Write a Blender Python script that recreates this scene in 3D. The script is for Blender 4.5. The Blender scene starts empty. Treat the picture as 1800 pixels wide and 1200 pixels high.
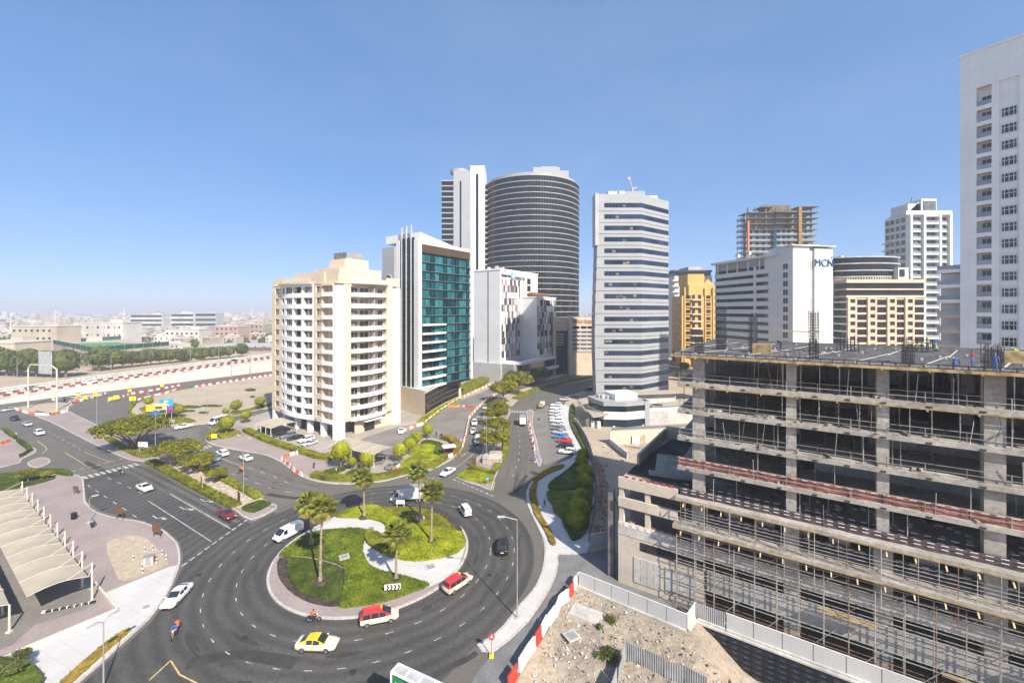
import bpy, bmesh, math, random
from mathutils import Vector, Matrix, noise
R = math.radians
rnd = random.Random(7)
S = bpy.context.scene
COL = S.collection
# ------------------------------------------------------------------ camera, sky, sun, exposure
EYE = 40.0          # eye height above the street
FOC = 740.0         # focal length in pixels of the 1800 px wide photograph
HOR = 546.0         # horizon row
cam = bpy.data.cameras.new('camera')
cam.sensor_width = 36; cam.lens = 36 * FOC / 1800; cam.shift_y = -(600 - HOR) / 1800
cam.clip_start = 0.3; cam.clip_end = 30000
camo = bpy.data.objects.new('camera', cam); COL.objects.link(camo)
camo.location = (0, 0, EYE); camo.rotation_euler = (R(90), 0, 0)
S.camera = camo
SUN_EL = 39.5
SUN_AZ = math.atan2(0.545, -0.838)      # towards the sun, clockwise from +Y
world = bpy.data.worlds.new('World'); S.world = world; world.use_nodes = True
nt = world.node_tree; bg = nt.nodes['Background']
sky = nt.nodes.new('ShaderNodeTexSky'); sky.sky_type = 'NISHITA'; sky.sun_disc = False
sky.sun_elevation = R(SUN_EL); sky.sun_rotation = SUN_AZ
sky.altitude = 0; sky.air_density = 0.4; sky.dust_density = 0.5; sky.ozone_density = 6.0
sky_gamma = nt.nodes.new('ShaderNodeGamma'); sky_gamma.inputs[1].default_value = 0.4      # dusty air evens out the whole sky
sky_sat = nt.nodes.new('ShaderNodeHueSaturation'); sky_sat.inputs['Saturation'].default_value = 1.68; sky_sat.inputs['Hue'].default_value = .506
nt.links.new(sky.outputs[0], sky_gamma.inputs[0]); nt.links.new(sky_gamma.outputs[0], sky_sat.inputs['Color'])
# thin uneven veils of dust high in the air, all round the sky
s_co = nt.nodes.new('ShaderNodeTexCoord'); s_mp = nt.nodes.new('ShaderNodeMapping'); s_mp.inputs['Scale'].default_value = (1.0, 1.0, 3.2); s_mp.inputs['Rotation'].default_value = (.35, .2, 2.4); s_mp.inputs['Location'].default_value = (3.3, 1.7, .4)
s_nz = nt.nodes.new('ShaderNodeTexNoise'); s_nz.inputs['Scale'].default_value = 1.3; s_nz.inputs['Detail'].default_value = 7; s_nz.inputs['Roughness'].default_value = .6
s_mr = nt.nodes.new('ShaderNodeMapRange'); s_mr.inputs[1].default_value = .38; s_mr.inputs[2].default_value = .78; s_mr.inputs[3].default_value = .02; s_mr.inputs[4].default_value = .16
s_mx = nt.nodes.new('ShaderNodeMix'); s_mx.data_type = 'RGBA'; s_mx.inputs['B'].default_value = (1.35, 1.5, 1.72, 1)
nt.links.new(s_co.outputs['Generated'], s_mp.inputs[0]); nt.links.new(s_mp.outputs[0], s_nz.inputs['Vector']); nt.links.new(s_nz.outputs['Fac'], s_mr.inputs[0]); nt.links.new(s_mr.outputs[0], s_mx.inputs['Factor'])
nt.links.new(sky_sat.outputs[0], s_mx.inputs['A']); nt.links.new(s_mx.outputs['Result'], bg.inputs[0]); bg.inputs[1].default_value = 0.22
sl = bpy.data.lights.new('sun', 'SUN'); sl.energy = 3.5; sl.angle = R(0.8); sl.color = (1, .93, .83)
so = bpy.data.objects.new('sun', sl); COL.objects.link(so)
ce = math.cos(R(SUN_EL))
so.rotation_euler = Vector((-0.545 * ce, 0.838 * ce, -math.sin(R(SUN_EL)))).to_track_quat('-Z', 'Y').to_euler()
so.location = (60, -90, 160)
S.view_settings.view_transform = 'Standard'; S.view_settings.look = 'None'
S.view_settings.exposure = 1.3; S.view_settings.gamma = 1; S.view_settings.use_curve_mapping = False
S.cycles.max_bounces = 6; S.cycles.diffuse_bounces = 4; S.cycles.glossy_bounces = 3
S.cycles.transparent_max_bounces = 12; S.cycles.volume_bounces = 0
S.cycles.use_denoising = True

# ------------------------------------------------------------------ helpers
def G(px, py, z=0.0):
    """survey: the place on the level z that lies along a sight line of the photograph"""
    s = (EYE - z) / (py - HOR)
    return Vector(((px - 900) * s, FOC * s, z))
def ZAT(py, Y):
    return EYE - (py - HOR) * Y / FOC
def XAT(px, Y):
    return (px - 900) * Y / FOC

_mats = {}
def mat(name, col, rough=.8, var=.12, scale=.6, bump=0.0, metal=0.0, spec=.4, rnd_obj=0.0, col2=None, scale2=None, detail=4, emis=None, trans=0.0, coat=0.0):
    if name in _mats: return _mats[name]
    m = bpy.data.materials.new(name); m.use_nodes = True
    n = m.node_tree.nodes; l = m.node_tree.links; b = n['Principled BSDF']
    b.inputs['Roughness'].default_value = rough; b.inputs['Metallic'].default_value = metal
    b.inputs['Specular IOR Level'].default_value = spec
    if coat: b.inputs['Coat Weight'].default_value = coat
    geo = n.new('ShaderNodeNewGeometry')
    src = None
    nz = n.new('ShaderNodeTexNoise'); nz.inputs['Scale'].default_value = scale; nz.inputs['Detail'].default_value = detail
    l.new(geo.outputs['Position'], nz.inputs['Vector'])
    rp = n.new('ShaderNodeValToRGB')
    c = Vector(col[:3]); d = Vector((col2 or tuple(x * (1 - 2 * var) for x in col))[:3])
    e = c if col2 else c * (1 + 1.2 * var)
    rp.color_ramp.elements[0].position = .3; rp.color_ramp.elements[1].position = .7
    rp.color_ramp.elements[0].color = (*[max(0, min(1, x)) for x in d], 1); rp.color_ramp.elements[1].color = (*[max(0, min(1, x)) for x in e], 1)
    l.new(nz.outputs['Fac'], rp.inputs[0]); src = rp.outputs[0]
    if scale2:
        n2 = n.new('ShaderNodeTexNoise'); n2.inputs['Scale'].default_value = scale2; n2.inputs['Detail'].default_value = 3
        l.new(geo.outputs['Position'], n2.inputs['Vector'])
        mr = n.new('ShaderNodeMapRange'); mr.inputs[1].default_value = .3; mr.inputs[2].default_value = .7; mr.inputs[3].default_value = 1 - 1.5 * var; mr.inputs[4].default_value = 1 + var
        l.new(n2.outputs['Fac'], mr.inputs[0])
        mx = n.new('ShaderNodeVectorMath'); mx.operation = 'SCALE'
        l.new(src, mx.inputs[0]); l.new(mr.outputs[0], mx.inputs['Scale']); src = mx.outputs[0]
    if rnd_obj:
        oi = n.new('ShaderNodeObjectInfo'); mr = n.new('ShaderNodeMapRange')
        mr.inputs[3].default_value = 1 - rnd_obj; mr.inputs[4].default_value = 1 + rnd_obj
        l.new(oi.outputs['Random'], mr.inputs[0])
        mx = n.new('ShaderNodeVectorMath'); mx.operation = 'SCALE'
        l.new(src, mx.inputs[0]); l.new(mr.outputs[0], mx.inputs['Scale']); src = mx.outputs[0]
    l.new(src, b.inputs['Base Color'])
    if bump:
        bp = n.new('ShaderNodeBump'); bp.inputs['Strength'].default_value = bump; bp.inputs['Distance'].default_value = .05
        n3 = n.new('ShaderNodeTexNoise'); n3.inputs['Scale'].default_value = (scale2 or scale) * 4; n3.inputs['Detail'].default_value = 6
        l.new(geo.outputs['Position'], n3.inputs['Vector']); l.new(n3.outputs['Fac'], bp.inputs['Height']); l.new(bp.outputs[0], b.inputs['Normal'])
    if trans:
        b.inputs['Transmission Weight'].default_value = trans
    _mats[name] = m
    m['src'] = 0
    m.diffuse_color = (*col[:3], 1)
    return m

def leafmat(name, col, col2, scale=1.2, trans=.25):
    """leaves: diffuse + a little light let through"""
    if name in _mats: return _mats[name]
    m = mat(name, col, .6, .26, scale, spec=.25, rnd_obj=.12, col2=col2, scale2=.35)
    n = m.node_tree.nodes; l = m.node_tree.links; b = n['Principled BSDF']; out = n['Material Output']
    tr = n.new('ShaderNodeBsdfTranslucent'); mx = n.new('ShaderNodeMixShader'); mx.inputs[0].default_value = trans
    src = b.inputs['Base Color'].links[0].from_socket
    l.new(src, tr.inputs[0]); l.new(b.outputs[0], mx.inputs[1]); l.new(tr.outputs[0], mx.inputs[2]); l.new(mx.outputs[0], out.inputs[0])
    return m

def brickmat(name, c1, c2, mortar, w, h, rough=.85, msize=.02, rot=0.0, offset=.5, bump=.3, vertical=False, blotch=.12):
    """small pavers / blocks / cladding sheets told apart only by their joints"""
    if name in _mats: return _mats[name]
    m = mat(name, c1, rough, .1, .25)
    n = m.node_tree.nodes; l = m.node_tree.links; b = n['Principled BSDF']
    geo = n.new('ShaderNodeNewGeometry') if not vertical else n.new('ShaderNodeTexCoord')
    mp = n.new('ShaderNodeMapping'); mp.inputs['Rotation'].default_value = (R(90) if vertical else 0, 0, rot)
    l.new(geo.outputs['Object' if vertical else 'Position'], mp.inputs[0])
    br = n.new('ShaderNodeTexBrick'); br.offset = offset
    br.inputs['Scale'].default_value = 1; br.inputs['Brick Width'].default_value = w; br.inputs['Row Height'].default_value = h
    br.inputs['Mortar Size'].default_value = msize; br.inputs['Mortar Smooth'].default_value = .2
    br.inputs['Color1'].default_value = (*c1, 1); br.inputs['Color2'].default_value = (*c2, 1); br.inputs['Mortar'].default_value = (*mortar, 1)
    l.new(mp.outputs[0], br.inputs['Vector'])
    g2 = n.new('ShaderNodeNewGeometry'); nz = n.new('ShaderNodeTexNoise'); nz.inputs['Scale'].default_value = .15; nz.inputs['Detail'].default_value = 6
    l.new(g2.outputs['Position'], nz.inputs['Vector'])
    mr = n.new('ShaderNodeMapRange'); mr.inputs[1].default_value = .3; mr.inputs[2].default_value = .7; mr.inputs[3].default_value = 1 - blotch; mr.inputs[4].default_value = 1 + blotch
    l.new(nz.outputs['Fac'], mr.inputs[0])
    mx = n.new('ShaderNodeVectorMath'); mx.operation = 'SCALE'; l.new(br.outputs['Color'], mx.inputs[0]); l.new(mr.outputs[0], mx.inputs['Scale'])
    l.new(mx.outputs[0], b.inputs['Base Color'])
    bp = n.new('ShaderNodeBump'); bp.inputs['Strength'].default_value = bump; bp.inputs['Distance'].default_value = .02; bp.invert = True
    l.new(br.outputs['Fac'], bp.inputs['Height']); l.new(bp.outputs[0], b.inputs['Normal'])
    return m

class MB:
    def __init__(s): s.v = []; s.f = []
    def add(s, vs, fs):
        o = len(s.v); s.v += [tuple(v) for v in vs]; s.f += [tuple(i + o for i in f) for f in fs]; return s
    def obox(s, o, a, b, c):
        o, a, b, c = Vector(o), Vector(a), Vector(b), Vector(c)
        vs = [o, o + a, o + a + b, o + b, o + c, o + a + c, o + a + b + c, o + b + c]
        return s.add(vs, [(0, 3, 2, 1), (4, 5, 6, 7), (0, 1, 5, 4), (1, 2, 6, 5), (2, 3, 7, 6), (3, 0, 4, 7)])
    def box(s, x, y, z, sx, sy, sz, rz=0):      # centre, z = bottom
        c, n = math.cos(rz), math.sin(rz); a = Vector((c * sx, n * sx, 0)); b = Vector((-n * sy, c * sy, 0))
        return s.obox(Vector((x, y, z)) - a / 2 - b / 2, a, b, (0, 0, sz))
    def prism(s, poly, z0, z1):
        n = len(poly)
        A = sum(poly[i][0] * poly[(i + 1) % n][1] - poly[(i + 1) % n][0] * poly[i][1] for i in range(n))
        if A < 0: poly = list(reversed(poly))
        vs = [(p[0], p[1], z0) for p in poly] + [(p[0], p[1], z1) for p in poly]
        fs = [tuple(range(n - 1, -1, -1)), tuple(range(n, 2 * n))] + [(i, (i + 1) % n, n + (i + 1) % n, n + i) for i in range(n)]
        return s.add(vs, fs)
    def tube(s, p, q, r, n=6, r2=None, cap=True):
        p, q = Vector(p), Vector(q); d = q - p
        if d.length < 1e-6: return s
        d.normalize(); a = d.orthogonal().normalized(); b = d.cross(a); r2 = r if r2 is None else r2
        vs = [p + (a * math.cos(2 * math.pi * i / n) + b * math.sin(2 * math.pi * i / n)) * r for i in range(n)]
        vs += [q + (a * math.cos(2 * math.pi * i / n) + b * math.sin(2 * math.pi * i / n)) * r2 for i in range(n)]
        fs = [(i, (i + 1) % n, n + (i + 1) % n, n + i) for i in range(n)]
        if cap: fs += [tuple(range(n - 1, -1, -1)), tuple(range(n, 2 * n))]
        return s.add(vs, fs)
    def path(s, pts, r, n=6):
        for a, b in zip(pts, pts[1:]): s.tube(a, b, r, n)
        return s
    def ball(s, c, rx, ry, rz, nu=10, nv=6):
        vs = [(c[0], c[1], c[2] - rz)]
        for j in range(1, nv):
            t = -math.pi / 2 + math.pi * j / nv
            for i in range(nu):
                a = 2 * math.pi * i / nu
                vs.append((c[0] + rx * math.cos(t) * math.cos(a), c[1] + ry * math.cos(t) * math.sin(a), c[2] + rz * math.sin(t)))
        vs.append((c[0], c[1], c[2] + rz)); fs = []
        for i in range(nu): fs.append((0, 1 + (i + 1) % nu, 1 + i))
        for j in range(nv - 2):
            for i in range(nu):
                a = 1 + j * nu + i; b = 1 + j * nu + (i + 1) % nu
                fs.append((a, b, b + nu, a + nu))
        t = len(vs) - 1; o = 1 + (nv - 2) * nu
        for i in range(nu): fs.append((o + i, o + (i + 1) % nu, t))
        return s.add(vs, fs)
    def mesh(s, name, m, smooth=False):
        me = bpy.data.meshes.new(name); me.from_pydata(s.v, [], s.f)
        if m: me.materials.append(m)
        if smooth: me.polygons.foreach_set('use_smooth', [True] * len(me.polygons))
        me.update(); return me
    def build(s, name, m, parent=None, smooth=False, loc=(0, 0, 0), **kw):
        return link(name, s.mesh(name, m, smooth), parent, loc, **kw)

def link(name, me, parent=None, loc=(0, 0, 0), rz=0, scale=None, label=None, cat=None, group=None, kind=None):
    o = bpy.data.objects.new(name, me); COL.objects.link(o); o.parent = parent; o.location = loc
    if rz: o.rotation_euler = (0, 0, rz)
    if scale is not None: o.scale = scale if hasattr(scale, '__len__') else (scale,) * 3
    return tag(o, label, cat, group, kind)
def tag(o, label=None, cat=None, group=None, kind=None):
    if label: o['label'] = label
    if cat: o['category'] = cat
    if group: o['group'] = group
    if kind: o['kind'] = kind
    return o
def empty(name, loc, label=None, cat=None, group=None, rz=0):
    o = link(name, None, None, loc, rz, None, label, cat, group); o.empty_display_size = .5; return o
_KIDS = {}
def kids(o):
    return [c for c in o.children]
def copy_tree(o, parent=None, loc=None, rz=None, label=None, group=None, subs=None):
    """the thing, its parts and their sub-parts, copied; subs swaps materials of parts by name"""
    c = o.copy(); COL.objects.link(c); c.parent = parent
    if loc is not None: c.location = loc
    if rz is not None: c.rotation_euler = (c.rotation_euler[0], c.rotation_euler[1], rz)
    if label: c['label'] = label
    if group: c['group'] = group
    for ch in o.children: copy_tree(ch, c)
    return c
_boxes = {}
def bx(name, parent, x, y, z, sx, sy, sz, m, rz=0, **kw):
    """a box piece sharing its mesh with all pieces of its size and material; x,y centre, z bottom"""
    k = (round(sx, 3), round(sy, 3), round(sz, 3), m.name)
    me = _boxes.get(k)
    if me is None:
        me = MB().box(0, 0, 0, sx, sy, sz).mesh(name, m); _boxes[k] = me
    return link(name, me, parent, (x, y, z), rz, **kw)

def text(body, parent, size, m, loc, rot, name='lettering', ext=.03, align='CENTER', sx=1.0):
    cu = bpy.data.curves.new(name, 'FONT'); cu.body = body; cu.size = size; cu.extrude = ext; cu.align_x = align; cu.resolution_u = 3
    t = bpy.data.objects.new(name, cu); COL.objects.link(t)
    me = bpy.data.meshes.new_from_object(t.evaluated_get(bpy.context.evaluated_depsgraph_get()))
    bpy.data.objects.remove(t); bpy.data.curves.remove(cu); me.materials.clear(); me.materials.append(m)
    o = link(name, me, parent, loc); o.rotation_euler = rot; o.scale = (sx, 1, 1); return o

def smooth(poly, n=3, closed=True):
    P = [Vector(p) for p in poly]; L = len(P); out = []
    for i in range(L if closed else L - 1):
        g = lambda k: P[k % L] if closed else P[max(0, min(L - 1, k))]
        p0, p1, p2, p3 = g(i - 1), g(i), g(i + 1), g(i + 2)
        for k in range(n):
            t = k / n
            out.append(.5 * ((2 * p1) + (p2 - p0) * t + (2 * p0 - 5 * p1 + 4 * p2 - p3) * t * t + (3 * p1 - p0 - 3 * p2 + p3) * t ** 3))
    if not closed: out.append(P[-1])
    return out
def inset(poly, d):
    n = len(poly)
    A = sum(poly[i][0] * poly[(i + 1) % n][1] - poly[(i + 1) % n][0] * poly[i][1] for i in range(n))
    s = 1 if A > 0 else -1; out = []
    for i in range(n):
        a, b, c = Vector(poly[i - 1][:2]), Vector(poly[i][:2]), Vector(poly[(i + 1) % n][:2])
        e1 = (b - a); e2 = (c - b)
        if e1.length < 1e-5 or e2.length < 1e-5: out.append((b.x, b.y)); continue
        e1.normalize(); e2.normalize(); n1 = Vector((-e1.y, e1.x)) * s; n2 = Vector((-e2.y, e2.x)) * s
        m = n1 + n2
        if m.length < .3: m = n1
        m.normalize(); k = d / max(.5, m.dot(n1)); p = b + m * k; out.append((p.x, p.y))
    return out
def gp(px, z=0.0, sm=0):
    w = [G(x, y, z) for x, y in px]
    return smooth(w, sm) if sm else w
def inside(p, poly):
    c = False; j = len(poly) - 1
    for i in range(len(poly)):
        a, b = poly[i], poly[j]
        if (a[1] > p[1]) != (b[1] > p[1]) and p[0] < (b[0] - a[0]) * (p[1] - a[1]) / (b[1] - a[1]) + a[0]: c = not c
        j = i
    return c
def bbox(poly):
    return min(p[0] for p in poly), max(p[0] for p in poly), min(p[1] for p in poly), max(p[1] for p in poly)
# ------------------------------------------------------------------ shared materials
M_ASPH = mat('asphalt', (.145, .131, .112), .85, .10, .09, bump=.25, scale2=3.0, detail=8, col2=(.112, .102, .088))
M_ASPH2 = mat('grey_asphalt', (.205, .188, .168), .88, .1, .12, bump=.25, scale2=3.5)
M_SAND = mat('sand', (.46, .375, .275), .95, .14, .07, bump=.5, scale2=1.6, detail=10, col2=(.36, .295, .215))
M_SITE = mat('site_sand', (.38, .315, .24), .95, .16, .25, bump=.7, scale2=2.2, detail=10, col2=(.26, .215, .165))
M_PAVE = brickmat('pink_pavers', (.345, .28, .26), (.29, .235, .22), (.23, .187, .175), .4, .2, rot=.6)
M_PAVE2 = brickmat('cream_pavers', (.37, .33, .28), (.325, .29, .245), (.25, .22, .19), .8, .8, rot=.99, offset=0)
M_WALK = brickmat('white_concrete_walk', (.52, .505, .48), (.485, .47, .45), (.39, .38, .36), 1.6, 1.6, rot=.4, offset=0, blotch=.08)
M_KERB = brickmat('kerb_stone', (.50, .455, .42), (.43, .39, .36), (.2, .19, .18), 1.0, 1.0, msize=.03, offset=.3)
M_GRAVEL = mat('grey_gravel', (.24, .235, .23), .95, .25, .35, bump=.9, scale2=9, detail=10, col2=(.15, .148, .146))
M_WHITE_LINE = mat('white_road_paint', (.45, .44, .42), .7, .3, 1.6)
M_YELL_LINE = mat('yellow_road_paint', (.60, .42, .16), .7, .2, 2.5)
M_LAWN = mat('lawn', (.10, .165, .03), .9, .25, .5, bump=.9, scale2=12, detail=8, col2=(.05, .105, .022))
M_SOIL = mat('dark_soil', (.075, .055, .042), .95, .3, 1.5, bump=.8, scale2=8)
M_MULCH = mat('pale_mulch', (.52, .42, .32), .95, .2, 1.2, bump=.6, scale2=7)
L_COVER = leafmat('ground_cover_leaf', (.40, .40, .02), (.22, .28, .015), .5)
L_COVER_SHADE = leafmat('shaded_cover_leaf', (.20, .235, .018), (.10, .15, .012), .5)  # ground cover green, darkened to stand for the building shadow
L_HEDGE = leafmat('hedge_leaf', (.30, .29, .025), (.16, .18, .016), .8)
L_HEDGE_D = leafmat('dark_hedge_leaf', (.13, .16, .025), (.065, .1, .015), .8)
L_TREE = leafmat('umbrella_tree_leaf', (.30, .28, .02), (.12, .135, .012), .7)
L_ROUND = leafmat('clipped_tree_leaf', (.40, .40, .012), (.2, .23, .01), .9)
L_DARK = leafmat('dark_tree_leaf', (.15, .17, .045), (.07, .09, .025), .25)
L_PALM = leafmat('palm_leaf', (.30, .31, .06), (.15, .18, .03), .8)
L_PALM_DRY = leafmat('dry_palm_leaf', (.42, .34, .09), (.3, .24, .06), .8)
L_FLOWER = leafmat('ochre_flower_leaf', (.42, .29, .05), (.2, .14, .03), 1.5)
M_BARK = mat('bark', (.22, .17, .13), .95, .25, 3, bump=.6)
M_BARK_L = mat('palm_bark', (.33, .25, .18), .95, .25, 4, bump=.8)
M_STEEL = mat('galvanised_steel', (.36, .36, .35), .5, .1, 1, metal=.3)
M_DARKSTEEL = mat('dark_steel', (.05, .05, .055), .5, .1, 1, metal=.4)
M_CREAM = mat('cream_fabric', (.40, .345, .26), .85, .06, .4, rnd_obj=.02)
M_CREAMPOST = mat('cream_steel', (.56, .51, .42), .5, .05, 1)
M_WHITE = mat('white_plastic', (.72, .70, .67), .5, .08, 1, rnd_obj=.05)
M_RED = mat('red_plastic', (.48, .05, .03), .5, .12, 2, rnd_obj=.1)
M_ORANGE = mat('orange_plastic', (.62, .17, .06), .5, .15, 2, rnd_obj=.15)
M_YELLOW = mat('yellow_sign', (.80, .60, .01), .5, .05, 1)
M_CONC = mat('raw_concrete', (.38, .35, .305), .9, .16, .35, bump=.4, scale2=2.5, detail=9)
M_CONC_L = mat('pale_concrete', (.50, .475, .43), .9, .12, .3, bump=.3, scale2=2)
M_WOOD = mat('shuttering_timber', (.36, .26, .13), .8, .25, 1.5)
M_BLACK = mat('black_rubber', (.015, .015, .016), .7, .1, 3)
M_GLASS_D = mat('dark_glass', (.018, .022, .026), .06, .2, .15, spec=.8, rnd_obj=.3)
M_BLIND = mat('blind_behind_glass', (.16, .15, .13), .25, .2, .8, spec=.6, rnd_obj=.5)
GR_ = random.Random(11)
def GLS(p=.28): return M_BLIND if GR_.random() < p else M_GLASS_D
M_BROWN = mat('brown_board', (.16, .075, .04), .7, .15, 2)

# ------------------------------------------------------------------ the ground, one sheet, with the dug pit beside the building site
D1 = Vector((-.834, .552, 0)); D2 = Vector((.552, .834, 0))
P0 = Vector((15.7, 62.2, 0))
def CW(u, v, z=0):           # building-site frame: u along its front, v inwards
    return P0 - D1 * u + D2 * v + Vector((0, 0, z))
def sstep(a, b, x):
    t = max(0, min(1, (x - a) / (b - a))); return t * t * (3 - 2 * t)
def ground_z(x, y):
    p = Vector((x, y, 0)) - P0; u = -p.dot(D1); q = -p.dot(D2)
    z = -.06
    if 0 < x < 70 and 20 < y < 72 and q > 4.6:
        z += .55 * (noise.noise((x * .22, y * .22, 3.1)) + .35 * noise.noise((x * .9, y * .9, 1.3))) * sstep(4.6, 6.5, q) * sstep(-4.5, -1, u) - .35 * sstep(4.6, 7, q) * sstep(-4.5, 0, u)
    if q > 1.2 and u > 10.2 and y > 20 and x < 70:
        z -= 4.3 * sstep(10.6, 18.2, u - .18 * (q - 2)) * (1 if q > 1.5 else 0)
        z += .2 * noise.noise((x * .8, y * .8, 9.1)) * sstep(10.6, 13, u)
    return z
def frange(a, b, s):
    o = []
    while a < b - 1e-6: o.append(a); a += s
    return o
gx = [-12000, -5000, -2000, -800, -300, -120, -60, -20, 0] + frange(5, 64, .55) + [64, 80, 120, 250, 600, 2000, 5000, 12000]
gy = [-3000, -600, -150, -40, 10] + frange(26, 70, .55) + [70, 90, 130, 200, 350, 700, 1500, 3000, 6000, 12000]
b = MB(); nx = len(gx)
b.v = [(x, y, ground_z(x, y)) for y in gy for x in gx]
b.f = [(j * nx + i, j * nx + i + 1, (j + 1) * nx + i + 1, (j + 1) * nx + i) for j in range(len(gy) - 1) for i in range(nx - 1)]
g_ = b.build('ground', M_SAND, kind='structure'); g_.data.materials.append(M_SITE)
for p in g_.data.polygons:
    if 4 < p.center.x < 66 and 20 < p.center.y < 70: p.material_index = 1

def sheet(name, px, z, m, sm=0, world=False):
    P = [Vector(p) for p in px] if world else gp(px, 0, sm)
    b = MB(); n = len(P)
    A = sum(P[i][0] * P[(i + 1) % n][1] - P[(i + 1) % n][0] * P[i][1] for i in range(n))
    if A < 0: P = P[::-1]
    b.add([(p[0], p[1], z) for p in P], [tuple(range(n))]); return b.build(name, m, kind='structure')
def zone(name, px, m, h=.13, kerb=.28, sm=3, km=None):
    """a raised paved area inside its kerb"""
    P = gp(px, 0, sm)
    if kerb:
        MB().prism([(p.x, p.y) for p in P], -.05, h - .005).build('kerb', km or M_KERB, kind='structure')
        I = inset(P, kerb)
    else: I = [(p.x, p.y) for p in P]
    b = MB().prism(I, h - .045, h); b.build(name, m, kind='structure'); return I

ROAD = [(-700, 1400), (860, 1400), (880, 1190), (925, 1100), (952, 1030), (960, 985), (950, 935), (935, 900), (930, 860), (940, 835),
        (975, 815), (1012, 800), (1010, 770), (998, 740), (990, 715), (1000, 695), (1060, 676), (1200, 650), (1200, 632), (1040, 641), (960, 653), (900, 660),
        (850, 668), (800, 672), (700, 660), (480, 645), (240, 677), (120, 688), (0, 704), (-300, 735)]
sheet('road', ROAD, 0.0, M_ASPH)
for x, y in ((350, 1010), (520, 900), (860, 1010), (430, 1120), (620, 1180), (700, 860), (905, 790), (200, 845), (480, 858), (330, 905), (120, 775), (560, 868)):
    p = G(x, y); MB().tube((p.x, p.y, .001), (p.x, p.y, .012), .38, 16).build('manhole_cover', mat('cast_iron', (.05, .048, .045), .6, .2, 4, metal=.4), kind='structure')
# road round the traffic island, darkened in colour to stand for building shadow
CX, CY, RI = -22.9, 70.1, 15.55
def ring_sheet(name, r0, r1, z, m, n=96):
    b = MB()
    for i in range(n):
        a = 2 * math.pi * i / n; b.v += [(CX + r0 * math.cos(a), CY + r0 * math.sin(a), z), (CX + r1 * math.cos(a), CY + r1 * math.sin(a), z)]
    b.f = [(2 * i, 2 * i + 1, (2 * i + 3) % (2 * n), (2 * i + 2) % (2 * n)) for i in range(n)]
    return b.build(name, m, kind='structure')
M_ASPH_SHADE = mat('shade_dark_asphalt', (.088, .083, .075), .8, .16, .07, bump=.2, scale2=2.5, detail=8, col2=(.055, .052, .048))  # worn tarmac, its base tone lowered further to hold building shade
n_ = M_ASPH_SHADE.node_tree.nodes; l_ = M_ASPH_SHADE.node_tree.links; b_ = n_['Principled BSDF']; src_ = b_.inputs['Base Color'].links[0].from_socket
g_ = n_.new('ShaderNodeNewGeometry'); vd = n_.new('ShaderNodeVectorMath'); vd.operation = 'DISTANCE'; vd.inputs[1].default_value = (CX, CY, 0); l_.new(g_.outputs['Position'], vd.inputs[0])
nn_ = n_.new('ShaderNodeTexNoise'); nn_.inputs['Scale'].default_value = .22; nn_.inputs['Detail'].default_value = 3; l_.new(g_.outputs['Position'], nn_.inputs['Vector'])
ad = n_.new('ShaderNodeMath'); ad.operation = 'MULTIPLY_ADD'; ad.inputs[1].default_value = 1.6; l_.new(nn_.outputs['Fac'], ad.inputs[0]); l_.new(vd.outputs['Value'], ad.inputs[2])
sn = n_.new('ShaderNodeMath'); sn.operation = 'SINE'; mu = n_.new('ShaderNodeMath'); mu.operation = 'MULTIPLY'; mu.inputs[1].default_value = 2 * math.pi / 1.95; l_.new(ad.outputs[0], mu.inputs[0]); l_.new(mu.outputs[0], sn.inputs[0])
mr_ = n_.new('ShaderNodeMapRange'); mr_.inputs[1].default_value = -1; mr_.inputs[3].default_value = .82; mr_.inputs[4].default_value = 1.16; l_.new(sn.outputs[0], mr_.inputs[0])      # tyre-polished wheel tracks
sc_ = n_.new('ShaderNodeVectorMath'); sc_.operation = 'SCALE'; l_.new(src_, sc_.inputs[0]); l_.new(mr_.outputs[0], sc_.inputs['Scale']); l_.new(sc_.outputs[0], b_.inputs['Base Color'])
ring_sheet('roundabout_surface', RI - .5, 26.6, .004, M_ASPH_SHADE)
sheet('junction_shade_sheet', [(145, 842), (242, 817), (262, 822), (333, 862), (413, 903), (441, 920), (482, 900), (500, 920), (470, 1000), (480, 1080), (640, 1130), (760, 1110), (880, 1060), (905, 1075), (870, 1120), (830, 1140), (760, 1215), (700, 1290), (500, 1320), (100, 1320), (60, 1290), (139, 1206), (177, 1172), (231, 1124), (266, 1092), (288, 1063), (305, 1034), (320, 998), (322, 976), (316, 953), (301, 938), (286, 927), (246, 913), (218, 908), (178, 898), (154, 880)], .002, M_ASPH_SHADE)  # dark sheet painted where the building shadow would lie
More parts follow.
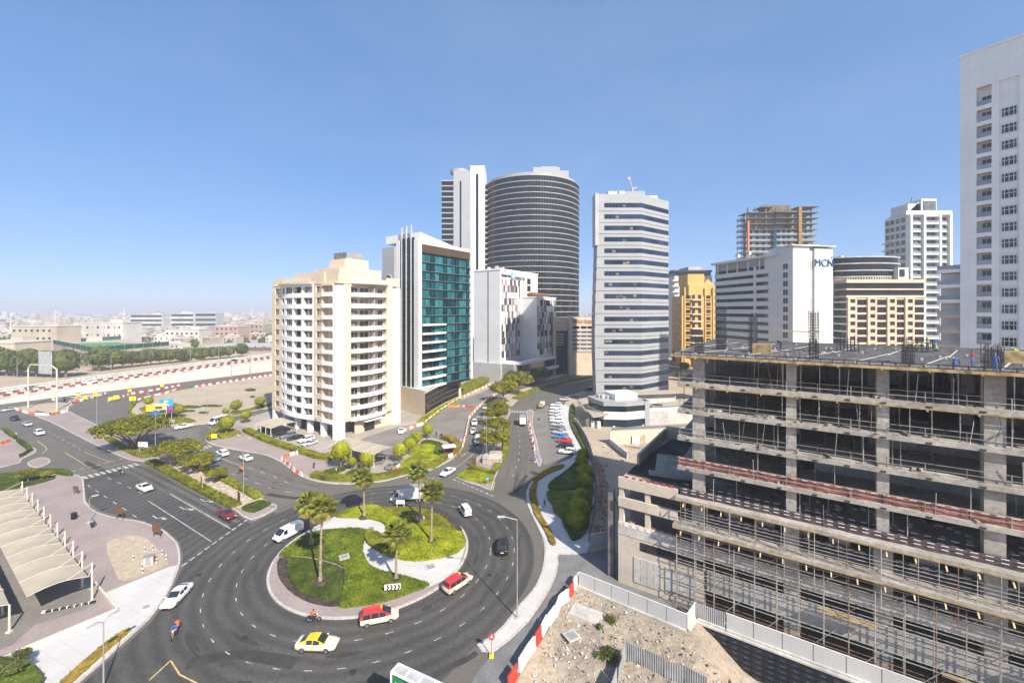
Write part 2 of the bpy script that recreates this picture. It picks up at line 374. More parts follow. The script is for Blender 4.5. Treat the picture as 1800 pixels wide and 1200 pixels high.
# mended strips, oil-dark wheel tracks and iron covers
M_PATCH = mat('tarmac_patch', (.05, .048, .045), .8, .15, .6, bump=.2, scale2=4); M_STAIN = mat('worn_wheel_track', (.12, .11, .096), .8, .15, .5, bump=.2, scale2=3)
def ribbon(name, px, w, z, m):
    P = smooth([G(*p) for p in px], 5, False); L, Q = [], []
    for i, p in enumerate(P):
        t = (P[min(i + 1, len(P) - 1)] - P[max(i - 1, 0)]).normalized(); k = w / 2 * (1 + .25 * noise.noise((p.x * .3, p.y * .3, w))); nrm = Vector((-t.y, t.x, 0)) * k; L.append(p + nrm); Q.append(p - nrm)
    sheet(name, L + Q[::-1], z, m, world=True)
for px, w in (([(900, 862), (909, 820), (911, 780), (907, 745), (905, 722)], .9), ([(906, 862), (915, 820), (916, 780), (912, 745), (909, 722)], .9), ([(917, 858), (924, 820), (924, 780), (919, 745)], .8), ([(884, 858), (897, 815), (903, 780), (901, 745)], .5),
              ([(60, 752), (130, 785), (200, 816), (300, 868), (400, 925)], .9), ([(75, 748), (140, 779), (215, 812), (320, 864), (420, 918)], .9), ([(380, 806), (430, 826), (490, 850), (560, 866)], .9), ([(395, 800), (450, 819), (510, 842), (570, 858)], .9), ([(840, 790), (815, 818), (780, 838)], .5)):
    ribbon('wheel_track', px, w, .0045, M_STAIN)
rs_ = random.Random(5)
for k in range(34):                                     # oil drips and rubber smears
    a_ = rs_.uniform(0, 6.28); r_ = rs_.choice((17.4, 21.3, 25)) + rs_.uniform(-.6, .6); L_ = rs_.uniform(.04, .3); w_ = rs_.uniform(.12, .5); P_, Q_ = [], []
    for j in range(9):
        t_ = a_ + L_ * j / 8; ww = w_ * math.sin(math.pi * (j + .3) / 8.6) * rs_.uniform(.6, 1.2); P_.append((CX + (r_ + ww) * math.cos(t_), CY + (r_ + ww) * math.sin(t_), 0)); Q_.append((CX + (r_ - ww) * math.cos(t_), CY + (r_ - ww) * math.sin(t_), 0))
    sheet('oil_smear', P_ + Q_[::-1], .0055 + k * 5e-5, M_PATCH, world=True)
for px, w in (([(330, 1165), (420, 1150), (520, 1165)], 1.6), ([(762, 1186), (820, 1158), (838, 1146)], .8), ([(150, 812), (180, 826), (206, 838)], 1.4), ([(926, 835), (915, 850), (905, 866)], 1.0), ([(470, 868), (520, 875), (575, 874)], 1.2)):
    ribbon('tarmac_patch', px, w, .0062, M_PATCH)

# ------------------------------------------------------------------ raised areas
zone('plaza_paving', [(-300, 838), (-60, 838), (0, 838), (50, 830), (92, 828), (126, 833), (147, 842), (150, 881), (175, 902), (217, 912), (245, 916), (284, 930), (298, 941), (312, 955), (317, 976),
     (315, 997), (301, 1032), (284, 1060), (263, 1088), (228, 1120), (175, 1169), (137, 1202), (40, 1300), (-300, 1400)], M_PAVE, sm=2)
sheet('white_walk', [(312, 994), (297, 997), (182, 1044), (203, 1076), (24, 1147), (-60, 1180), (-60, 1285), (36, 1288), (135, 1199), (173, 1167), (226, 1118), (261, 1086), (282, 1058), (299, 1031)], .136, M_WALK)
sheet('parking_lot', [(-300, 905), (0, 880), (30, 900), (100, 970), (158, 1040), (170, 1062), (150, 1072), (60, 1100), (20, 1136), (-300, 1240)], .138, M_ASPH2)
sheet('sand_patch', [(188, 955), (230, 942), (262, 950), (292, 985), (290, 996), (220, 1022), (200, 1000)], .14, M_SAND, sm=3)
zone('median_paving', [(62, 722), (100, 727), (120, 722), (133, 729), (167, 745), (186, 757), (250, 779), (277, 791), (320, 800), (341, 812), (360, 823), (393, 841), (427, 857), (458, 875), (481, 886), (486, 893),
     (441, 914), (413, 897), (373, 877), (333, 856), (293, 834), (261, 813), (227, 808), (200, 797), (160, 778), (120, 758), (85, 740), (62, 731)], M_PAVE, sm=2)
zone('barrier_island', [(25, 718), (70, 710), (127, 707), (118, 722), (90, 729), (50, 726)], M_SAND)
zone('slip_island', [(90, 703), (130, 697), (187, 690), (176, 696), (150, 703), (120, 706)], M_SAND)
zone('corner_paving', [(-300, 765), (0, 757), (28, 768), (55, 785), (64, 790), (60, 797), (40, 806), (0, 822), (-300, 850)], M_PAVE, sm=2)
zone('small_island', [(48, 814), (70, 804), (88, 808), (84, 816), (60, 822)], M_PAVE)
zone('sandy_lot', [(226, 722), (240, 710), (290, 692), (345, 681), (420, 669), (520, 654), (520, 707), (460, 719), (407, 733), (362, 745), (300, 749), (262, 747), (234, 738)], M_SAND, sm=2)
PLOT = [(361, 769), (367, 779), (393, 787), (440, 795), (467, 800), (493, 812), (515, 828), (533, 839), (560, 847), (593, 851), (627, 851), (653, 848.5), (680, 845), (713, 836), (753, 828), (785, 813),
        (800, 803), (813, 788), (817, 775), (824, 735), (837, 719), (853, 704), (880, 686), (930, 672), (1000, 657), (1000, 646), (900, 652), (800, 655), (640, 655), (520, 707), (470, 724), (430, 736), (395, 747), (374, 757)]
zone('plot_paving', PLOT, M_PAVE2, sm=2)
sheet('pink_walk', [(366, 770), (378, 760), (425, 748), (520, 788), (580, 806), (600, 822), (570, 838), (545, 838), (520, 826), (497, 810), (468, 798), (440, 793), (395, 785), (370, 778)], .136, M_PAVE)
sheet('closed_road', [(700, 765), (745, 745), (790, 715), (820, 700), (860, 684), (900, 670), (925, 670), (880, 684), (853, 702), (835, 717), (822, 734), (815, 770), (790, 778), (760, 770)], .138, M_ASPH2)
sheet('driveway', [(590, 800), (640, 770), (700, 750), (735, 745), (720, 770), (690, 800), (670, 818), (620, 818)], .14, M_ASPH2)
AV = zone('avenue_median', [(801, 839), (824, 825), (838, 808), (847, 795), (852, 773), (850, 745), (850, 730), (856, 718), (897, 719), (891, 738), (893, 760), (890, 790), (880, 817), (868, 846), (863, 861), (840, 853)], M_PAVE, sm=2)
zone('avenue_median', [(858, 712), (870, 702), (900, 690), (940, 678), (1000, 668), (1050, 660), (1052, 664), (1000, 674), (950, 685), (915, 697), (901, 713)], M_SAND, sm=2)
zone('lay_by_island', [(926, 722), (938, 722), (936, 745), (944, 775), (948, 795), (953, 812), (946, 819), (940, 800), (934, 775), (928, 750)], M_PAVE, sm=2)
sheet('lay_by', [(938, 724), (962, 712), (985, 716), (990, 740), (1003, 770), (1008, 798), (985, 806), (956, 817), (950, 796), (945, 775), (938, 746)], .006, M_ASPH2)
zone('shop_walk', [(986, 712), (1003, 716), (1003, 740), (1014, 765), (1024, 790), (1020, 806), (1004, 806), (1010, 795), (1005, 778), (993, 752), (986, 735)], M_WALK, sm=2)
zone('garden_walk', [(1012, 805), (988, 812), (960, 825), (937, 843), (925, 864), (928, 890), (943, 922), (955, 949), (957, 973), (954, 996), (946, 1020), (934, 1040), (912, 1064), (884, 1100), (860, 1121), (838, 1134),
     (866, 1147), (924, 1098), (950, 1060), (968, 1032), (978, 1008), (982, 989), (983, 974), (1032, 972), (1042, 930), (1046, 870), (1044, 828), (1034, 806)], M_WALK, sm=2)
sheet('gravel_path', [(982, 974), (1034, 972), (1014, 1008), (1007, 1040), (986, 1064), (962, 1112), (932, 1155), (900, 1210), (850, 1290), (780, 1290), (840, 1180), (866, 1148), (926, 1099), (952, 1061), (970, 1033), (980, 1009), (983, 989)], .02, M_GRAVEL)
sheet('grey_yard', [(1034, 972), (1074, 962), (1100, 1010), (1230, 1060), (1216, 1085), (1100, 1045), (1014, 1010)], .016, M_GRAVEL)
# traffic island
b = MB(); n = 96
b.prism([(CX + RI * math.cos(2 * math.pi * i / n), CY + RI * math.sin(2 * math.pi * i / n)) for i in range(n)], -.05, .16); b.build('island_kerb', M_KERB, kind='structure')
def circ(r, n=96): return [(CX + r * math.cos(2 * math.pi * i / n), CY + r * math.sin(2 * math.pi * i / n)) for i in range(n)]
MB().prism(circ(RI - .35), .1, .165).build('island_paving', M_PAVE, kind='structure')
sheet('island_walk', [(498, 975), (540, 938), (590, 908), (640, 912), (668, 918), (683, 930), (686, 952), (660, 938), (643, 933), (572, 931), (530, 946), (505, 970)], .172, M_WALK, 2)
sheet('island_walk', [(637, 948), (668, 971), (710, 986), (790, 979), (818, 962), (806, 998), (776, 1024), (752, 1034), (690, 1016), (655, 1006), (638, 985)], .176, M_WALK)

# ------------------------------------------------------------------ road paint
def dashes(name, pts, on, off, w, z, m, start=0):
    b = MB(); P = [Vector(p) for p in pts]; d = -start; acc = 0
    for a, c in zip(P, P[1:]):
        L = (c - a).length; t = (c - a) / L; nrm = Vector((-t.y, t.x, 0)) * w / 2; s = 0
        while s < L - 1e-6:
            ph = (acc + s) % (on + off)
            if ph < on:
                e = min(L, s + on - ph); p, q = a + t * s, a + t * e
                b.add([(p - nrm)[:2] + (z,), (q - nrm)[:2] + (z,), (q + nrm)[:2] + (z,), (p + nrm)[:2] + (z,)], [(0, 1, 2, 3)]); s = e + 1e-4
            else: s += on + off - ph + 1e-4
        acc += L
    if b.f: return b.build(name, m, kind='structure')
def gl(*px): return [G(x, y) for x, y in px]
ZM = .009
for r in (19.35, 23.3):
    dashes('lane_marking', [(CX + r * math.cos(R(a)), CY + r * math.sin(R(a)), 0) for a in range(0, 361, 4)], .95, 2.7, .11, ZM, M_WHITE_LINE)
for a, c in (((319, 995), (434, 913)), ((124, 829), (224, 804)), ((713, 840), (772, 840)), ((797, 842), (868, 872))):
    dashes('stop_marking', gl(a, c), 1.0, .55, .3, ZM, M_WHITE_LINE)
for L in (((261, 880), (371, 951)), ((299, 867.5), (406, 929)), ((151, 795), (193, 812)), ((384, 804), (420, 817)), ((363, 813), (387, 824)), ((845, 770), (838, 790), (815, 812), (790, 828)), ((365, 749), (377, 757))):
    dashes('lane_marking', smooth(gl(*L), 4, False) if len(L) > 2 else gl(*L), 99, .1, .17, ZM, M_WHITE_LINE)
for L in (((154, 852), (262, 923)), ((189, 839), (262, 872)), ((85, 758), (151, 795)), ((387, 824), (486, 862), (520, 866)), ((416, 815), (480, 836), (520, 855)), ((901, 838), (912, 808), (914, 778), (910, 750), (910, 735)),
          ((885, 740), (880, 800)), ((187, 722), (240, 750)), ((218, 708), (250, 698), (330, 682)), ((930, 700), (1000, 680)), ((70, 703), (150, 690), (300, 670))):
    dashes('lane_marking', gl(*L), 2, 3.4, .16, ZM, M_WHITE_LINE)
for L in (((46, 727), (85, 737), (120, 755.5), (160, 776), (200, 794), (224, 804)), ((114, 795), (152, 818)), ((135, 834), (237, 809)), ((300, 1160), (316, 1185), (352, 1203)), ((300, 1160), (262, 1195)),
          ((445, 915), (487, 895)), ((66, 775), (80, 785), (82, 790), (74, 797)), ((860, 861), (866, 862), (870, 846))):
    dashes('edge_marking', gl(*L), 99, .1, .16, ZM, M_YELL_LINE)
def zebra(a, c, n, L, ang_px):
    a, c = G(*a), G(*c); t = (c - a) / n; d = (G(*ang_px[1]) - G(*ang_px[0])).normalized() * L
    b = MB()
    for i in range(n):
        p = a + t * (i + .2); e = t * .55
        b.add([(x.x, x.y, ZM) for x in (p, p + e, p + e + d, p + d)], [(0, 1, 2, 3)])
    b.build('zebra_crossing', M_WHITE_LINE, kind='structure')
zebra((140, 838), (240, 813), 10, 2.9, ((150, 795), (193, 815)))
zebra((335, 791), (368, 781), 5, 3.2, ((350, 775), (372, 785)))
zebra((899, 721), (928, 722), 6, -3.5, ((905, 725), (912, 712)))
def arrow(px, py, ang, kind=0):
    """lane arrow: shaft, bend and head as flat paint"""
    o = G(px, py); b = MB()
    pts = [(-2.2, -.09), (-.2, -.09), (.5, .55), (1.0, .55), (1.0, .25), (2.0, .75), (1.0, 1.25), (1.0, .85), (.35, .85), (-.35, .12), (-2.2, .12)]
    c, s = math.cos(ang), math.sin(ang)
    b.add([(o.x + x * c - y * s, o.y + x * s + y * c, ZM) for x, y in pts], [(0, 1, 9, 10), (1, 2, 8, 9), (2, 3, 7, 8), (4, 5, 6, 7, 3)])
    b.build('lane_arrow', M_WHITE_LINE, kind='structure')
AP = math.atan2(*(lambda v: (v.y, v.x))(G(371, 951) - G(261, 880)))
for p in ((360, 881), (324, 895), (276, 911)): arrow(*p, AP)
for p in ((815, 797), (838, 803)): arrow(*p, R(235))
# pale hatched wedge before the side street
for i in range(9):
    dashes('hatch_marking', gl((286 + i * 6.5, 762 + i * 2.2), (352 - i * .6, 754 + i * 2.9)), 99, .1, .25, ZM, M_WHITE_LINE)

# ------------------------------------------------------------------ buildings
M_CREAMW = mat('cream_render', (.66, .53, .385), .85, .05, .12, bump=.1, scale2=1.2)
M_WHITEW = mat('white_render', (.80, .785, .75), .8, .04, .1, scale2=1.0)
M_GREYW = mat('grey_render', (.42, .41, .4), .85, .06, .2)
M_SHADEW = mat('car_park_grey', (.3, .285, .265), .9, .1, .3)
M_TEAL = mat('teal_glass', (.012, .085, .11), .07, .25, .3, metal=.35, spec=.8, rnd_obj=.45)
M_NAVYGL = mat('navy_glass', (.012, .03, .04), .06, .2, .3, metal=.2, spec=.8, rnd_obj=.3)
M_CURT = mat('curtained_glass', (.035, .19, .215), .15, .25, .8, metal=.2, spec=.7, rnd_obj=.35)
M_SLATE = mat('slate_glass', (.02, .021, .023), .05, .18, .12, metal=.3, spec=.7, rnd_obj=.15)
M_PANEL = brickmat('aluminium_panels', (.335, .34, .345), (.32, .325, .33), (.22, .222, .225), 1.5, 1.2, rough=.45, vertical=True, offset=0, msize=.025, bump=.2, blotch=.05)
M_PANELW = brickmat('white_cladding', (.66, .655, .64), (.64, .635, .62), (.45, .445, .43), 2.2, 1.1, rough=.5, vertical=True, offset=0, msize=.03, bump=.2, blotch=.05)
M_LOUVRE = mat('brown_louvre', (.13, .085, .06), .7, .2, 2)
M_BALU = mat('balustrade_glass', (.28, .32, .33), .12, .1, .5, spec=.7, rnd_obj=.15)
M_BEIGE = mat('beige_stone', (.60, .45, .33), .85, .06, .2)
M_GOLD = mat('ochre_render', (.62, .38, .12), .85, .06, .15)
M_TOWERJ = mat('pale_grey_render', (.62, .61, .585), .8, .05, .2)
M_ROOFEQ = mat('roof_plant_grey', (.48, .48, .47), .6, .1, 1, metal=.2)

def bld(name, P, u, label, cat='building'):
    return empty(name, (P[0], P[1], 0), label, cat, rz=math.atan2(u[1], u[0]))
def lbox(name, e, x0, x1, y0, y1, z0, z1, m):
    return bx(name, e, (x0 + x1) / 2, (y0 + y1) / 2, z0, x1 - x0, y1 - y0, z1 - z0, m)
def rep(me, name, e, zs, x=0, y=0):
    return [link(name, me, e, (x, y, z)) for z in zs]
def units(e, n, x0, x1, y0, y1, z, seed, hmax=2.2):
    """air-conditioning units and tanks on a flat roof, each a part"""
    r = random.Random(seed)
    for _ in range(n):
        sx, sy, sz = r.uniform(1, 2.6), r.uniform(1, 2.6), r.uniform(.8, hmax)
        bx('roof_unit', e, r.uniform(x0 + 1.3, x1 - 1.3), r.uniform(y0 + 1.3, y1 - 1.3), z, round(sx, 1), round(sy, 1), round(sz, 1), M_ROOFEQ)

# --- cream apartment block
def apartment_block():
    C = Vector((-53.8, 129.3)); e = bld('apartment_block', C, -D1, 'cream and white apartment block with curved balconies beside the sandy lot')
    Z1, FH, NF = 5.2, 3.6, 12; ZT = Z1 + FH * NF
    zs = [Z1 + FH * i for i in range(NF)]
    lbox('wall', e, -37.9, -1.4, 1.7, 24.4, Z1 - .5, ZT + .2, M_CREAMW)
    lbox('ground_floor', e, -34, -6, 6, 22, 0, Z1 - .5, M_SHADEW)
    # street-side front, y = 0
    def win_col(xa, xb, m, wa, wb):
        lbox('pier', e, xa, wa, 0, 1.75, Z1, ZT, m); lbox('pier', e, wb, xb, 0, 1.75, Z1, ZT, m)
        for z in zs:
            lbox('spandrel', e, wa, wb, .06, 1.75, z - .6, z + 1.05, m)
            w = lbox('window', e, wa, wb, .38, .5, z + 1.05, z + FH - .6, GLS())
            bx('window_frame', w, 0, -.06, 0, .08, .06, FH - 1.65, M_WHITEW)
            bx('sill', w, 0, -.25, -.12, wb - wa + .2, .4, .1, M_WHITEW)
        lbox('pier', e, wa, wb, .06, 1.75, ZT - .6, ZT, m)
    win_col(-38.4, -31.6, M_CREAMW, -36.3, -33.5)
    win_col(-12.4, -7.4, M_CREAMW, -11.1, -8.6)
    f = lambda x: -1.3 * (1 - ((x + 22) / 9.6) ** 2) - .15
    xs = [-31.6 + 19.2 * i / 16 for i in range(17)]
    arc = [(x, f(x)) for x in xs] + [(x, f(x) + .4) for x in reversed(xs)]
    sp = MB().prism(arc, 0, 1.5).mesh('bay_spandrel', M_WHITEW)
    rep(sp, 'bay_spandrel', e, [z - .55 for z in zs] + [ZT - .6])
    sl = MB().prism([(x, f(x) + .41) for x in xs] + [(-12.4, 1.7), (-31.6, 1.7)], 0, .25).mesh('bay_floor', M_WHITEW)
    rep(sl, 'bay_floor', e, [z - .1 for z in zs])
    cols = [-31.3, -27.9, -22.4, -17.4, -12.7]
    for c, w in zip(cols, (.6, 1.2, .8, .9, .6)):
        bx('bay_pier', e, c, f(c) + .75, Z1 - .55, w, 1.3, ZT - Z1 + .5, M_WHITEW)
    for k, (a, c) in enumerate(((-31, -28.5), (-27.3, -22.8), (-22, -17.85), (-16.95, -13))):
        for z in zs:
            mid = (a + c) / 2
            if k == 2:
                bx('balcony_wall', e, mid, 1.45, z + .15, c - a, .3, FH - .4, M_GREYW)
                bx('rail', e, mid, f(mid) + .25, z + 1.15, c - a, .06, .06, M_STEEL)
            else:
                w = bx('window', e, mid, f(mid) + .75, z + .9, c - a, .1, FH - 1.45, GLS())
                bx('window_frame', w, 0, -.07, 0, .09, .05, FH - 1.45, M_WHITEW)
                if k == 1: bx('window_frame', w, -1.1, -.07, 0, .09, .05, FH - 1.45, M_WHITEW)
    # recessed corner balconies and the white corner strip
    lbox('corner_strip', e, -1.7, .35, -.35, 2.6, 0, ZT - .5, M_WHITEW)
    for z in zs:
        p = lbox('balcony', e, -7.4, -1.7, -.5, 1.7, z - .3, z - .02, M_WHITEW)
        bx('parapet', p, 0, -1.0, .28, 5.7, .18, 1.05, M_WHITEW)
        w = lbox('balcony_window', e, -5.2, -2.2, 1.6, 1.72, z, z + 2.4, GLS())
        bx('window_frame', w, 0, -.08, 0, .08, .06, 2.4, M_WHITEW)
    lbox('balcony_roof', e, -7.4, -1.7, -.4, 1.7, ZT - .5, ZT + .1, M_CREAMW)
    # side front, x = 0, with long curved balconies
    lbox('pier', e, -1.4, -.05, 2.6, 5.0, Z1, ZT, M_CREAMW); lbox('pier', e, -1.4, -.05, 19.2, 21.7, Z1, ZT, M_CREAMW)
    for z in zs[1:]:
        bx('joint', e, -.06, 3.8, z - .1, .08, 2.3, .12, M_GREYW); bx('joint', e, -.06, 20.4, z - .1, .08, 2.3, .12, M_GREYW)
    lbox('side_strip', e, -1.4, .25, 21.7, 25, 0, ZT - .6, M_WHITEW)
    g = lambda y: 1.7 * (1 - ((y - 12.1) / 7.2) ** 2) + .1
    ys = [5 + 14.2 * i / 16 for i in range(17)]
    slab = MB().prism([(-1.4, 5)] + [(g(y), y) for y in ys] + [(-1.4, 19.2)], 0, .28).mesh('balcony', M_WHITEW)
    par = MB().prism([(g(y), y) for y in ys] + [(g(y) - .18, y) for y in reversed(ys)], .28, 1.25).mesh('parapet', M_WHITEW)
    ral = MB().path([(g(y) - .1, y, 1.5) for y in ys], .035, 4).mesh('rail', M_STEEL)
    for z in zs:
        o = link('balcony', slab, e, (0, 0, z - .3)); link('parapet', par, o); link('rail', ral, o)
        for (a, c) in ((6, 8.2), (9.4, 12.4), (14.2, 15.3), (16.6, 18.3)):
            w = bx('balcony_window', e, -1.33, (a + c) / 2, z, .1, c - a, 2.5, GLS())
            bx('window_frame', w, .07, 0, 0, .05, .08, 2.5, M_WHITEW)
        if GR_.random() < .55: bx('air_conditioner', e, -.9, GR_.choice((8.9, 13.0, 16.0)), z, .5, .9, .75, M_ROOFEQ)
        if GR_.random() < .4: bx('laundry', e, g(10) - .3, GR_.uniform(8, 16), z + .7, .06, 1.3, .7, GR_.choice((M_BLIND, M_WHITEW, M_BROWN)))
        bx('balcony_divider', e, -.3, 13.4, z, 2.4, .2, 3.3, M_GREYW)
    lbox('lintel', e, -1.4, .05, 5, 19.2, ZT - .5, ZT + .1, M_CREAMW)
    # piloti and the drive-in ground floor
    for x in (-37.6, -30.6, -23.2, -15.8, -8.2):
        bx('column', e, x, .9, 0, 1.3, 1.6, Z1 + .2, M_WHITEW)
    for x in (-30, -20, -10): bx('column', e, x, 12, 0, 1, 1, Z1, M_GREYW)
    lbox('ceiling', e, -38.3, -1.5, .2, 24.6, Z1 - .8, Z1 - .5, M_GREYW)
    lbox('entrance_wall', e, -1.9, -1.3, 7.5, 21.6, 0, Z1, M_BEIGE)
    lbox('entrance_glass', e, -1.28, -1.2, 11, 15, 0, 3.6, M_GLASS_D)
    lbox('canopy', e, -1.2, 1.6, 9.5, 16.5, 3.9, 4.2, M_WHITEW)
    # roof
    lbox('roof', e, -38.6, .1, -.1, 25, ZT + .1, ZT + .5, M_CREAMW)
    for nm, a in (('cornice', [(x, f(x) - 1.2) for x in xs] + [(x, f(x) + 1.4) for x in reversed(xs)]), ('cornice', [(g(y) + .5, y) for y in ys] + [(g(y) - 2, y) for y in reversed(ys)])):
        MB().prism(a, ZT + .2, ZT + .55).build(nm, M_GREYW, e)
        MB().prism(a, ZT + .55, ZT + .8).build('cornice_lip', M_CONC_L, e)
    for (x0, x1, y0, y1, h) in ((-38.2, -13, .6, 1.0, 2.2), (-38.2, -37.8, .6, 24, 2.2), (-13, -6.5, 0, .4, 3.4), (-6.5, -.3, .4, .8, 2.6), (-.3, .1, .4, 5, 2.6), (-.3, .1, 19, 24.6, 2.4), (-.3, .05, 5, 19, 1.5), (-38, 0, 24.2, 24.6, 2)):
        lbox('parapet', e, x0, x1, y0, y1, ZT + .5, ZT + .5 + h, M_CREAMW)
    lbox('penthouse', e, -33, -9, 5, 22, ZT + .5, ZT + 4.6, M_CREAMW)
    lbox('penthouse', e, -15, -3, 3, 19, ZT + .5, ZT + 5.4, M_CREAMW)
    lbox('stair_tower', e, -13, -4.5, 6, 15, ZT + 5.4, ZT + 8.6, M_CREAMW)
    lbox('roof_screen', e, -11.8, -5.2, 7, 14, ZT + 8.6, ZT + 10.8, M_STEEL)
    for i in range(10): bx('screen_post', e, -11.8 + i * .73, 6.95, ZT + 8.6, .1, .1, 2.3, M_DARKSTEEL)
    units(e, 9, -30, -12, 6, 20, ZT + 4.6, 3, 1.4); units(e, 4, -8, -1, 16, 23, ZT + .5, 4, 1.4)
apartment_block()

# --- teal glass hotel with white fins on its podium
def glass_hotel():
    e = bld('glass_hotel', (-36.8, 165), D2, 'teal glass hotel tower in a white frame with grey vertical fins')
    lbox('core', e, 1.6, 32.4, .55, 22, 9, 64, M_NAVYGL)
    lbox('frame_pier', e, 0, 1.7, -.3, 2.3, 9, 68, M_PANELW)
    lbox('frame_pier', e, 32.2, 33.6, -.3, 22, 9, 66, M_PANELW)
    lbox('frame_beam', e, 1.7, 32.2, -.2, 1.6, 66.4, 67.8, M_PANELW)
    MB().obox((1.0, .2, 67.8), (18, 0, 0), (0, 20, 0), (0, 0, .5)).add([(1, .1, 68.3), (1, 20, 68.3), (1, 20, 71), (1, .1, 71), (19, .1, 68.3), (19, 20, 68.3)], [(0, 1, 2, 3), (0, 3, 4), (1, 5, 2), (3, 2, 5, 4), (0, 4, 5, 1)]).build('roof_wedge', M_PANELW, e)
    for i in range(60): bx('louvre', e, 2 + i * .5, -.05, 63.2, .22, .5, 3.2, M_LOUVRE)
    lbox('louvre_back', e, 1.7, 32.2, .4, .6, 63.1, 66.4, M_LOUVRE)
    FH = 3.55; n = 15
    for i in range(n):
        z = 9.5 + i * FH
        lbox('floor_band', e, 1.7, 32.2, -.02, .6, z - .35, z + .12, M_GLASS_D)
        bx('transom', e, 17, -.1, z + .15, 30.5, .14, .1, M_STEEL)
        for k in range(12):
            x = 1.9 + k * 2.52
            wide = (k % 3 != 2)
            if i < 7 and k < 2 and i > 1:
                w = bx('balcony_window', e, x + 1.2, .5, z + .15, 2.3, .1, FH - .6, M_GLASS_D); continue
            w = bx('pane', e, x + 1.2, .18 + rnd.uniform(0, .03), z + .3, 2.34 if wide else 1.7, .08, FH - .75, M_CURT if (wide and rnd.random() < .75) else M_TEAL if i > 1 else M_NAVYGL)
            if wide: bx('mullion', w, .2, -.07, 0, .07, .07, FH - .75, M_DARKSTEEL)
        if i < 8:
            xs = [1.7 + 13.6 * t / 8 for t in range(9)]
            MB().prism([(x, -.9 - .9 * math.sin(math.pi * (x - 1.7) / 13.6)) for x in xs] + [(15.3, .3), (1.7, .3)], z - .35, z + .3).build('balcony_band', M_WHITEW, e)
    lbox('plinth_glass', e, 1.7, 32.2, .1, .5, 8.4, 9.4, M_NAVYGL)
    # end front with its fins
    lbox('end_wall', e, .25, 1.6, 2.6, 12.4, 9, 66, M_NAVYGL)
    for j, y in enumerate((2.2, 4.9, 7.6, 10.4)):
        lbox('fin', e, -.35, .3, y + 1.5, y + 1.9, 9, 72.5 + (j < 3) * 1.5 - j * .2, M_ROOFEQ) if j < 3 else lbox('end_pier', e, -.2, .3, y + .2, y + 2, 9, 68.5, M_PANELW)
        lbox('slot_glass', e, -.05, .27, y + .1, y + 1.25, 9, 69, M_NAVYGL) if j < 3 else None
    lbox('rear_slab', e, -1, 30, 12.6, 20, 9, 66, M_PANEL)
    MB().tube((-1.02, 16, 53), (-1.2, 16, 53), 2.1, 24).build('emblem_disc', M_ROOFEQ, e); MB().tube((-1.2, 16, 53), (-1.32, 16, 53), 1.5, 24).build('emblem', mat('emblem_maroon', (.12, .02, .03), .5), e)
    text('R', e, 1.6, M_WHITEW, (-1.36, 16, 52.4), (R(90), 0, R(-90)), 'emblem_letter')
    units(e, 8, 3, 30, 4, 20, 67.9, 9)
    # podium with a curved glass front; corner at px 747
    q = e.matrix_basis.inverted()
    pc = [q @ G(747, 733), q @ G(760, 724), q @ G(778, 713), q @ G(792, 706), q @ G(806, 700)]
    ar = smooth([Vector((p.x, p.y, 0)) for p in pc], 5, False); ar = [(p.x, p.y) for p in ar]
    back = [(ar[-1][0] + 1, 4), (ar[-1][0] - 4, 20), (-8, 20), (-8, 10)]
    lf = q @ G(690, 716); MB().prism(ar + back + [(lf.x, lf.y)], 0, 9.2).build('podium', mat('podium_stone', (.60, .50, .38), .85, .06, .2), e)
    MB().prism(ar + back + [(lf.x, lf.y)], 9.2, 9.7).build('podium_roof', M_CONC_L, e)
    for a, c in zip(ar, ar[1:]):
        d = Vector((c[0] - a[0], c[1] - a[1], 0)); nn = Vector((d.y, -d.x, 0)).normalized()
        for r in range(4):
            o = Vector((a[0], a[1], 1.0 + r * 2)) + nn * .05 + d * .04
            MB().obox(o, d * .92, nn * .1, (0, 0, 1.82)).build('podium_pane', M_SLATE, e)
    return e
glass_hotel()

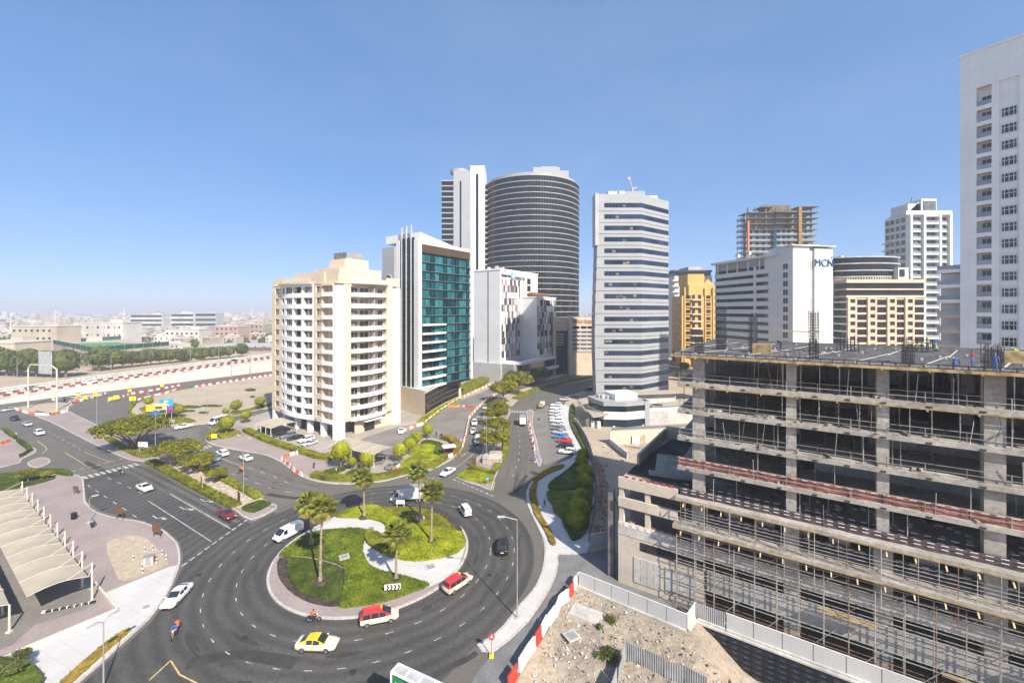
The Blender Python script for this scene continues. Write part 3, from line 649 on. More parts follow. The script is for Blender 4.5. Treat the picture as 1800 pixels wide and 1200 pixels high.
# --- white hotel with a mosaic of coloured panels
def mosaic_hotel():
    P = Vector((-6.7, 235)); e = bld('mosaic_hotel', P, D2, 'white hotel block clad in a purple and grey panel mosaic')
    lbox('main_block', e, 0, 41.9, 0, 18.6, 10.5, 62.8, M_PANELW)
    MB().obox((-.1, 8, 10), (.2, 0, 0), (0, .5, 0), (0, 0, 52)).build('slot', M_DARKSTEEL, e)
    lbox('wing', e, 23.3, 47.1, -10.3, 0, 10.5, 47.8, M_PANELW)
    lbox('roof_edge', e, -.3, 42.2, -.3, 18.9, 62.8, 63.6, M_WHITEW); lbox('roof_edge', e, 23, 47.4, -10.6, -.3, 47.8, 48.4, M_WHITEW)
    pal = [mat('panel_plum', (.17, .11, .135), .5, .05, 1), mat('panel_mauve', (.36, .30, .31), .5, .05, 1), mat('panel_blush', (.60, .53, .52), .5, .05, 1), mat('panel_white', (.76, .75, .73), .5, .05, 1), mat('panel_window', (.03, .03, .035), .08, .2, 1, spec=.8), mat('panel_grey', (.46, .47, .48), .5, .05, 1)]
    r = random.Random(5)
    def mosaic(x0, x1, y, z0, z1, rows, seed):
        h = (z1 - z0) / rows
        for i in range(rows):
            x = x0
            while x < x1 - .5:
                w = r.choice((1.0, 1.35, 1.35, 2.2)); w = min(w, x1 - x)
                k = r.choices(range(6), (14, 16, 14, 24, 22, 10))[0]
                bx('panel', e, x + w / 2, y - .09 - (.1 if k != 4 else 0), z0 + i * h + .1, round(w - .1, 2), .22, round(h - .22, 2), pal[k]); x += w
    mosaic(1.4, 20.4, 0, 13.5, 58.2, 12, 1); mosaic(23.9, 46.8, -10.3, 13.5, 46.6, 9, 2)
    for z in (52, 56.4): lbox('upper_window', e, 29, 33, -.12, .1, z, z + 3.4, M_GLASS_D)
    lbox('upper_pier', e, 24, 26, -.2, .1, 49, 57.5, M_BEIGE)
    for i in range(5): MB().ball((26 + i * 3.6, -5, 49.6), 2.2, 3.4, 1.5, 10, 6).build('roof_awning', M_LOUVRE if i % 2 else M_BROWN, e)
    # sign
    text('Premier Inn', e, 2.6, mat('sign_purple', (.04, .02, .06), .5), (5.4, -.5, 59.2), (R(90), 0, 0), 'sign_lettering', ext=.12, sx=.7)
    MB().tube((12.6, -.1, 60), (12.6, -.5, 60), 2.0, 24).build('sign_disc', mat('sign_teal', (.06, .38, .45), .4), e); MB().ball((12.9, -.5, 60), 1.1, .15, 1.3, 12, 6).build('sign_moon', M_WHITEW, e)
    text('بريمير إن', e, 2.8, _mats['sign_purple'], (19.0, -.5, 59.2), (R(90), 0, 0), 'sign_lettering', ext=.12)
    # podium with two dark glass storeys and white ledges
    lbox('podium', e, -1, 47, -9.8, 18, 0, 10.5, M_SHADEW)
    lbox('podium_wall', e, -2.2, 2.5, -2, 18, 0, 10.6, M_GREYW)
    for z, d in ((10.4, .2), (4.6, 1.6)):
        lbox('ledge', e, 4.5, 50, -13.2 - d, -9.7, z, z + 1.5, M_WHITEW); lbox('ledge', e, 1.5 - d, 4.5, -13.2 - d, 8, z, z + 1.5, M_WHITEW)
    lbox('podium_glass', e, 5, 48, -12.6, -9.75, 6.1, 10.4, M_GLASS_D)
    lbox('portal', e, 48, 51, -13, -4, 0, 11.5, M_WHITEW); lbox('portal', e, 60, 61.6, -13, -4, 0, 11.5, M_WHITEW); lbox('portal_beam', e, 51, 60, -13, -4, 10, 11.5, M_WHITEW)
    units(e, 7, 2, 40, 3, 17, 63.6, 12)
mosaic_hotel()

# --- dark round tower with its white slab
def round_tower():
    Y = 345.0; X = XAT(934, Y); rr = 84 * Y / FOC * .98; e = bld('round_tower', (X, Y), (1, 0), 'tall dark round glass tower with thin white floor rings')
    ZT = ZAT(318, Y - rr * .6); n = 72
    MB().prism([(rr * math.cos(2 * math.pi * i / n), rr * math.sin(2 * math.pi * i / n)) for i in range(n)], 0, ZT).build('glass_drum', M_SLATE, e, smooth=False)
    ring = MB()
    for i in range(n):
        a, c = 2 * math.pi * i / n, 2 * math.pi * (i + 1) / n
        o, p = rr + .55, rr - .1
        ring.add([(o * math.cos(a), o * math.sin(a), 0), (o * math.cos(c), o * math.sin(c), 0), (p * math.cos(c), p * math.sin(c), 0), (p * math.cos(a), p * math.sin(a), 0),
                  (o * math.cos(a), o * math.sin(a), .42), (o * math.cos(c), o * math.sin(c), .42), (p * math.cos(c), p * math.sin(c), .42), (p * math.cos(a), p * math.sin(a), .42)], [(0, 1, 5, 4), (4, 5, 6, 7), (3, 2, 1, 0)])
    me = ring.mesh('floor_ring', mat('pale_ring', (.46, .45, .42), .5))
    z = ZT - .6; k = 0
    while z > 12: link('floor_ring', me, e, (0, 0, z)); z -= 4.15; k += 1
    for i in range(0, 60):
        a = math.pi + math.pi * (i + .5) / 60
        bx('mullion', e, (rr + .12) * math.cos(a), (rr + .12) * math.sin(a), 8, .14, .3, ZT - 8, M_DARKSTEEL, rz=a)
    for i in range(int((ZT - 20) / 4.15)):
        for k in range(60):
            if GR_.random() < .09:
                a = math.pi + math.pi * (k + 1) / 60; bx('pane', e, (rr + .02) * math.cos(a), (rr + .02) * math.sin(a), ZT - 4.5 - i * 4.15 + .3, .1, round(math.pi * rr / 60 - .4, 2), 3.4, M_NAVYGL, rz=a)
    bx('roof_cap', e, 10, -24, ZT, 20, 10, 8.4, M_PANEL); bx('roof_cap', e, 20, -21, ZT, 14, 12, 6.6, M_PANEL); bx('roof_cap', e, 12, -26, ZT + 8.4, 12, 5, .5, M_ROOFEQ)
    MB().prism([((rr - 2) * math.cos(2 * math.pi * i / n), (rr - 2) * math.sin(2 * math.pi * i / n)) for i in range(n)], ZT, ZT + 2.5).build('parapet', M_PANEL, e)
    # slab tower on its flank
    Ys = Y - rr * .55; f = lambda px: XAT(px, Ys) - X; dy = Ys - Y
    def sl(nm, p0, p1, row, m, d0=0, d1=26): return lbox(nm, e, f(p0), f(p1), dy + d0, dy + d1, 0, ZAT(row, Ys), m)
    sl('slab_glass', 776, 798, 318, M_SLATE, 1)
    zt = ZAT(316, Ys); z = zt
    while z > 15: lbox('slab_band', e, f(775.5), f(797), dy + .6, dy + 26, z - .9, z, M_PANEL); z -= 4.15
    sl('slab_pier', 797, 827, 300, M_PANEL, .3); sl('slab_pier', 827, 852, 291, M_PANELW)
    lbox('slab_slot', e, f(808), f(811), dy + .2, dy + 1, 60, ZAT(318, Ys), M_GLASS_D); lbox('slab_slot', e, f(836.5), f(841), dy - .1, dy + .6, 60, ZAT(306, Ys), M_SLATE)
    MB().tube((f(806), dy + 8, ZAT(300, Ys)), (f(806), dy + 8, ZAT(295, Ys)), 7.5, 20).build('roof_drum', M_PANEL, e)
    z = ZAT(330, Ys)
    while z > 60: lbox('link_band', e, f(851), f(858), dy + 4, dy + 12, z - 1.2, z, M_PANEL); z -= 4.15
round_tower()

# --- low mall under the round tower
def mall():
    Y = 262.0; f = lambda px: XAT(px, Y) - XAT(975, Y); e = bld('shopping_block', (XAT(975, Y), Y), (1, 0), 'beige grey mall block with red lettering beside the striped tower')
    z = lambda r: ZAT(r, Y)
    lbox('wall', e, f(972), f(1075), .6, 40, 0, z(560), M_BEIGE)
    for i in range(6):
        for a, c in ((1007, 1019), (1021.5, 1031.5), (1033, 1041), (1043, 1055)):
            lbox('window', e, f(a), f(c), .45, .65, z(577.5 + i * 7.2), z(573.2 + i * 7.2), M_GLASS_D)
        lbox('band', e, f(1006), f(1062), .1, .6, z(582.5 + i * 7.2), z(578.6 + i * 7.2), M_GREYW)
    lbox('column', e, f(1000), f(1006), -1.2, 1, 0, z(554), M_CONC_L)
    for r in (566, 573): lbox('ledge', e, f(978), f(998), 0, .7, z(r + 1.5), z(r), M_CONC_L)
    lbox('entrance_void', e, f(978), f(998), .4, .7, 0, z(581), M_GLASS_D)
    for i in range(5): lbox('entrance_bar', e, f(978), f(991), .2, .5, z(606.5 - i * 4.5), z(605 - i * 4.5), M_GREYW)
    text('delco kean', e, 4.0, mat('sign_red', (.30, .04, .03), .5), (f(1025), .0, z(567.5)), (R(90), 0, 0), 'sign_lettering', sx=.75)
    lbox('roof_planter', e, f(974), f(1062), 2, 8, z(560), z(558), M_CONC_L)
    return e, f, z
MALL = mall()

# --- white striped office tower
def striped_tower():
    Y = 180.0; Cn = Vector((XAT(1127.5, Y), Y)); e = bld('striped_tower', Cn, (1, 0), 'tall silver office tower with dark ribbon windows and a bent front')
    W = Cn.x - XAT(1051, Y); ur = Vector((.794, .608)); Lr = 20.6
    pR = ur * Lr
    ZT = ZAT(341, Y); n = 19; FH = 4.86; z0 = ZT - 2.4 - n * FH
    def foot(d, bul=0):
        return [(-W - bul - d, 0 - d), (0 + .3 * d, -d), (pR.x + d, pR.y - .3 * d), (pR.x + d, pR.y + 22), (pR.x - 6, pR.y + 30), (-W + 6, 30), (-W + 1.6 - bul - d, 16)]
    MB().prism(foot(-.14), 0, ZT - .5).build('glass_core', mat('ribbon_glass', (.03, .055, .10), .04, .3, .12, spec=.9, metal=.5), e)
    bulge = lambda z: 1.3 * math.exp(-((z - 28) / 32) ** 2)
    for i in range(n):
        z = z0 + i * FH; bl = bulge(z)
        # two cladding courses per storey with an open joint between them
        for a, h in ((-1.42, 1.22), (0.0, 1.42)):
            MB().prism(foot(0, bl), z + a, z + a + h).build('cladding_course', M_PANEL, e)
        fl = foot(0, bl)
        # solid ends of the ribbon
        lbox('end_panel', e, -W - bl, -W + 2.7, -.01, .8, z + 1.43, z + FH - 1.43, M_PANEL)
        MB().prism([(-W - bl, .8), (-W - bl + 1.6, 16), (-W - bl + 2.2, 16.2), (-W - bl + .6, .8)], z + 1.43, z + FH - 1.43).build('end_panel', M_PANEL, e)
    for i in range(n):
        z = z0 + i * FH + 1.42
        b = MB()
        for k in range(int((W - 2.9) / 1.5)): b.box(-W + 3.1 + k * 1.5, .08, z, .09, .1, FH - 2.84)
        for k in range(13): q = ur * (k + .5) * 1.55; b.box(q.x - .16, q.y + .1, z, .12, .1, FH - 2.84)
        b.build('mullion_row', M_DARKSTEEL, e)
        for k in range(int((W - 2.9) / 1.5)):
            if GR_.random() < .12: bx('blind', e, -W + 3.85 + k * 1.5, .12, z + GR_.choice((0, .3, .7)), 1.36, .03, FH - 3.1 - .7, M_BLIND)
    MB().prism(foot(0), ZT - 3.82, ZT).build('parapet', M_PANEL, e)
    lbox('edge_fin', e, -W - 1.2, -W + .2, -.4, 6, ZT - 22, ZT + .3, M_GREYW)
    lbox('roof_unit', e, -13, -9, 5, 9, ZT, ZT + 2.6, M_ROOFEQ); lbox('roof_unit', e, -8.4, -5.6, 5, 8, ZT, ZT + 2.8, M_STEEL)
    MB().prism([(-7, 9), (4, 8), (6, 14), (-6, 16)], ZT, ZT + 3.6).build('plant_room', M_PANEL, e)
    lbox('roof_unit', e, 6, 10, 9, 13, ZT, ZT + 1.8, M_ROOFEQ)
    # window-cleaning crane
    MB().tube((-1, 10, ZT + 3.6), (-1, 10, ZT + 5.4), .5, 8).tube((-1, 10, ZT + 5), (-2.6, 9, ZT + 9), .28, 6).tube((-2.6, 9, ZT + 9), (-3.6, 8.4, ZT + 9.4), .4, 6).tube((-1, 10, ZT + 5), (1.4, 11, ZT + 6), .25, 6).build('roof_crane', M_GREYW, e)
    bx('crane_head', e, -3.0, 8.6, ZT + 8.6, 1.2, .9, 1.2, M_GREYW)
    # low annexe with ribbon windows
    a = G(1135, 750); q = a - Vector((Cn.x, Cn.y, 0))
striped_tower()
def annexe():
    A = G(1101, 751); B = G(1140, 747); e = bld('pavilion', A, (B - A), 'low silver pavilion with dark ribbon windows before the striped tower')
    L = (B - A).length; poly = lambda d: [(-L * .85 - d, 7.5 - d * .3), (-L * .78, 3.2 - d), (0, -d), (L, 0 - d), (L + d, 14), (-L * .8 - d, 14)]
    for z0, z1, m, d in ((0, 2.6, M_NAVYGL, -.3), (2.6, 5.2, M_PANELW, .1), (5.2, 7.2, M_NAVYGL, -.3), (7.2, 8.6, M_PANEL, .1)):
        MB().prism(poly(d), z0, z1).build('glass_band' if m is M_NAVYGL else 'cladding_band', m, e)
    lbox('end_pier', e, L - 1.6, L + .3, -.3, 2, 0, 8.6, M_PANEL)
    lbox('roof_plant', e, -L * .2, L * .8, 4, 11, 8.6, 10.6, M_WHITEW); units(e, 4, -L * .7, 0, 6, 13, 8.6, 31, 1.2)
annexe()
def gold_block():
    Y = 300.0; f = lambda px: XAT(px, Y) - XAT(1182, Y); z = lambda r: ZAT(r, Y)
    e = bld('ochre_block', (XAT(1182, Y), Y), (1, 0), 'ochre apartment block with stepped top left of the blue-lettered offices')
    lbox('wall', e, f(1199), f(1258), .6, 19, 0, z(520), M_GOLD)
    for i in range(8):
        for y in (4, 9, 14): lbox('side_window', e, f(1199) - .12, f(1199) + .1, y, y + 2, z(528 + i * 12.6), z(522 + i * 12.6), M_GLASS_D)
    lbox('upper_wall', e, f(1212), f(1258), 1.2, 18, z(520), z(500), M_GOLD); lbox('turret', e, f(1212), f(1241), 3, 20, z(500), z(481), M_GOLD)
    MB().add([(f(1238), 2, z(500)), (f(1257), 2, z(500)), (f(1247), 2, z(490)), (f(1238), 20, z(500)), (f(1257), 20, z(500)), (f(1247), 20, z(490))], [(0, 1, 2), (3, 5, 4), (0, 2, 5, 3), (1, 4, 5, 2)]).build('gable', M_GOLD, e)
    for i in range(9):
        r = 516 + i * 12.6
        for a in (1206.5, 1241.5):
            p = lbox('window', e, f(a), f(a + 8), .2, .7, z(r + 9), z(r + 3), M_GLASS_D)
            lbox('sill', e, f(a - 1), f(a + 9), -.4, .6, z(r + 11), z(r + 9.2), M_GOLD)
        for a in (1217, 1228): lbox('balcony_window', e, f(a), f(a + 5), .3, .7, z(r + 9), z(r + 2), M_GLASS_D)
        lbox('balcony', e, f(1216), f(1234), -1.2, .6, z(r + 12), z(r + 9.6), M_CREAMW)
    lbox('stair_glass', e, f(1217), f(1235), -.8, .4, 0, z(580), M_SLATE)
    for a in (1203, 1239, 1253): lbox('pilaster', e, f(a), f(a + 2.2), -.1, .6, 0, z(505), M_GOLD)
    # darker block behind
    g = bld('grey_balcony_block', (XAT(1182, 360), 360), (1, 0), 'dark grey flats with glass balconies behind the ochre block')
    h = lambda px: XAT(px, 360) - XAT(1182, 360); zz = lambda r: ZAT(r, 360)
    lbox('wall', g, h(1186), h(1252), 0, 25, 0, zz(485), M_TOWERJ); lbox('roof_slab', g, h(1181), h(1250), -2, 25, zz(478), zz(475), M_DARKSTEEL)
    lbox('roof_block', g, h(1210), h(1233), 0, 20, zz(475), zz(469), M_GREYW); lbox('top_floor', g, h(1188), h(1250), .4, 24, zz(485), zz(478), M_SLATE)
    for i in range(8):
        lbox('balcony', g, h(1181), h(1194), -2, 1, zz(494 + i * 10), zz(492 + i * 10), M_TOWERJ); lbox('glazing', g, h(1196), h(1208), -.2, .1, zz(492 + i * 10), zz(486 + i * 10), M_TEAL)
gold_block()

def mcn_offices():
    C = Vector((133.5, 200)); u = Vector((.979, .205)); e = bld('white_office_block', C, u, 'white panelled office block with blue MCN lettering')
    inv = e.matrix_basis.inverted(); Lf = 55.0
    ZT = 70.8
    v = (inv @ Vector((C.x - .205 * 10, C.y + .979 * 10, 0))) ; v = Vector((v.x, v.y, 0)) / 10      # along the side front
    # plain front towards the street
    lbox('front_wall', e, 0, 9.3, 0, 14, 0, ZT + .4, M_PANELW); lbox('front_wall', e, 9.3, 12.4, .9, 14, 0, ZT, M_GREYW); lbox('front_wall', e, 12.4, 23, 0, 14, 0, ZT - .6, M_PANELW)
    lbox('rear_block', e, .6, 22, 14, 55, 0, ZT - 3, M_PANEL)
    text('MCN', e, 5.0, mat('sign_blue', (.015, .10, .26), .4), (17.6, -.25, 61.4), (R(90), 0, 0), 'sign_lettering', ext=.15)
    MB().obox((21.6, -.3, 65.4), (.8, 0, 1.1), (0, .2, 0), (.35, 0, -.2)).build('sign_tick', _mats['sign_blue'], e)
    # ribbon-window front receding to the left (x = 0 face, outward -x)
    lbox('core', e, .5, 10, 14, 55, 0, 60, M_NAVYGL)
    FH = 4.15
    for i in range(17):
        z = 1.0 + i * FH
        if z > 62: break
        lbox('spandrel', e, -.15, .6, 9, 55, z, z + 2.35, M_PANELW)
        lbox('ribbon', e, .1, .45, 12, 54.8, z + 2.35, z + FH, M_NAVYGL) if False else None
        for a, w in ((14.6, 8), (22.8, 1.2), (24.6, 30)):
            if w > 2:
                k = int(w / 2.0)
                for j in range(k):
                    bx('pane', e, .3, a + w * (j + .5) / k, z + 2.4, .12, round(w / k - .1, 2), FH - 2.45, M_TEAL if rnd.random() < .35 else M_NAVYGL)
        lbox('pier', e, -.14, .6, 22.7, 24.4, z + 2.35, z + FH, M_PANELW); lbox('pier', e, -.14, .6, 8.9, 14.4, z + 2.35, z + FH, M_PANELW)
        if i > 1:
            w = bx('stair_window', e, -.05, 4.2, z + 1.0, .2, 2.6, 2.6, M_GLASS_D); bx('window_frame', w, -.12, 0, 0, .06, .12, 2.6, M_WHITEW)
    lbox('upper_wall', e, -.1, .6, 0, 9, 0, ZT, M_PANELW); lbox('upper_wall', e, -.1, 10, 9, 17, 60.8, ZT - 1.5, M_PANELW)
    lbox('loggia_wall', e, 4, 10, 17, 55, 60, 66, M_NAVYGL); lbox('loggia_edge', e, -.1, .5, 17, 55, 60.6, 61.4, M_PANELW)
    lbox('roof', e, -2.0, 23, 8, 56, ZT - 3.6, ZT - 2.4, M_PANELW); lbox('roof', e, -1.6, 23.6, -1.2, 8, ZT, ZT + .5, M_PANELW)
    for y in (20, 28, 36, 44, 52): lbox('loggia_post', e, -.1, .6, y, y + .8, 61.4, ZT - 3.6, M_PANELW)
    units(e, 10, 2, 22, 3, 50, ZT, 41, 2.6)
mcn_offices()

def scaffold_tower():
    Y = 330.0; f = lambda px: XAT(px, Y) - XAT(1368, Y); z = lambda r: ZAT(r, Y)
    M_CONC, M_CONC_L = mat('brown_raw_concrete', (.17, .135, .105), .9, .2, .2), mat('weathered_concrete', (.30, .29, .28), .9, .1, .2)
    e = bld('unfinished_tower', (XAT(1368, Y), Y), (1, 0), 'unfinished tower with bare upper floors and hoist tracks', 'building')
    n = 22; top = z(360)
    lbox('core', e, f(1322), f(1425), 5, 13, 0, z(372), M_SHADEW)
    lbox('stair_core', e, f(1350), f(1398), 5, 13, z(372), z(358), M_CONC)
    M_BLUEB = mat('blue_balcony', (.22, .29, .36), .3, .1, 1)
    for i in range(n):
        zz = top - 1 - i * 4.5; raw = i < 5
        lbox('floor_slab', e, f(1314 + (i < 1) * 26), f(1362), 1, 14, zz - .5, zz, M_CONC if raw else M_CONC_L)
        if i: lbox('floor_slab', e, f(1362), f(1402), -1, 14, zz - .5, zz, M_CONC if raw else M_CONC_L)
        lbox('floor_slab', e, f(1405), f(1440 if i < 3 else 1437), 0, 14, zz - .5, zz, M_CONC if raw else M_CONC_L)
        if i > 1: lbox('balcony', e, f(1311), f(1314), 2, 14, zz - .5, zz + 1, M_BLUEB)
        if not raw:
            for a, c, y in ((1315, 1361, .8), (1364, 1400, -1.2), (1407, 1436, -.2)):
                lbox('balustrade', e, f(a), f(c), y, y + .15, zz, zz + 1.2, M_BLUEB)
                for k in range(4):
                    w = (c - a) / 4; lbox('infill_wall', e, f(a + w * k), f(a + w * k + w * .45), y + 2.4, y + 2.8, zz, zz + 4, M_CREAMW if k % 2 else M_GREYW)
        else:
            for a in (1318, 1332, 1350, 1368, 1390, 1412, 1430): bx('column', e, f(a), 3, zz - 4.5, .9, .9, 4, M_CONC)
    lbox('hoist_track', e, f(1313.5), f(1316.5), -.8, .6, 0, z(388), M_ORANGE); lbox('hoist_track', e, f(1401), f(1406.5), -2.2, -.4, 0, z(364), mat('rust_track', (.30, .18, .05), .8, .2, 1))
    lbox('glass_strip', e, f(1359), f(1363), -1.6, -.8, 0, z(400), M_TEAL)
    for a in (1312, 1440): 
        for k in range(3): lbox('scaffold_pole', e, f(a), f(a) + .25, 1 + 6 * k, 1.25 + 6 * k, 0, z(370 + 6 * k), M_STEEL)
scaffold_tower()

def beige_block():
    Y = 225.0; f = lambda px: XAT(px, Y) - XAT(1466, Y); z = lambda r: ZAT(r, Y)
    e = bld('beige_block', (XAT(1466, Y), Y), (1, 0), 'beige stone block of square bays under a round glass top')
    lbox('glass_core', e, f(1490), f(1627), 1.0, 10, 0, z(492), M_SLATE)
    for i in range(9):
        r = 523 + i * 13.1
        lbox('spandrel', e, f(1490), f(1628), .4, 1.1, z(r + 3.4), z(r), M_BEIGE)
        for a in (1490, 1525, 1559.5, 1591):
            lbox('bay_pier', e, f(a), f(a + 4.2), -.25, 1.1, z(r + 13.1), z(r), M_BEIGE); lbox('bay_pier', e, f(a + 13), f(a + 16), -.25, 1.1, z(r + 13.1), z(r), M_BEIGE)
            lbox('bay_sill', e, f(a + 4.2), f(a + 13), -.2, .9, z(r + 13.1), z(r + 9.4), M_BEIGE); lbox('bay_head', e, f(a + 4.2), f(a + 13), -.2, .9, z(r + 2.6), z(r), M_BEIGE)
            lbox('window', e, f(a + 4.2), f(a + 13), .3, .5, z(r + 9.4), z(r + 2.6), M_GLASS_D)
        for a in (1507, 1541.5, 1575.5, 1608): 
            w = lbox('wide_window', e, f(a), f(a + 17), .75, .95, z(r + 13.1), z(r + 3.4), M_SLATE); bx('mullion', w, 0, -.15, 0, .15, .1, 3.0, M_DARKSTEEL)
    for r0, r1 in ((492, 497), (507, 509.5), (519, 523)): lbox('stone_band', e, f(1488), f(1628), .0, 9, z(r1), z(r0), M_BEIGE)
    lbox('roof', e, f(1488), f(1628), 0, 11, z(492), z(491), M_BEIGE)
    lbox('side_glass', e, f(1489.6), f(1492), 1.2, 10, 0, z(518), M_TEAL)
    for i in range(7): lbox('side_band', e, f(1489), f(1492), .2, 10.5, z(532 + i * 13), z(529 + i * 13), M_WHITEW)
    # round glass top
    c = f(1548); rr = f(1611) - c; n = 48
    pol = lambda r: [(c + r * math.cos(2 * math.pi * i / n), 12 + r * .5 * math.sin(2 * math.pi * i / n)) for i in range(n)]
    MB().prism(pol(rr), z(482), z(451)).build('drum_glass', M_SLATE, e)
    for r in (449, 460.5, 473, 484): MB().prism(pol(rr + .5), z(r + 1.8), z(r)).build('drum_ring', M_CONC_L, e)
    for i in range(46):
        a = math.pi + math.pi * i / 45; bx('drum_fin', e, c + rr * math.cos(a), 12 + rr * .5 * math.sin(a), z(492), .35, .5, z(485) - z(492), M_CONC_L, rz=a)
    lbox('corner_block', e, f(1582), f(1600), 1, 9, z(492), z(470), M_TOWERJ)
    lbox('corner_window', e, f(1584), f(1593), .8, 1.1, z(486), z(473), M_GLASS_D)
    units(e, 5, f(1505), f(1560), 8, 24, z(449), 51, 1.5)
beige_block()

def pale_tower():
    Y = 262.0; f = lambda px: XAT(px, Y) - XAT(1560, Y); z = lambda r: ZAT(r, Y)
    e = bld('pale_flats_tower', (XAT(1560, Y), Y), (1, 0), 'pale grey flats tower with open balcony frames behind the beige block')
    lbox('core', e, f(1598), f(1668), 1.6, 17, 0, z(376), M_TOWERJ)
    M_JG = mat('greyed_glass', (.16, .17, .175), .15, .2, .5, spec=.6, rnd_obj=.3)
    n = 19
    for i in range(n):
        r = 378 + i * 13.4
        for a, c, y in ((1600, 1621, 0), (1625, 1648, -1), (1652, 1668, 0)):
            lbox('balcony', e, f(a), f(c), y, 1.8, z(r + 3.2), z(r + .6), M_TOWERJ)
            lbox('glazing', e, f(a + 1.5), f(c - 1), 1.3, 1.65, z(r + 11.5), z(r + 3.6), M_JG)
            lbox('balustrade', e, f(a), f(c), y, y + .12, z(r + .4), z(r - 3.2), M_BALU)
        for y in (2.6, 6.4, 10.2, 13.8):
            lbox('window', e, f(1598) - .1, f(1598) + .2, y, y + 2.6, z(r + 10.5), z(r + 2.5), M_JG)
        lbox('side_ledge', e, f(1598) - .7, f(1598), 1.7, 17, z(r + 1.6), z(r + .4), M_WHITEW)
        if 2 < i < 8: lbox('side_balcony', e, f(1598) - 2.2, f(1598), 13, 17, z(r + 5), z(r + 3.4), M_TOWERJ)
    for a in (1597.5, 1621, 1648.5, 1667): lbox('frame_pier', e, f(a), f(a + 3.4), -1.3, 1.9, 0, z(374), M_WHITEW)
    lbox('top_band', e, f(1590), f(1670), -1.2, 2, z(378), z(371), M_TOWERJ)
    lbox('upper_block', e, f(1604), f(1655), 3, 15, z(376), z(356), M_TOWERJ); lbox('crown', e, f(1625), f(1652), 2, 13, z(372), z(348), M_TOWERJ); lbox('crown_glass', e, f(1628), f(1650), 1.6, 2.1, z(370), z(352), M_JG)
    MB().add([(f(1600), 3, z(376)), (f(1626), 3, z(376)), (f(1626), 3, z(350)), (f(1600), 16, z(376)), (f(1626), 16, z(376)), (f(1626), 16, z(350))], [(0, 1, 2), (3, 5, 4), (0, 2, 5, 3)]).build('roof_slope', M_TOWERJ, e)
    bx('mast', e, f(1629), 10, z(348), .3, .3, 3, M_DARKSTEEL)
pale_tower()

def white_tower():
    P = Vector((117.1, 110.0)); u = Vector((.522, -.853)); e = bld('white_flats_tower', P, u, 'tall white panelled flats tower at the picture edge')
    ZT = 105.8; FH = 4.03; L = 46
    M_W = brickmat('white_tower_panels', (.80, .795, .785), (.78, .775, .765), (.64, .635, .625), 3.2, 2.0, rough=.6, vertical=True, offset=0, msize=.03, bump=.15, blotch=.05)
    # local x towards the viewer, outward is -y ; openings at x 3.6..6.6 (balconies) and 8.1..10.2 (windows)
    ux = lambda px: (lambda k: (k * P.y - P.x) / (u.x - k * u.y))((px - 900) / FOC)
    bA, bB, wA, wB, pA = ux(1716.5), ux(1743), ux(1761), ux(1786), ux(1756)
    lbox('wall', e, 0, bA, 0, 22, 0, ZT, M_W); lbox('wall', e, bB, pA, 0, 22, 0, ZT, M_W); lbox('wall', e, wB + .5, L, 0, 22, 0, ZT, M_W)
    lbox('rear_wall', e, bA, bB, 1.8, 22, 0, ZT - 9, M_W); lbox('rear_wall', e, pA, wB + .5, .5, 22, 0, ZT - 9, M_W)
    lbox('top_wall', e, bA, bB, 0, 22, ZT - 9, ZT, M_W); lbox('top_wall', e, pA, wB + .5, 0, 22, ZT - 9, ZT, M_W)
    z0 = ZAT(160, P.y - .853 * bA) - FH
    for i in range(25):
        z = z0 - i * FH
        if z < 4: break
        s = lbox('balcony', e, bA, bB, -.05, 1.8, z - 1.1, z - .1, M_W)
        lbox('balustrade', e, bA, bB, 0, .08, z - .1, z + 1.0, M_BALU); lbox('handrail', e, bA, bB, -.04, .1, z + 1.0, z + 1.08, M_STEEL)
        w = lbox('balcony_door', e, bA + .7, bB - .05, 1.66, 1.82, z - .1, z + 2.5, M_GLASS_D); bx('door_frame', w, -.2, -.1, 0, .08, .06, 2.6, M_WHITEW)
        if i > 0:
            zz = z - 1.2
            w = lbox('window', e, wA, wB, .3, .52, zz + .9, zz + 3.0, M_GLASS_D)
            for dx in (-.33, 0, .33): bx('mullion', w, dx * (wB - wA), -.15, 0, .09, .06, 2.1, M_WHITEW)
            bx('transom', w, 0, -.16, 1.2, wB - wA, .06, .1, M_WHITEW)
            bx('window_frame', w, 0, -.14, -.08, wB - wA + .2, .1, .1, M_WHITEW); bx('window_frame', w, 0, -.14, 2.08, wB - wA + .2, .1, .1, M_WHITEW)
    lbox('roof', e, -.3, L + .3, -.3, 22.3, ZT, ZT + .6, M_W)
    # lower wing with deep balconies on the far side
    for i in range(12):
        z = ZAT(604, 118) - 16 + i * FH
        if z > 52: break
        lbox('wing_balcony', e, -4.6, -.2, 1.0, 6, z - .9, z, M_BEIGE if i < 7 else M_W); lbox('wing_balustrade', e, -4.6, -.2, 1.0, 1.1, z, z + 1.1, M_BALU)
    lbox('wing_wall', e, -4.4, -.1, 3, 9, 0, 50, M_TOWERJ)
white_tower()

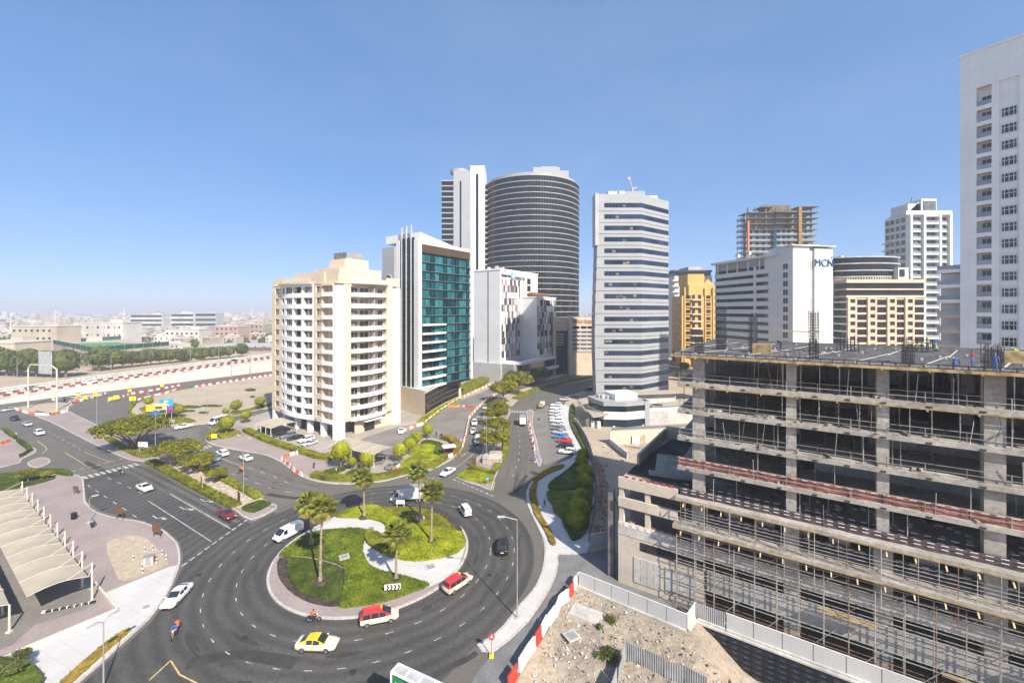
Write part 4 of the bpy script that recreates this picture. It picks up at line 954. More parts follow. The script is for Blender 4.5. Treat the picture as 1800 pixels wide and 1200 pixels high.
# ------------------------------------------------------------------ the building under construction
M_NET = mat('red_safety_net', (.31, .125, .095), .85, .25, .8, bump=.2, scale2=6)
M_NETD = mat('dark_safety_net', (.10, .07, .07), .9, .25, .8, bump=.2, scale2=6)
M_TAPE = mat('white_tape', (.75, .74, .72), .6, .05, 1)
M_RUST = mat('rusty_tube', (.25, .15, .10), .8, .25, 2, rnd_obj=.3)
M_TUBE = mat('scaffold_tube', (.42, .41, .39), .45, .15, 2, metal=.3, rnd_obj=.25)
M_PROP = mat('prop_tube', (.36, .32, .28), .6, .2, 2, metal=.2, rnd_obj=.25)
M_BLOCKW = brickmat('block_masonry', (.40, .39, .37), (.33, .32, .3), (.26, .25, .24), .5, .25, vertical=True, msize=.03)
M_DECK = mat('rebar_deck', (.27, .265, .255), .8, .35, .5, bump=.6, scale2=8)
M_BEIGEW = mat('site_beige_wall', (.55, .48, .38), .9, .06, .25, scale2=1.5)
LV = [34.1, 30.35, 26.6, 22.9, 18.9]
U0, U1, DEP = 8.3, 58.0, 33.0
def site_building():
    e = bld('building_shell', P0, -D1, 'concrete building under construction wrapped in tube scaffolding')
    T = lambda u, v, z: (u, v, z)
    # floors
    for i, z in enumerate(LV[1:]):
        s = lbox('floor_slab', e, U0, U1, 0, DEP, z - .55, z, M_CONC)
        for k in range(16): bx('slab_recess', s, -24 + k * 3.1 + .2 * math.sin(k * 7), -DEP / 2 + .28, .552, .5, .22, .012, M_BLACK)
        for k in range(14): bx('edge_block', s, -23.5 + k * 3.4 + .4 * math.sin(k * 5), -DEP / 2 - .03, .1, .45, .06, .16, M_DARKSTEEL)
    z = LV[0]
    lbox('deck_form', e, U0 - .8, U1, -.9, DEP, z - .22, z - .06, M_WOOD)
    lbox('deck', e, U0 - .4, U1, -.4, DEP, z - .06, z + .08, M_DECK)
    lbox('deck_edge', e, U0 - .8, U1, -.95, -.85, z - .3, z - .02, M_WOOD)
    for k in range(46): bx('edge_stud', e, U0 - .4 + k * 1.08, -.6, z - .02, .1, .12, .42, M_DARKSTEEL)
    lbox('edge_rail', e, U0 - .6, U1, -.66, -.6, z + .32, z + .42, M_DARKSTEEL)
    b = MB()
    r = random.Random(3)
    for k in range(90): b.tube((U0 + k * .56, -.3, z + .12), (U0 + k * .56 + r.uniform(-.1, .1), DEP, z + .13), .018, 3, cap=False)
    for k in range(58): b.tube((U0, .1 + k * .56, z + .16), (U1, .1 + k * .56 + r.uniform(-.1, .1), z + .15), .018, 3, cap=False)
    o = b.build('rebar_mesh', mat('grey_rebar', (.20, .19, .185), .7, .25, 1, metal=.2), e); o['kind'] = 'stuff'
    b = MB()
    for k in range(9): b.obox((U0 + 2 + k * 5.6, 0, z + .16), (5, 14, 0), (.16, -.05, 0), (0, 0, .03)).obox((U0 + 1 + k * 5.6, 12, z + .16), (4, 14, 0), (.16, -.05, 0), (0, 0, .03))
    b.build('setting_out_strips', M_CONC_L, e)
    for k in range(58): 
        bx('deck_cup', e, r.uniform(U0 + 3, U1 - 4), r.uniform(1.5, DEP - 6), z + .1, .22, .22, .34, M_ROOFEQ)
    # columns, storey by storey, front row and inner rows
    cu = (10.9, 21.3, 29.7, 38.1, 46.5, 55)
    for i in range(5):
        zt = LV[i] - (.22 if i == 0 else .55); zb = LV[i + 1] if i < 4 else 14.9
        for u in cu:
            for v, w in ((1.1, (1.5 if u < 12 or u > 36 else 1.05)), (10.5, 1.1), (20, 1.1), (30, 1.1)):
                bx('column', e, u + (.0 if v < 2 else .4), v, zb, w, 1.1 if v < 2 else 1.0, zt - zb, M_CONC)
    # core and inner walls
    for (a, c, y0, y1) in ((25, 33, 13, 23), (42, 52, 12, 22)):
        lbox('core_wall', e, a, c, y0, y1, 0, LV[0] - .3, M_CONC)
    lbox('inner_wall', e, 19, U1, 24.4, 24.9, 15, 30.2, M_CONC)
    lbox('inner_wall', e, 22, U1, 9.0, 9.3, 15.4, 18.3, M_CONC_L)
    lbox('inner_wall', e, 24, U1, 8.0, 8.3, 18.9, 22.3, M_CONC_L); lbox('inner_wall', e, 31, 45, 9.4, 9.7, 22.9, 26.0, M_CONC)
    # props under the two upper floors
    for fl, (zt, zb) in enumerate(((LV[0] - .22, LV[1]), (LV[1] - .55, LV[2]))):
        pm = MB().tube((0, 0, 0), (0, 0, zt - zb), .045, 6).tube((0, 0, (zt - zb) * .5), (0, 0, zt - zb), .06, 6).box(0, 0, 0, .22, .22, .03).mesh('prop', M_PROP)
        pk = MB().tube((0, 0, 0), (0, 0, zt - zb), .05, 5).mesh('prop', M_DARKSTEEL)
        for k in range(26):
            u = U0 + .6 + k * 1.9 + r.uniform(-.25, .25); link('prop', pm if k > 5 else pk, e, (u, .35 + .4 * (k % 2), zb))
        for k in range(58 if fl == 0 else 34):
            link('prop', pk if r.random() < .7 else pm, e, (U0 + .8 + r.uniform(0, 46), r.uniform(1.6, 13), zb))
        for k in range(13): bx('timber_end', e, U0 + 2.5 + k * 3.7, -1.1 if fl == 0 else -.4, zt - .2, .14, .9, .16, M_WOOD)
        bx('form_edge', e, (U0 + U1) / 2, -.1 if fl else -.95, zt - .12, U1 - U0, .12, .14, M_WOOD)
    for i in (2, 3, 4):
        zt, zb = LV[i] - .55, (LV[i + 1] if i < 4 else 14.9); pm = MB().tube((0, 0, 0), (0, 0, zt - zb), .05, 6).box(0, 0, 0, .22, .22, .03).mesh('prop', M_PROP)
        for k in range(16): link('prop', pm, e, (U0 + 2 + r.uniform(0, 44), r.uniform(.3, 3.5), zb))
    b = MB()
    for i in range(5):
        zb = LV[i + 1] if i < 4 else 14.9
        for k in range(46):
            x, y = U0 + 1 + r.uniform(0, 46), .8 + r.random() ** 2 * 9; L = r.uniform(.3, 2.6)
            b.box(x, y, zb + .01, L, r.uniform(.1, .5), r.uniform(.05, .35), r.uniform(0, 3.1))
    b.build('loose_materials', mat('site_clutter', (.30, .26, .21), .9, .35, .7), e)['kind'] = 'stuff'
    b = MB()
    for k in range(60): x, y = U0 + 12 + r.uniform(0, 34), 2.4 + r.uniform(0, 6); b.box(x, y, 14.92, .5, .28, .2, r.uniform(-.3, .3))
    b.build('block_heap', M_TAPE, e)['kind'] = 'stuff'
    # hanging cables and hoses between the floors
    b = MB()
    for k in range(14):
        x = U0 + 3 + k * 3.3 + r.uniform(-1, 1); i = r.choice((1, 2, 3)); z = LV[i] - .5; b.path([(x, .1, z), (x + .1, -.1, z - 1.2), (x + r.uniform(-.4, .4), -.05, z - r.uniform(1.8, 3))], .025, 4)
    b.build('hanging_cables', M_BLACK, e)
    # guard rails and nets along the edges
    for i, zz in enumerate(LV[1:]):
        for h in (.55, 1.1): lbox('guard_rail', e, U0, U1, .12, .17, zz + h, zz + h + .05, M_TUBE)
        for k in range(17): bx('rail_post', e, U0 + .3 + k * 3.05, .15, zz, .06, .06, 1.2, M_RUST if k % 2 else M_TUBE)
    def net(z, u0, u1, v, h, m, name='safety_net'):
        xs = [u0 + (u1 - u0) * k / 60 for k in range(61)]; b = MB()
        for k, x in enumerate(xs):
            s = .12 * math.sin(k * 1.3) * math.sin(k * .37); b.v += [(x, v + s, z + .02), (x, v + s * .4 + .03, z + h - .06 * abs(math.sin(k * .8)))]
        for k in range(60): b.f.append((2 * k, 2 * k + 2, 2 * k + 3, 2 * k + 1))
        o = b.build(name, m, e)
        for hh in (.45, .85):
            t = MB(); x = u0 + .4
            while x < u1 - .6: t.obox((x, v - .15, z + h * hh), (.55, 0, 0), (0, .02, 0), (0, 0, .07)); x += 1.05
            w = t.build('warning_tape', M_TAPE, o); w['kind'] = 'stuff'
    net(LV[4], U0, U1, .3, 1.15, M_NET); net(14.9, U0 + .3, U1, 1.6, 1.2, M_NETD)
    net(14.9, U0 + .3, U1, .3, 1.0, M_NETD); net(11.4, U0 + .2, U1, 1.8, 1.2, M_NETD); net(7.8, 1.2, U1, .9, 1.2, M_NET)
    # podium floors with overhanging ledges
    for z, u0, v0 in ((14.9, 8.2, -.9), (11.4, 8.0, -1.5)):
        lbox('ledge', e, u0, U1, v0, 3, z - .32, z, M_CONC); lbox('podium_floor', e, 0.2, U1, 3, DEP, z - .5, z, M_CONC)
        lbox('ledge_form', e, u0, U1, v0 - .08, v0, z - .46, z - .3, M_WOOD)
        for k in range(22): MB().obox((u0 + 1 + k * 2.28, v0 - .3, z - 1.1), (.12, 0, 0), (0, 1.0, .75), (0, -.1, .12)).build('raking_strut', mat('pale_timber', (.62, .5, .3), .8, .15, 2), e)
    for k in range(13): bx('masonry_panel', e, U0 + 6.5 + k * 3.75, 2.4, 11.4, 2.0, .25, 2.5 + .4 * math.sin(k * 3), M_BLOCKW)
    lbox('rear_wall', e, U0, U1, 5.2, 5.5, 11.4, 14.4, M_SHADEW)
    for z in (7.8, 4.0): lbox('podium_floor', e, .2, U1, .2, DEP, z - .5, z, M_CONC)
    lbox('beam', e, 0, U1, -.05, .45, 7.2, 8.7, M_CONC_L); lbox('beam', e, 12, U1, .1, .5, 3.0, 5.6, M_BLOCKW)
    for u in (10.9, 21.3, 29.7, 38.1, 46.5, 55):
        bx('podium_column', e, u, .9, 0, 1.6, 1.2, 14.4, M_CONC)
        for v in (9, 18): bx('podium_column', e, u, v, 0, 1.1, 1.1, 14.4, M_CONC)
    lbox('rear_wall', e, 12, U1, 6.4, 6.8, 0, 11, M_SHADEW)
    # pale street wall with roller-door shapes
    lbox('street_wall', e, 0, 11.6, 0, .5, 0, 7.1, M_BEIGEW); lbox('vent_band', e, 3.2, 11.6, -.04, .1, 5.6, 6.8, M_GLASS_D)
    for a in (2.8, 7.2): 
        for k in range(4): bx('door_leaf', e, a + k * .95, -.04, .9, .9, .12, 3.6, M_CONC_L)
    # left terrace storeys of the podium
    for z in (11.4, 7.8): 
        lbox('terrace_beam', e, 0, U0, 0, .4, z - .2, z + 1.15, M_BEIGEW); lbox('terrace_floor', e, 0, U0, .4, 3.1, z - .4, z - .1, M_CONC)
        lbox('terrace_back', e, .4, U0, 4.6, 4.9, z, z + 3, M_SHADEW)
    lbox('terrace_beam', e, 0, U0, 0, .4, 14.0, 15.5, M_BEIGEW)
    for u in (.4, 4.2): 
        for z in (7.8, 11.4): bx('terrace_post', e, u, .5, z, .7, .6, 3.2, M_BEIGEW)
    for k in range(7):
        bx('warning_block', e, 1.2 + k * 1.05, .2, 15.5, .5, .1, .3, M_RED); bx('warning_block', e, 1.2 + k * 1.05, -.06, 8.5, .55, .08, .35, M_TAPE)
    # podium roof and its ramp slabs
    MB().prism([(0, .2), (U0 + 3, .2), (U0 + 3, 26), (2, 26), (.2, 12)], 14.3, 14.9).build('podium_roof', M_CONC, e)
    lbox('parapet', e, .3, .7, 8, 26, 14.9, 16.6, M_BEIGEW); lbox('parapet', e, .7, 20, 25.6, 26, 14.9, 17.2, M_BEIGEW)
    MB().obox((4, 5, 15.4), (10, 3, -.5), (-1.2, 6, .6), (0, 0, .35)).build('ramp_slab', M_CONC, e); MB().obox((3.2, 4.4, 15), (12, 3, -.4), (-.15, .6, 0), (0, 0, .6)).build('ramp_beam', M_CONC, e)
    MB().obox((2.6, 11.4, 15), (12, 3, -.4), (-.15, .6, 0), (0, 0, .9)).build('ramp_beam', M_CONC, e)
    # column starter bars on the deck
    for (u, v, h, w) in ((12.5, 10, 6.4, 1.3), (16.8, 8, 5.4, 1.0), (24, 14, 5.8, 1.1), (23.6, 2.4, 2.2, .9), (32, 2.2, 2.1, .9), (38.2, 1.6, 2.4, 1.3), (10.9, 1.2, 2.2, 1), (28, 16, 2.2, 2.4), (36, 20, 2, 3), (46, 9, 2.4, 1.2)):
        b = MB()
        for k in range(7):
            for j in range(3): b.tube((u + w * (k / 6 - .5), v + .5 * (j - 1), LV[0]), (u + w * (k / 6 - .5) + r.uniform(-.06, .06), v + .5 * (j - 1), LV[0] + h + r.uniform(-.3, .3)), .03, 4)
        for k in range(int(h / .4)): b.box(u, v - .5, LV[0] + .2 + k * .4, w, .04, .04).box(u, v + .5, LV[0] + .2 + k * .4, w, .04, .04)
        b.build('starter_bars', M_DARKSTEEL, e)
    for (u, v) in ((18, 6), (42, 9)): bx('formwork_box', e, u, v, LV[0] + .1, 2.2, 1.4, 1.3, M_WOOD)
    MB().box(22, 9.4, LV[0] + 3, 5.2, .9, .12).build('work_platform', M_WOOD, e)
    # tube scaffold in front, every standard and every ledger its own piece
    st = MB().tube((0, 0, 0), (0, 0, 10.2), .05, 6).mesh('standard', M_TUBE); st2 = MB().tube((0, 0, 0), (0, 0, 10.2), .05, 6).mesh('standard', M_RUST)
    us = [8.4 + 2.28 * k for k in range(21)]
    for k, u in enumerate(us):
        for v in (-.45, -1.15):
            link('standard', st if (k + (v < -1)) % 3 else st2, e, (u + r.uniform(-.12, .12), v, -.1))
        MB().tube((u, -.4, 2.1), (u, -1.2, 2.1), .035, 5).tube((u, -.4, 5.2), (u, -1.2, 5.2), .035, 5).tube((u, -.4, 8.3), (u, -1.2, 8.3), .035, 5).build('transom', M_TUBE, e)
        if k % 2 == 0 and k < 20: MB().tube((u, -1.22, .2), (u + 2.28 * 1.5, -1.22, 4.4), .035, 5).build('brace', M_TUBE, e)
        if k % 5 == 2: MB().tube((u, -1.22, 4.6), (u + 3, -1.22, 7.6), .035, 5).build('brace', M_RUST, e)
    for z in (1.1, 2.1, 3.4, 5.2, 6.4, 7.4, 8.3, 9.4):
        for v in (-.5, -1.2): lbox('ledger', e, 8.2, U1 - 3, v, v + .06, z, z + .06, M_TUBE if (z * 10) % 3 else M_RUST)
    # light access scaffold and loose tubes before the upper floors
    for k in range(30):
        i = k % 5; zb = (LV[i + 1] if i < 4 else 14.9); u = U0 + 1 + r.uniform(0, 46); lean = r.uniform(-.5, .5)
        MB().tube((u, .25, zb), (u + lean, .1 + r.uniform(-.3, .2), zb + r.uniform(2.2, 3.4)), .035, 5).build('loose_tube', M_RUST if k % 2 else M_TUBE, e)
    for k in range(16):
        u = 9 + k * 2.9; MB().tube((u, -1.3, 8.4), (u, -1.3, 14.6), .04, 5).build('standard', M_TUBE if k % 3 else M_RUST, e)
        if k % 2: MB().tube((u, -1.34, 8.6), (u + 2.9, -1.34, 11.2), .03, 5).build('brace', M_RUST, e)
    for z in (9.9, 10.6, 12.4, 13.2): lbox('ledger', e, 8.6, U1, -1.36, -1.31, z, z + .045, M_TUBE)
    for z in (12.0, 12.6, 13.4): lbox('ledger', e, 9, U1, -.9, -.85, z, z + .05, M_RUST if z < 12.5 else M_TUBE)
    for k in range(18): bx('rail_post', e, 9.5 + k * 2.7, -1.0, 11.4, .06, .06, 3.0, M_TUBE)
    for (u, z, L) in ((24, 5.9, 5), (34, 3.2, 6), (40, 6.0, 6)): MB().obox((u, -1.2, z), (L, 0, -.12), (0, .7, 0), (0, 0, .05)).build('scaffold_board', M_WOOD, e)
    return e
SITE = site_building()
# ------------------------------------------------------------------ planting
def cards(b, c, r, n, size, rg, shell=.35, squash=1.0, up=.3, zmin=-1.0):
    """leaf-sized faces spread through an ellipsoid (c, r) with an uneven skin"""
    cx, cy, cz = c; rx, ry, rz = r
    for _ in range(n):
        while True:
            x, y, z = rg.uniform(-1, 1), rg.uniform(-1, 1), rg.uniform(-1, 1); d = x * x + y * y + z * z
            if .05 < d < 1 and z > zmin: break
        d = math.sqrt(d); t = (1 - shell) + shell * rg.random(); k = (t if rg.random() < .8 else d) / d
        k *= 1 + .16 * math.sin(5 * x + 3 * y + cx) * math.cos(4 * z + 2 * y)
        p = Vector((cx + x * k * rx, cy + y * k * ry, cz + z * k * rz))
        nrm = Vector((x + rg.uniform(-.7, .7), y + rg.uniform(-.7, .7), z + up + rg.uniform(-.7, .7)))
        if nrm.length < .1: nrm = Vector((0, 0, 1))
        nrm.normalize(); a = nrm.orthogonal().normalized(); w = nrm.cross(a); an = rg.uniform(0, 6.3)
        u = (a * math.cos(an) + w * math.sin(an)) * size * rg.uniform(.6, 1.2); v = nrm.cross(u) * .6
        b.add([p - u, p - v * .9, p + u, p + v * .9], [(0, 1, 2, 3)])
def leafbed(b, poly, z, dens, size, rg, tilt=.5):
    x0, x1, y0, y1 = bbox(poly); n = int((x1 - x0) * (y1 - y0) * dens)
    for _ in range(n):
        p = (rg.uniform(x0, x1), rg.uniform(y0, y1))
        if not inside(p, poly): continue
        h = z + .06 * noise.noise((p[0] * .8, p[1] * .8, 0)) + rg.uniform(-.02, .09)
        an = rg.uniform(0, 6.3); s = size * rg.uniform(.6, 1.3); t = rg.uniform(-tilt, tilt); t2 = rg.uniform(-tilt, tilt)
        cx, cy = math.cos(an) * s, math.sin(an) * s
        b.add([(p[0] - cx, p[1] - cy, h - t * s), (p[0] + cy * .6, p[1] - cx * .6, h + t2 * s), (p[0] + cx, p[1] + cy, h + t * s), (p[0] - cy * .6, p[1] + cx * .6, h - t2 * s)], [(0, 1, 2, 3)])
def leafwall(b, poly, z0, z1, dens, size, rg):
    n = len(poly)
    for i in range(n):
        a, c = Vector(poly[i][:2]), Vector(poly[(i + 1) % n][:2]); L = (c - a).length
        if L < 1e-3: continue
        t = (c - a) / L; nn = Vector((t.y, -t.x))
        for _ in range(int(L * (z1 - z0) * dens)):
            q = a + t * rg.uniform(0, L) + nn * rg.uniform(-.06, .07); z = rg.uniform(z0, z1); s = size * rg.uniform(.6, 1.3); k = rg.uniform(-.5, .5); g = rg.uniform(-.6, .6)
            b.add([(q.x - t.x * s, q.y - t.y * s, z - k * s), (q.x + nn.x * g * s, q.y + nn.y * g * s, z - s * .6), (q.x + t.x * s, q.y + t.y * s, z + k * s), (q.x - nn.x * g * s, q.y - nn.y * g * s, z + s * .6)], [(0, 1, 2, 3)])
_seed = [100]
def bed(name, px, h, m, label, cat, dens=26, size=.13, z0=.14, sm=3, world=False, soil=True, group=None):
    P = px if world else gp(px, 0, sm); P = [(p[0], p[1]) for p in P]
    n = len(P); A = sum(P[i][0] * P[(i + 1) % n][1] - P[(i + 1) % n][0] * P[i][1] for i in range(n))
    if A < 0: P = P[::-1]
    _seed[0] += 1; rg = random.Random(_seed[0]); b = MB().prism(inset(P, .05), z0, z0 + h)
    far = max(1, (sum(p[1] for p in P) / n) / 75)
    leafbed(b, P, z0 + h, dens / far ** 1.6, size * far ** .7, rg); leafwall(b, P, z0, z0 + h, dens * 1.3 / far ** 1.6, size * far ** .7, rg)
    return b.build(name, m, label=label, cat=cat, group=group)
def line_poly(px, w, z=0.0):
    """a strip of width w along a surveyed line"""
    P = [G(*p) for p in px]; L, Rr = [], []
    for i, p in enumerate(P):
        t = (P[min(i + 1, len(P) - 1)] - P[max(i - 1, 0)]).normalized(); n = Vector((-t.y, t.x, 0)) * w / 2; L.append(p + n); Rr.append(p - n)
    return [(p.x, p.y) for p in L + Rr[::-1]]

# traffic island
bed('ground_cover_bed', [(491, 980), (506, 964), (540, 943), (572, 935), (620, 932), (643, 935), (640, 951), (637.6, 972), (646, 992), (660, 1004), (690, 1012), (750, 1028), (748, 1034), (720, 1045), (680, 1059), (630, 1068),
     (597, 1070), (599, 1056), (606, 1030), (603, 999), (580, 989), (546, 981), (520, 979)], .38, L_COVER_SHADE, 'large ground cover bed in shade-darkened green with a metal hatch on the traffic island', 'plant bed', 34, .16, .17, 2)
bed('ground_cover_bed', [(590, 910), (612, 899), (644, 892), (662, 892), (680, 904), (708, 918), (736, 928), (760, 932), (814, 940), (812, 967), (790, 979), (750, 987), (710, 987), (668, 973), (676, 966), (684, 952), (683, 944), (680, 928), (666, 918), (640, 913), (610, 912)],
    .45, L_COVER, 'sunlit yellow green ground cover bed sweeping across the traffic island', 'plant bed', 34, .16, .17, 2)
bed('ground_cover_bed', [(643, 936), (655, 937), (672, 944), (681, 951), (674, 964), (666, 970), (650, 961), (642, 952)], .5, L_HEDGE, 'small rounded hedge bed between the two island walkways', 'plant bed', 40, .15, .17, 2)
sheet('soil_strip', [(491, 982), (520, 980), (546, 983), (580, 991), (602, 1001), (605, 1030), (598, 1055), (593, 1068), (560, 1065), (530, 1055), (506, 1038), (491, 1018), (487, 1000)], .185, M_SOIL, 2)
bed('lawn_bed', [(507, 982), (520, 982), (546, 985), (580, 993), (600, 1004), (603, 1030), (595, 1057), (560, 1052), (530, 1043), (511, 1026), (505, 1005)], .06, L_HEDGE_D, 'dark lawn corner with a palm on the traffic island', 'lawn', 40, .12, .19, 2)
sheet('soil_strip', [(664, 891.5), (720, 890.5), (762, 895), (786, 904), (806, 921), (813, 938), (790, 937), (736, 928), (708, 918), (682, 904)], .185, M_SOIL, 2)
bed('lawn_bed', [(672, 893), (720, 892.5), (752, 897), (776, 908), (796, 925), (803, 938), (770, 933), (736, 927.5), (708, 918), (684, 905)], .08, L_HEDGE, 'sunlit lawn patch crossed by a palm shadow on the traffic island', 'lawn', 36, .12, .19, 2)
for p in ((640, 911), (738, 913), (758, 956), (696, 1022), (563, 1027), (547, 961)):
    q = G(*p); MB().tube((q.x, q.y, .2), (q.x, q.y, .62), 1.0, 18, .75).build('palm_pit', M_SOIL if p[0] < 700 else M_MULCH, kind='structure')

# hedges and beds
bed('planter_strip', [(938, 849), (945, 847), (942, 870), (951, 905), (966, 930), (977, 956), (968, 958), (958, 935), (940, 905), (931, 875), (931, 862)], .25, L_FLOWER, 'ochre flower strip along the curved white footpath', 'plant bed', 30, .14)
bed('planter_strip', [(222, 1108), (228, 1112), (200, 1137), (130, 1200), (70, 1260), (55, 1255), (118, 1190), (185, 1132)], .2, L_FLOWER, 'narrow ochre planter strip in the white corner pavement', 'plant bed', 22, .12)
bed('planter_strip', [(936, 842), (960, 826), (988, 818), (990, 823), (964, 834), (945, 846)], .25, L_FLOWER, 'orange flower strip by the lay-by corner', 'plant bed', 30, .14)
GB = [[(1000, 826), (1018, 812), (1040, 830), (1042, 850), (1010, 862), (966, 862), (968, 850), (985, 838)], [(966, 864), (1010, 866), (1042, 856), (1040, 880), (1010, 887), (970, 887), (962, 874)],
      [(970, 890), (1010, 890), (1040, 884), (1037, 905), (1010, 915), (986, 913)], [(988, 917), (1010, 918), (1036, 908), (1030, 938), (1008, 952), (999, 940)]]
for i, (p, m, h, lb) in enumerate(zip(GB, (L_HEDGE_D, L_COVER_SHADE, L_COVER_SHADE, L_HEDGE_D), (.5, .3, .4, .25), ('clipped hedge at the lay-by end of the small garden', 'low yellow green hedge band across the small garden', 'hedge band beside the topiary domes', 'dark lawn point at the near end of the small garden'))):
    bed('garden_bed', p, h, m, lb, 'plant bed', 26, .16, .14, 2)
bed('hedge', [(-120, 850), (0, 838), (50, 832), (100, 829), (126, 835), (120, 838), (85, 833), (40, 841), (0, 847), (-120, 862)], .8, L_HEDGE_D, 'long dark clipped hedge edging the pink plaza', 'hedge')
bed('lawn_bed', [(-120, 870), (10, 842), (40, 842), (84, 838), (95, 843), (40, 858), (5, 864), (-120, 895)], .25, L_HEDGE_D, 'dark lawn wedge with two small trees beside the plaza', 'lawn', 24, .12)
bed('hedge', [(28, 776), (38, 776), (56, 790), (54, 794), (38, 804), (34, 803), (48, 793)], .7, L_HEDGE_D, 'angled dark hedge on the pink corner pavement', 'hedge')
bed('hedge', [(5, 758), (12, 757), (28, 768), (24, 772)], .7, L_HEDGE_D, 'short dark hedge near the orange barrier corner', 'hedge')
bed('hedge', [(-60, 1190), (0, 1166), (30, 1172), (66, 1186), (66, 1215), (-60, 1260)], .7, L_HEDGE_D, 'green hedge in the lower corner beside the white pavement', 'hedge')
bed('shrub_border', [(184, 773), (200, 771), (222, 787), (262, 796), (272, 800), (252, 806), (225, 797)], .4, L_HEDGE, 'low shrubs under the large umbrella tree', 'plant bed', 24)
sheet('mulch_bed', [(263, 811), (290, 805), (330, 812), (395, 845), (458, 877), (466, 882), (424, 895), (414, 890), (330, 850)], .145, M_MULCH, 2)
bed('shrub_border', line_poly([(264, 812), (300, 832), (340, 853), (380, 874), (415, 891)], 2.2), .5, L_HEDGE, 'rough yellow shrub row on the near edge of the median', 'plant bed', 22, .2, world=True)
bed('shrub_border', line_poly([(320, 806), (350, 821), (395, 844), (430, 862), (456, 877)], 1.8), .5, L_HEDGE, 'rough yellow shrub row on the far edge of the median', 'plant bed', 22, .2, world=True)
bed('lawn_bed', [(424, 894), (456, 881), (474, 884), (475, 888), (446, 902)], .2, L_HEDGE_D, 'green lawn point at the roundabout end of the median', 'lawn', 30)
bed('hedge', line_poly([(432, 758), (470, 776), (520, 793), (560, 805), (584, 808)], 2.2), 1.0, L_HEDGE, 'long clipped hedge in front of the apartment car park', 'hedge', world=True)
bed('hedge', line_poly([(551, 838), (575, 843), (604, 845), (640, 845)], 2.0), 1.1, L_HEDGE, 'thick curved hedge beside the orange roadworks barriers', 'hedge', world=True)
bed('hedge', line_poly([(646, 845), (675, 841), (712, 832), (722, 830)], 2.0), 1.1, L_HEDGE, 'curved hedge below the construction barrier boards', 'hedge', world=True)
bed('hedge', line_poly([(756, 824), (768, 816), (782, 806)], 2.2), 1.0, L_HEDGE, 'short hedge wedge at the avenue corner', 'hedge', world=True)
bed('lawn_bed', [(568, 831), (590, 824), (607, 820), (608, 826), (590, 834), (575, 836)], .4, L_HEDGE_D, 'dark bed beside the curved roundabout hedge', 'lawn')
bed('lawn_bed', [(607, 838), (620, 829), (640, 828), (650, 836), (640, 840)], .5, L_HEDGE_D, 'small dark lawn behind the front palm', 'lawn')
bed('lawn_bed', [(690, 826), (712, 810), (735, 798), (762, 800), (772, 806), (752, 818), (715, 828), (700, 830)], .35, L_COVER, 'bright lawn in the hotel corner garden, lower terrace', 'lawn')
bed('lawn_bed', [(722, 800), (738, 784), (765, 786), (762, 800), (735, 797)], .6, L_COVER, 'bright lawn in the hotel corner garden, upper terrace', 'lawn')
bed('lawn_bed', [(740, 782), (752, 777), (775, 782), (783, 792), (776, 803), (763, 798), (765, 786)], .7, L_HEDGE_D, 'dull green clipped bed at the top of the corner garden', 'lawn')
bed('hedge', line_poly([(780, 771), (795, 776), (804, 786), (803, 800)], 2.4), 1.2, L_FLOWER, 'golden hedge curving round the kiosk', 'hedge', world=True)
bed('lawn_bed', line_poly([(742, 743), (758, 730), (778, 716), (806, 702)], 4.2), .4, L_COVER, 'grass strip under the curved glass podium', 'lawn', world=True)
bed('lawn_bed', [(803, 839), (822, 828), (835, 828), (866, 838), (866, 846), (858, 852), (840, 849)], .25, L_COVER, 'triangular lawn at the roundabout end of the avenue median', 'lawn')
bed('hedge', line_poly([(826, 824), (845, 828), (866, 834), (876, 818)], 1.6), .7, L_HEDGE, 'low hedge above the triangular lawn', 'hedge', world=True)
bed('hedge', line_poly([(884, 810), (889, 790), (891, 765), (889, 745)], 1.6), .8, L_HEDGE, 'hedge along the lay-by side of the avenue median', 'hedge', world=True)
bed('hedge', line_poly([(905, 702), (940, 686), (1000, 671), (1045, 662)], 3.0), .8, L_HEDGE, 'hedge line on the far bend of the avenue', 'hedge', world=True)
bed('lawn_bed', [(1003, 714), (1010, 714), (1010, 740), (1022, 768), (1034, 800), (1030, 806), (1022, 785), (1008, 760), (1001, 738)], .5, L_HEDGE_D, 'dark grass strip beside the parked cars and hoarding', 'lawn')
bed('hedge', [(225, 722), (232, 712), (238, 708), (238, 712), (230, 722), (234, 730), (250, 736), (262, 742), (250, 742), (232, 735)], .7, L_HEDGE, 'curved hedge at the slip road corner', 'hedge')
bed('lawn_bed', [(245, 720), (258, 716), (275, 724), (300, 726), (320, 733), (345, 742), (300, 746), (275, 740), (262, 730)], .25, L_HEDGE, 'green corner lawn below the bright billboards', 'lawn')
bed('hedge', [(362, 770), (372, 760), (390, 751), (386, 758), (374, 768), (370, 776), (366, 776)], .7, L_HEDGE, 'curved hedge beside the slip road bend', 'hedge')
bed('hedge', [(382, 764), (400, 757), (423, 763), (405, 769), (388, 772)], .8, L_HEDGE, 'oval hedge around the clipped tree on the pink pavement', 'hedge')
bed('hedge', line_poly([(410, 730), (440, 722), (485, 710)], 1.4), .9, L_HEDGE, 'thin hedge along the sandy lot edge', 'hedge', world=True)
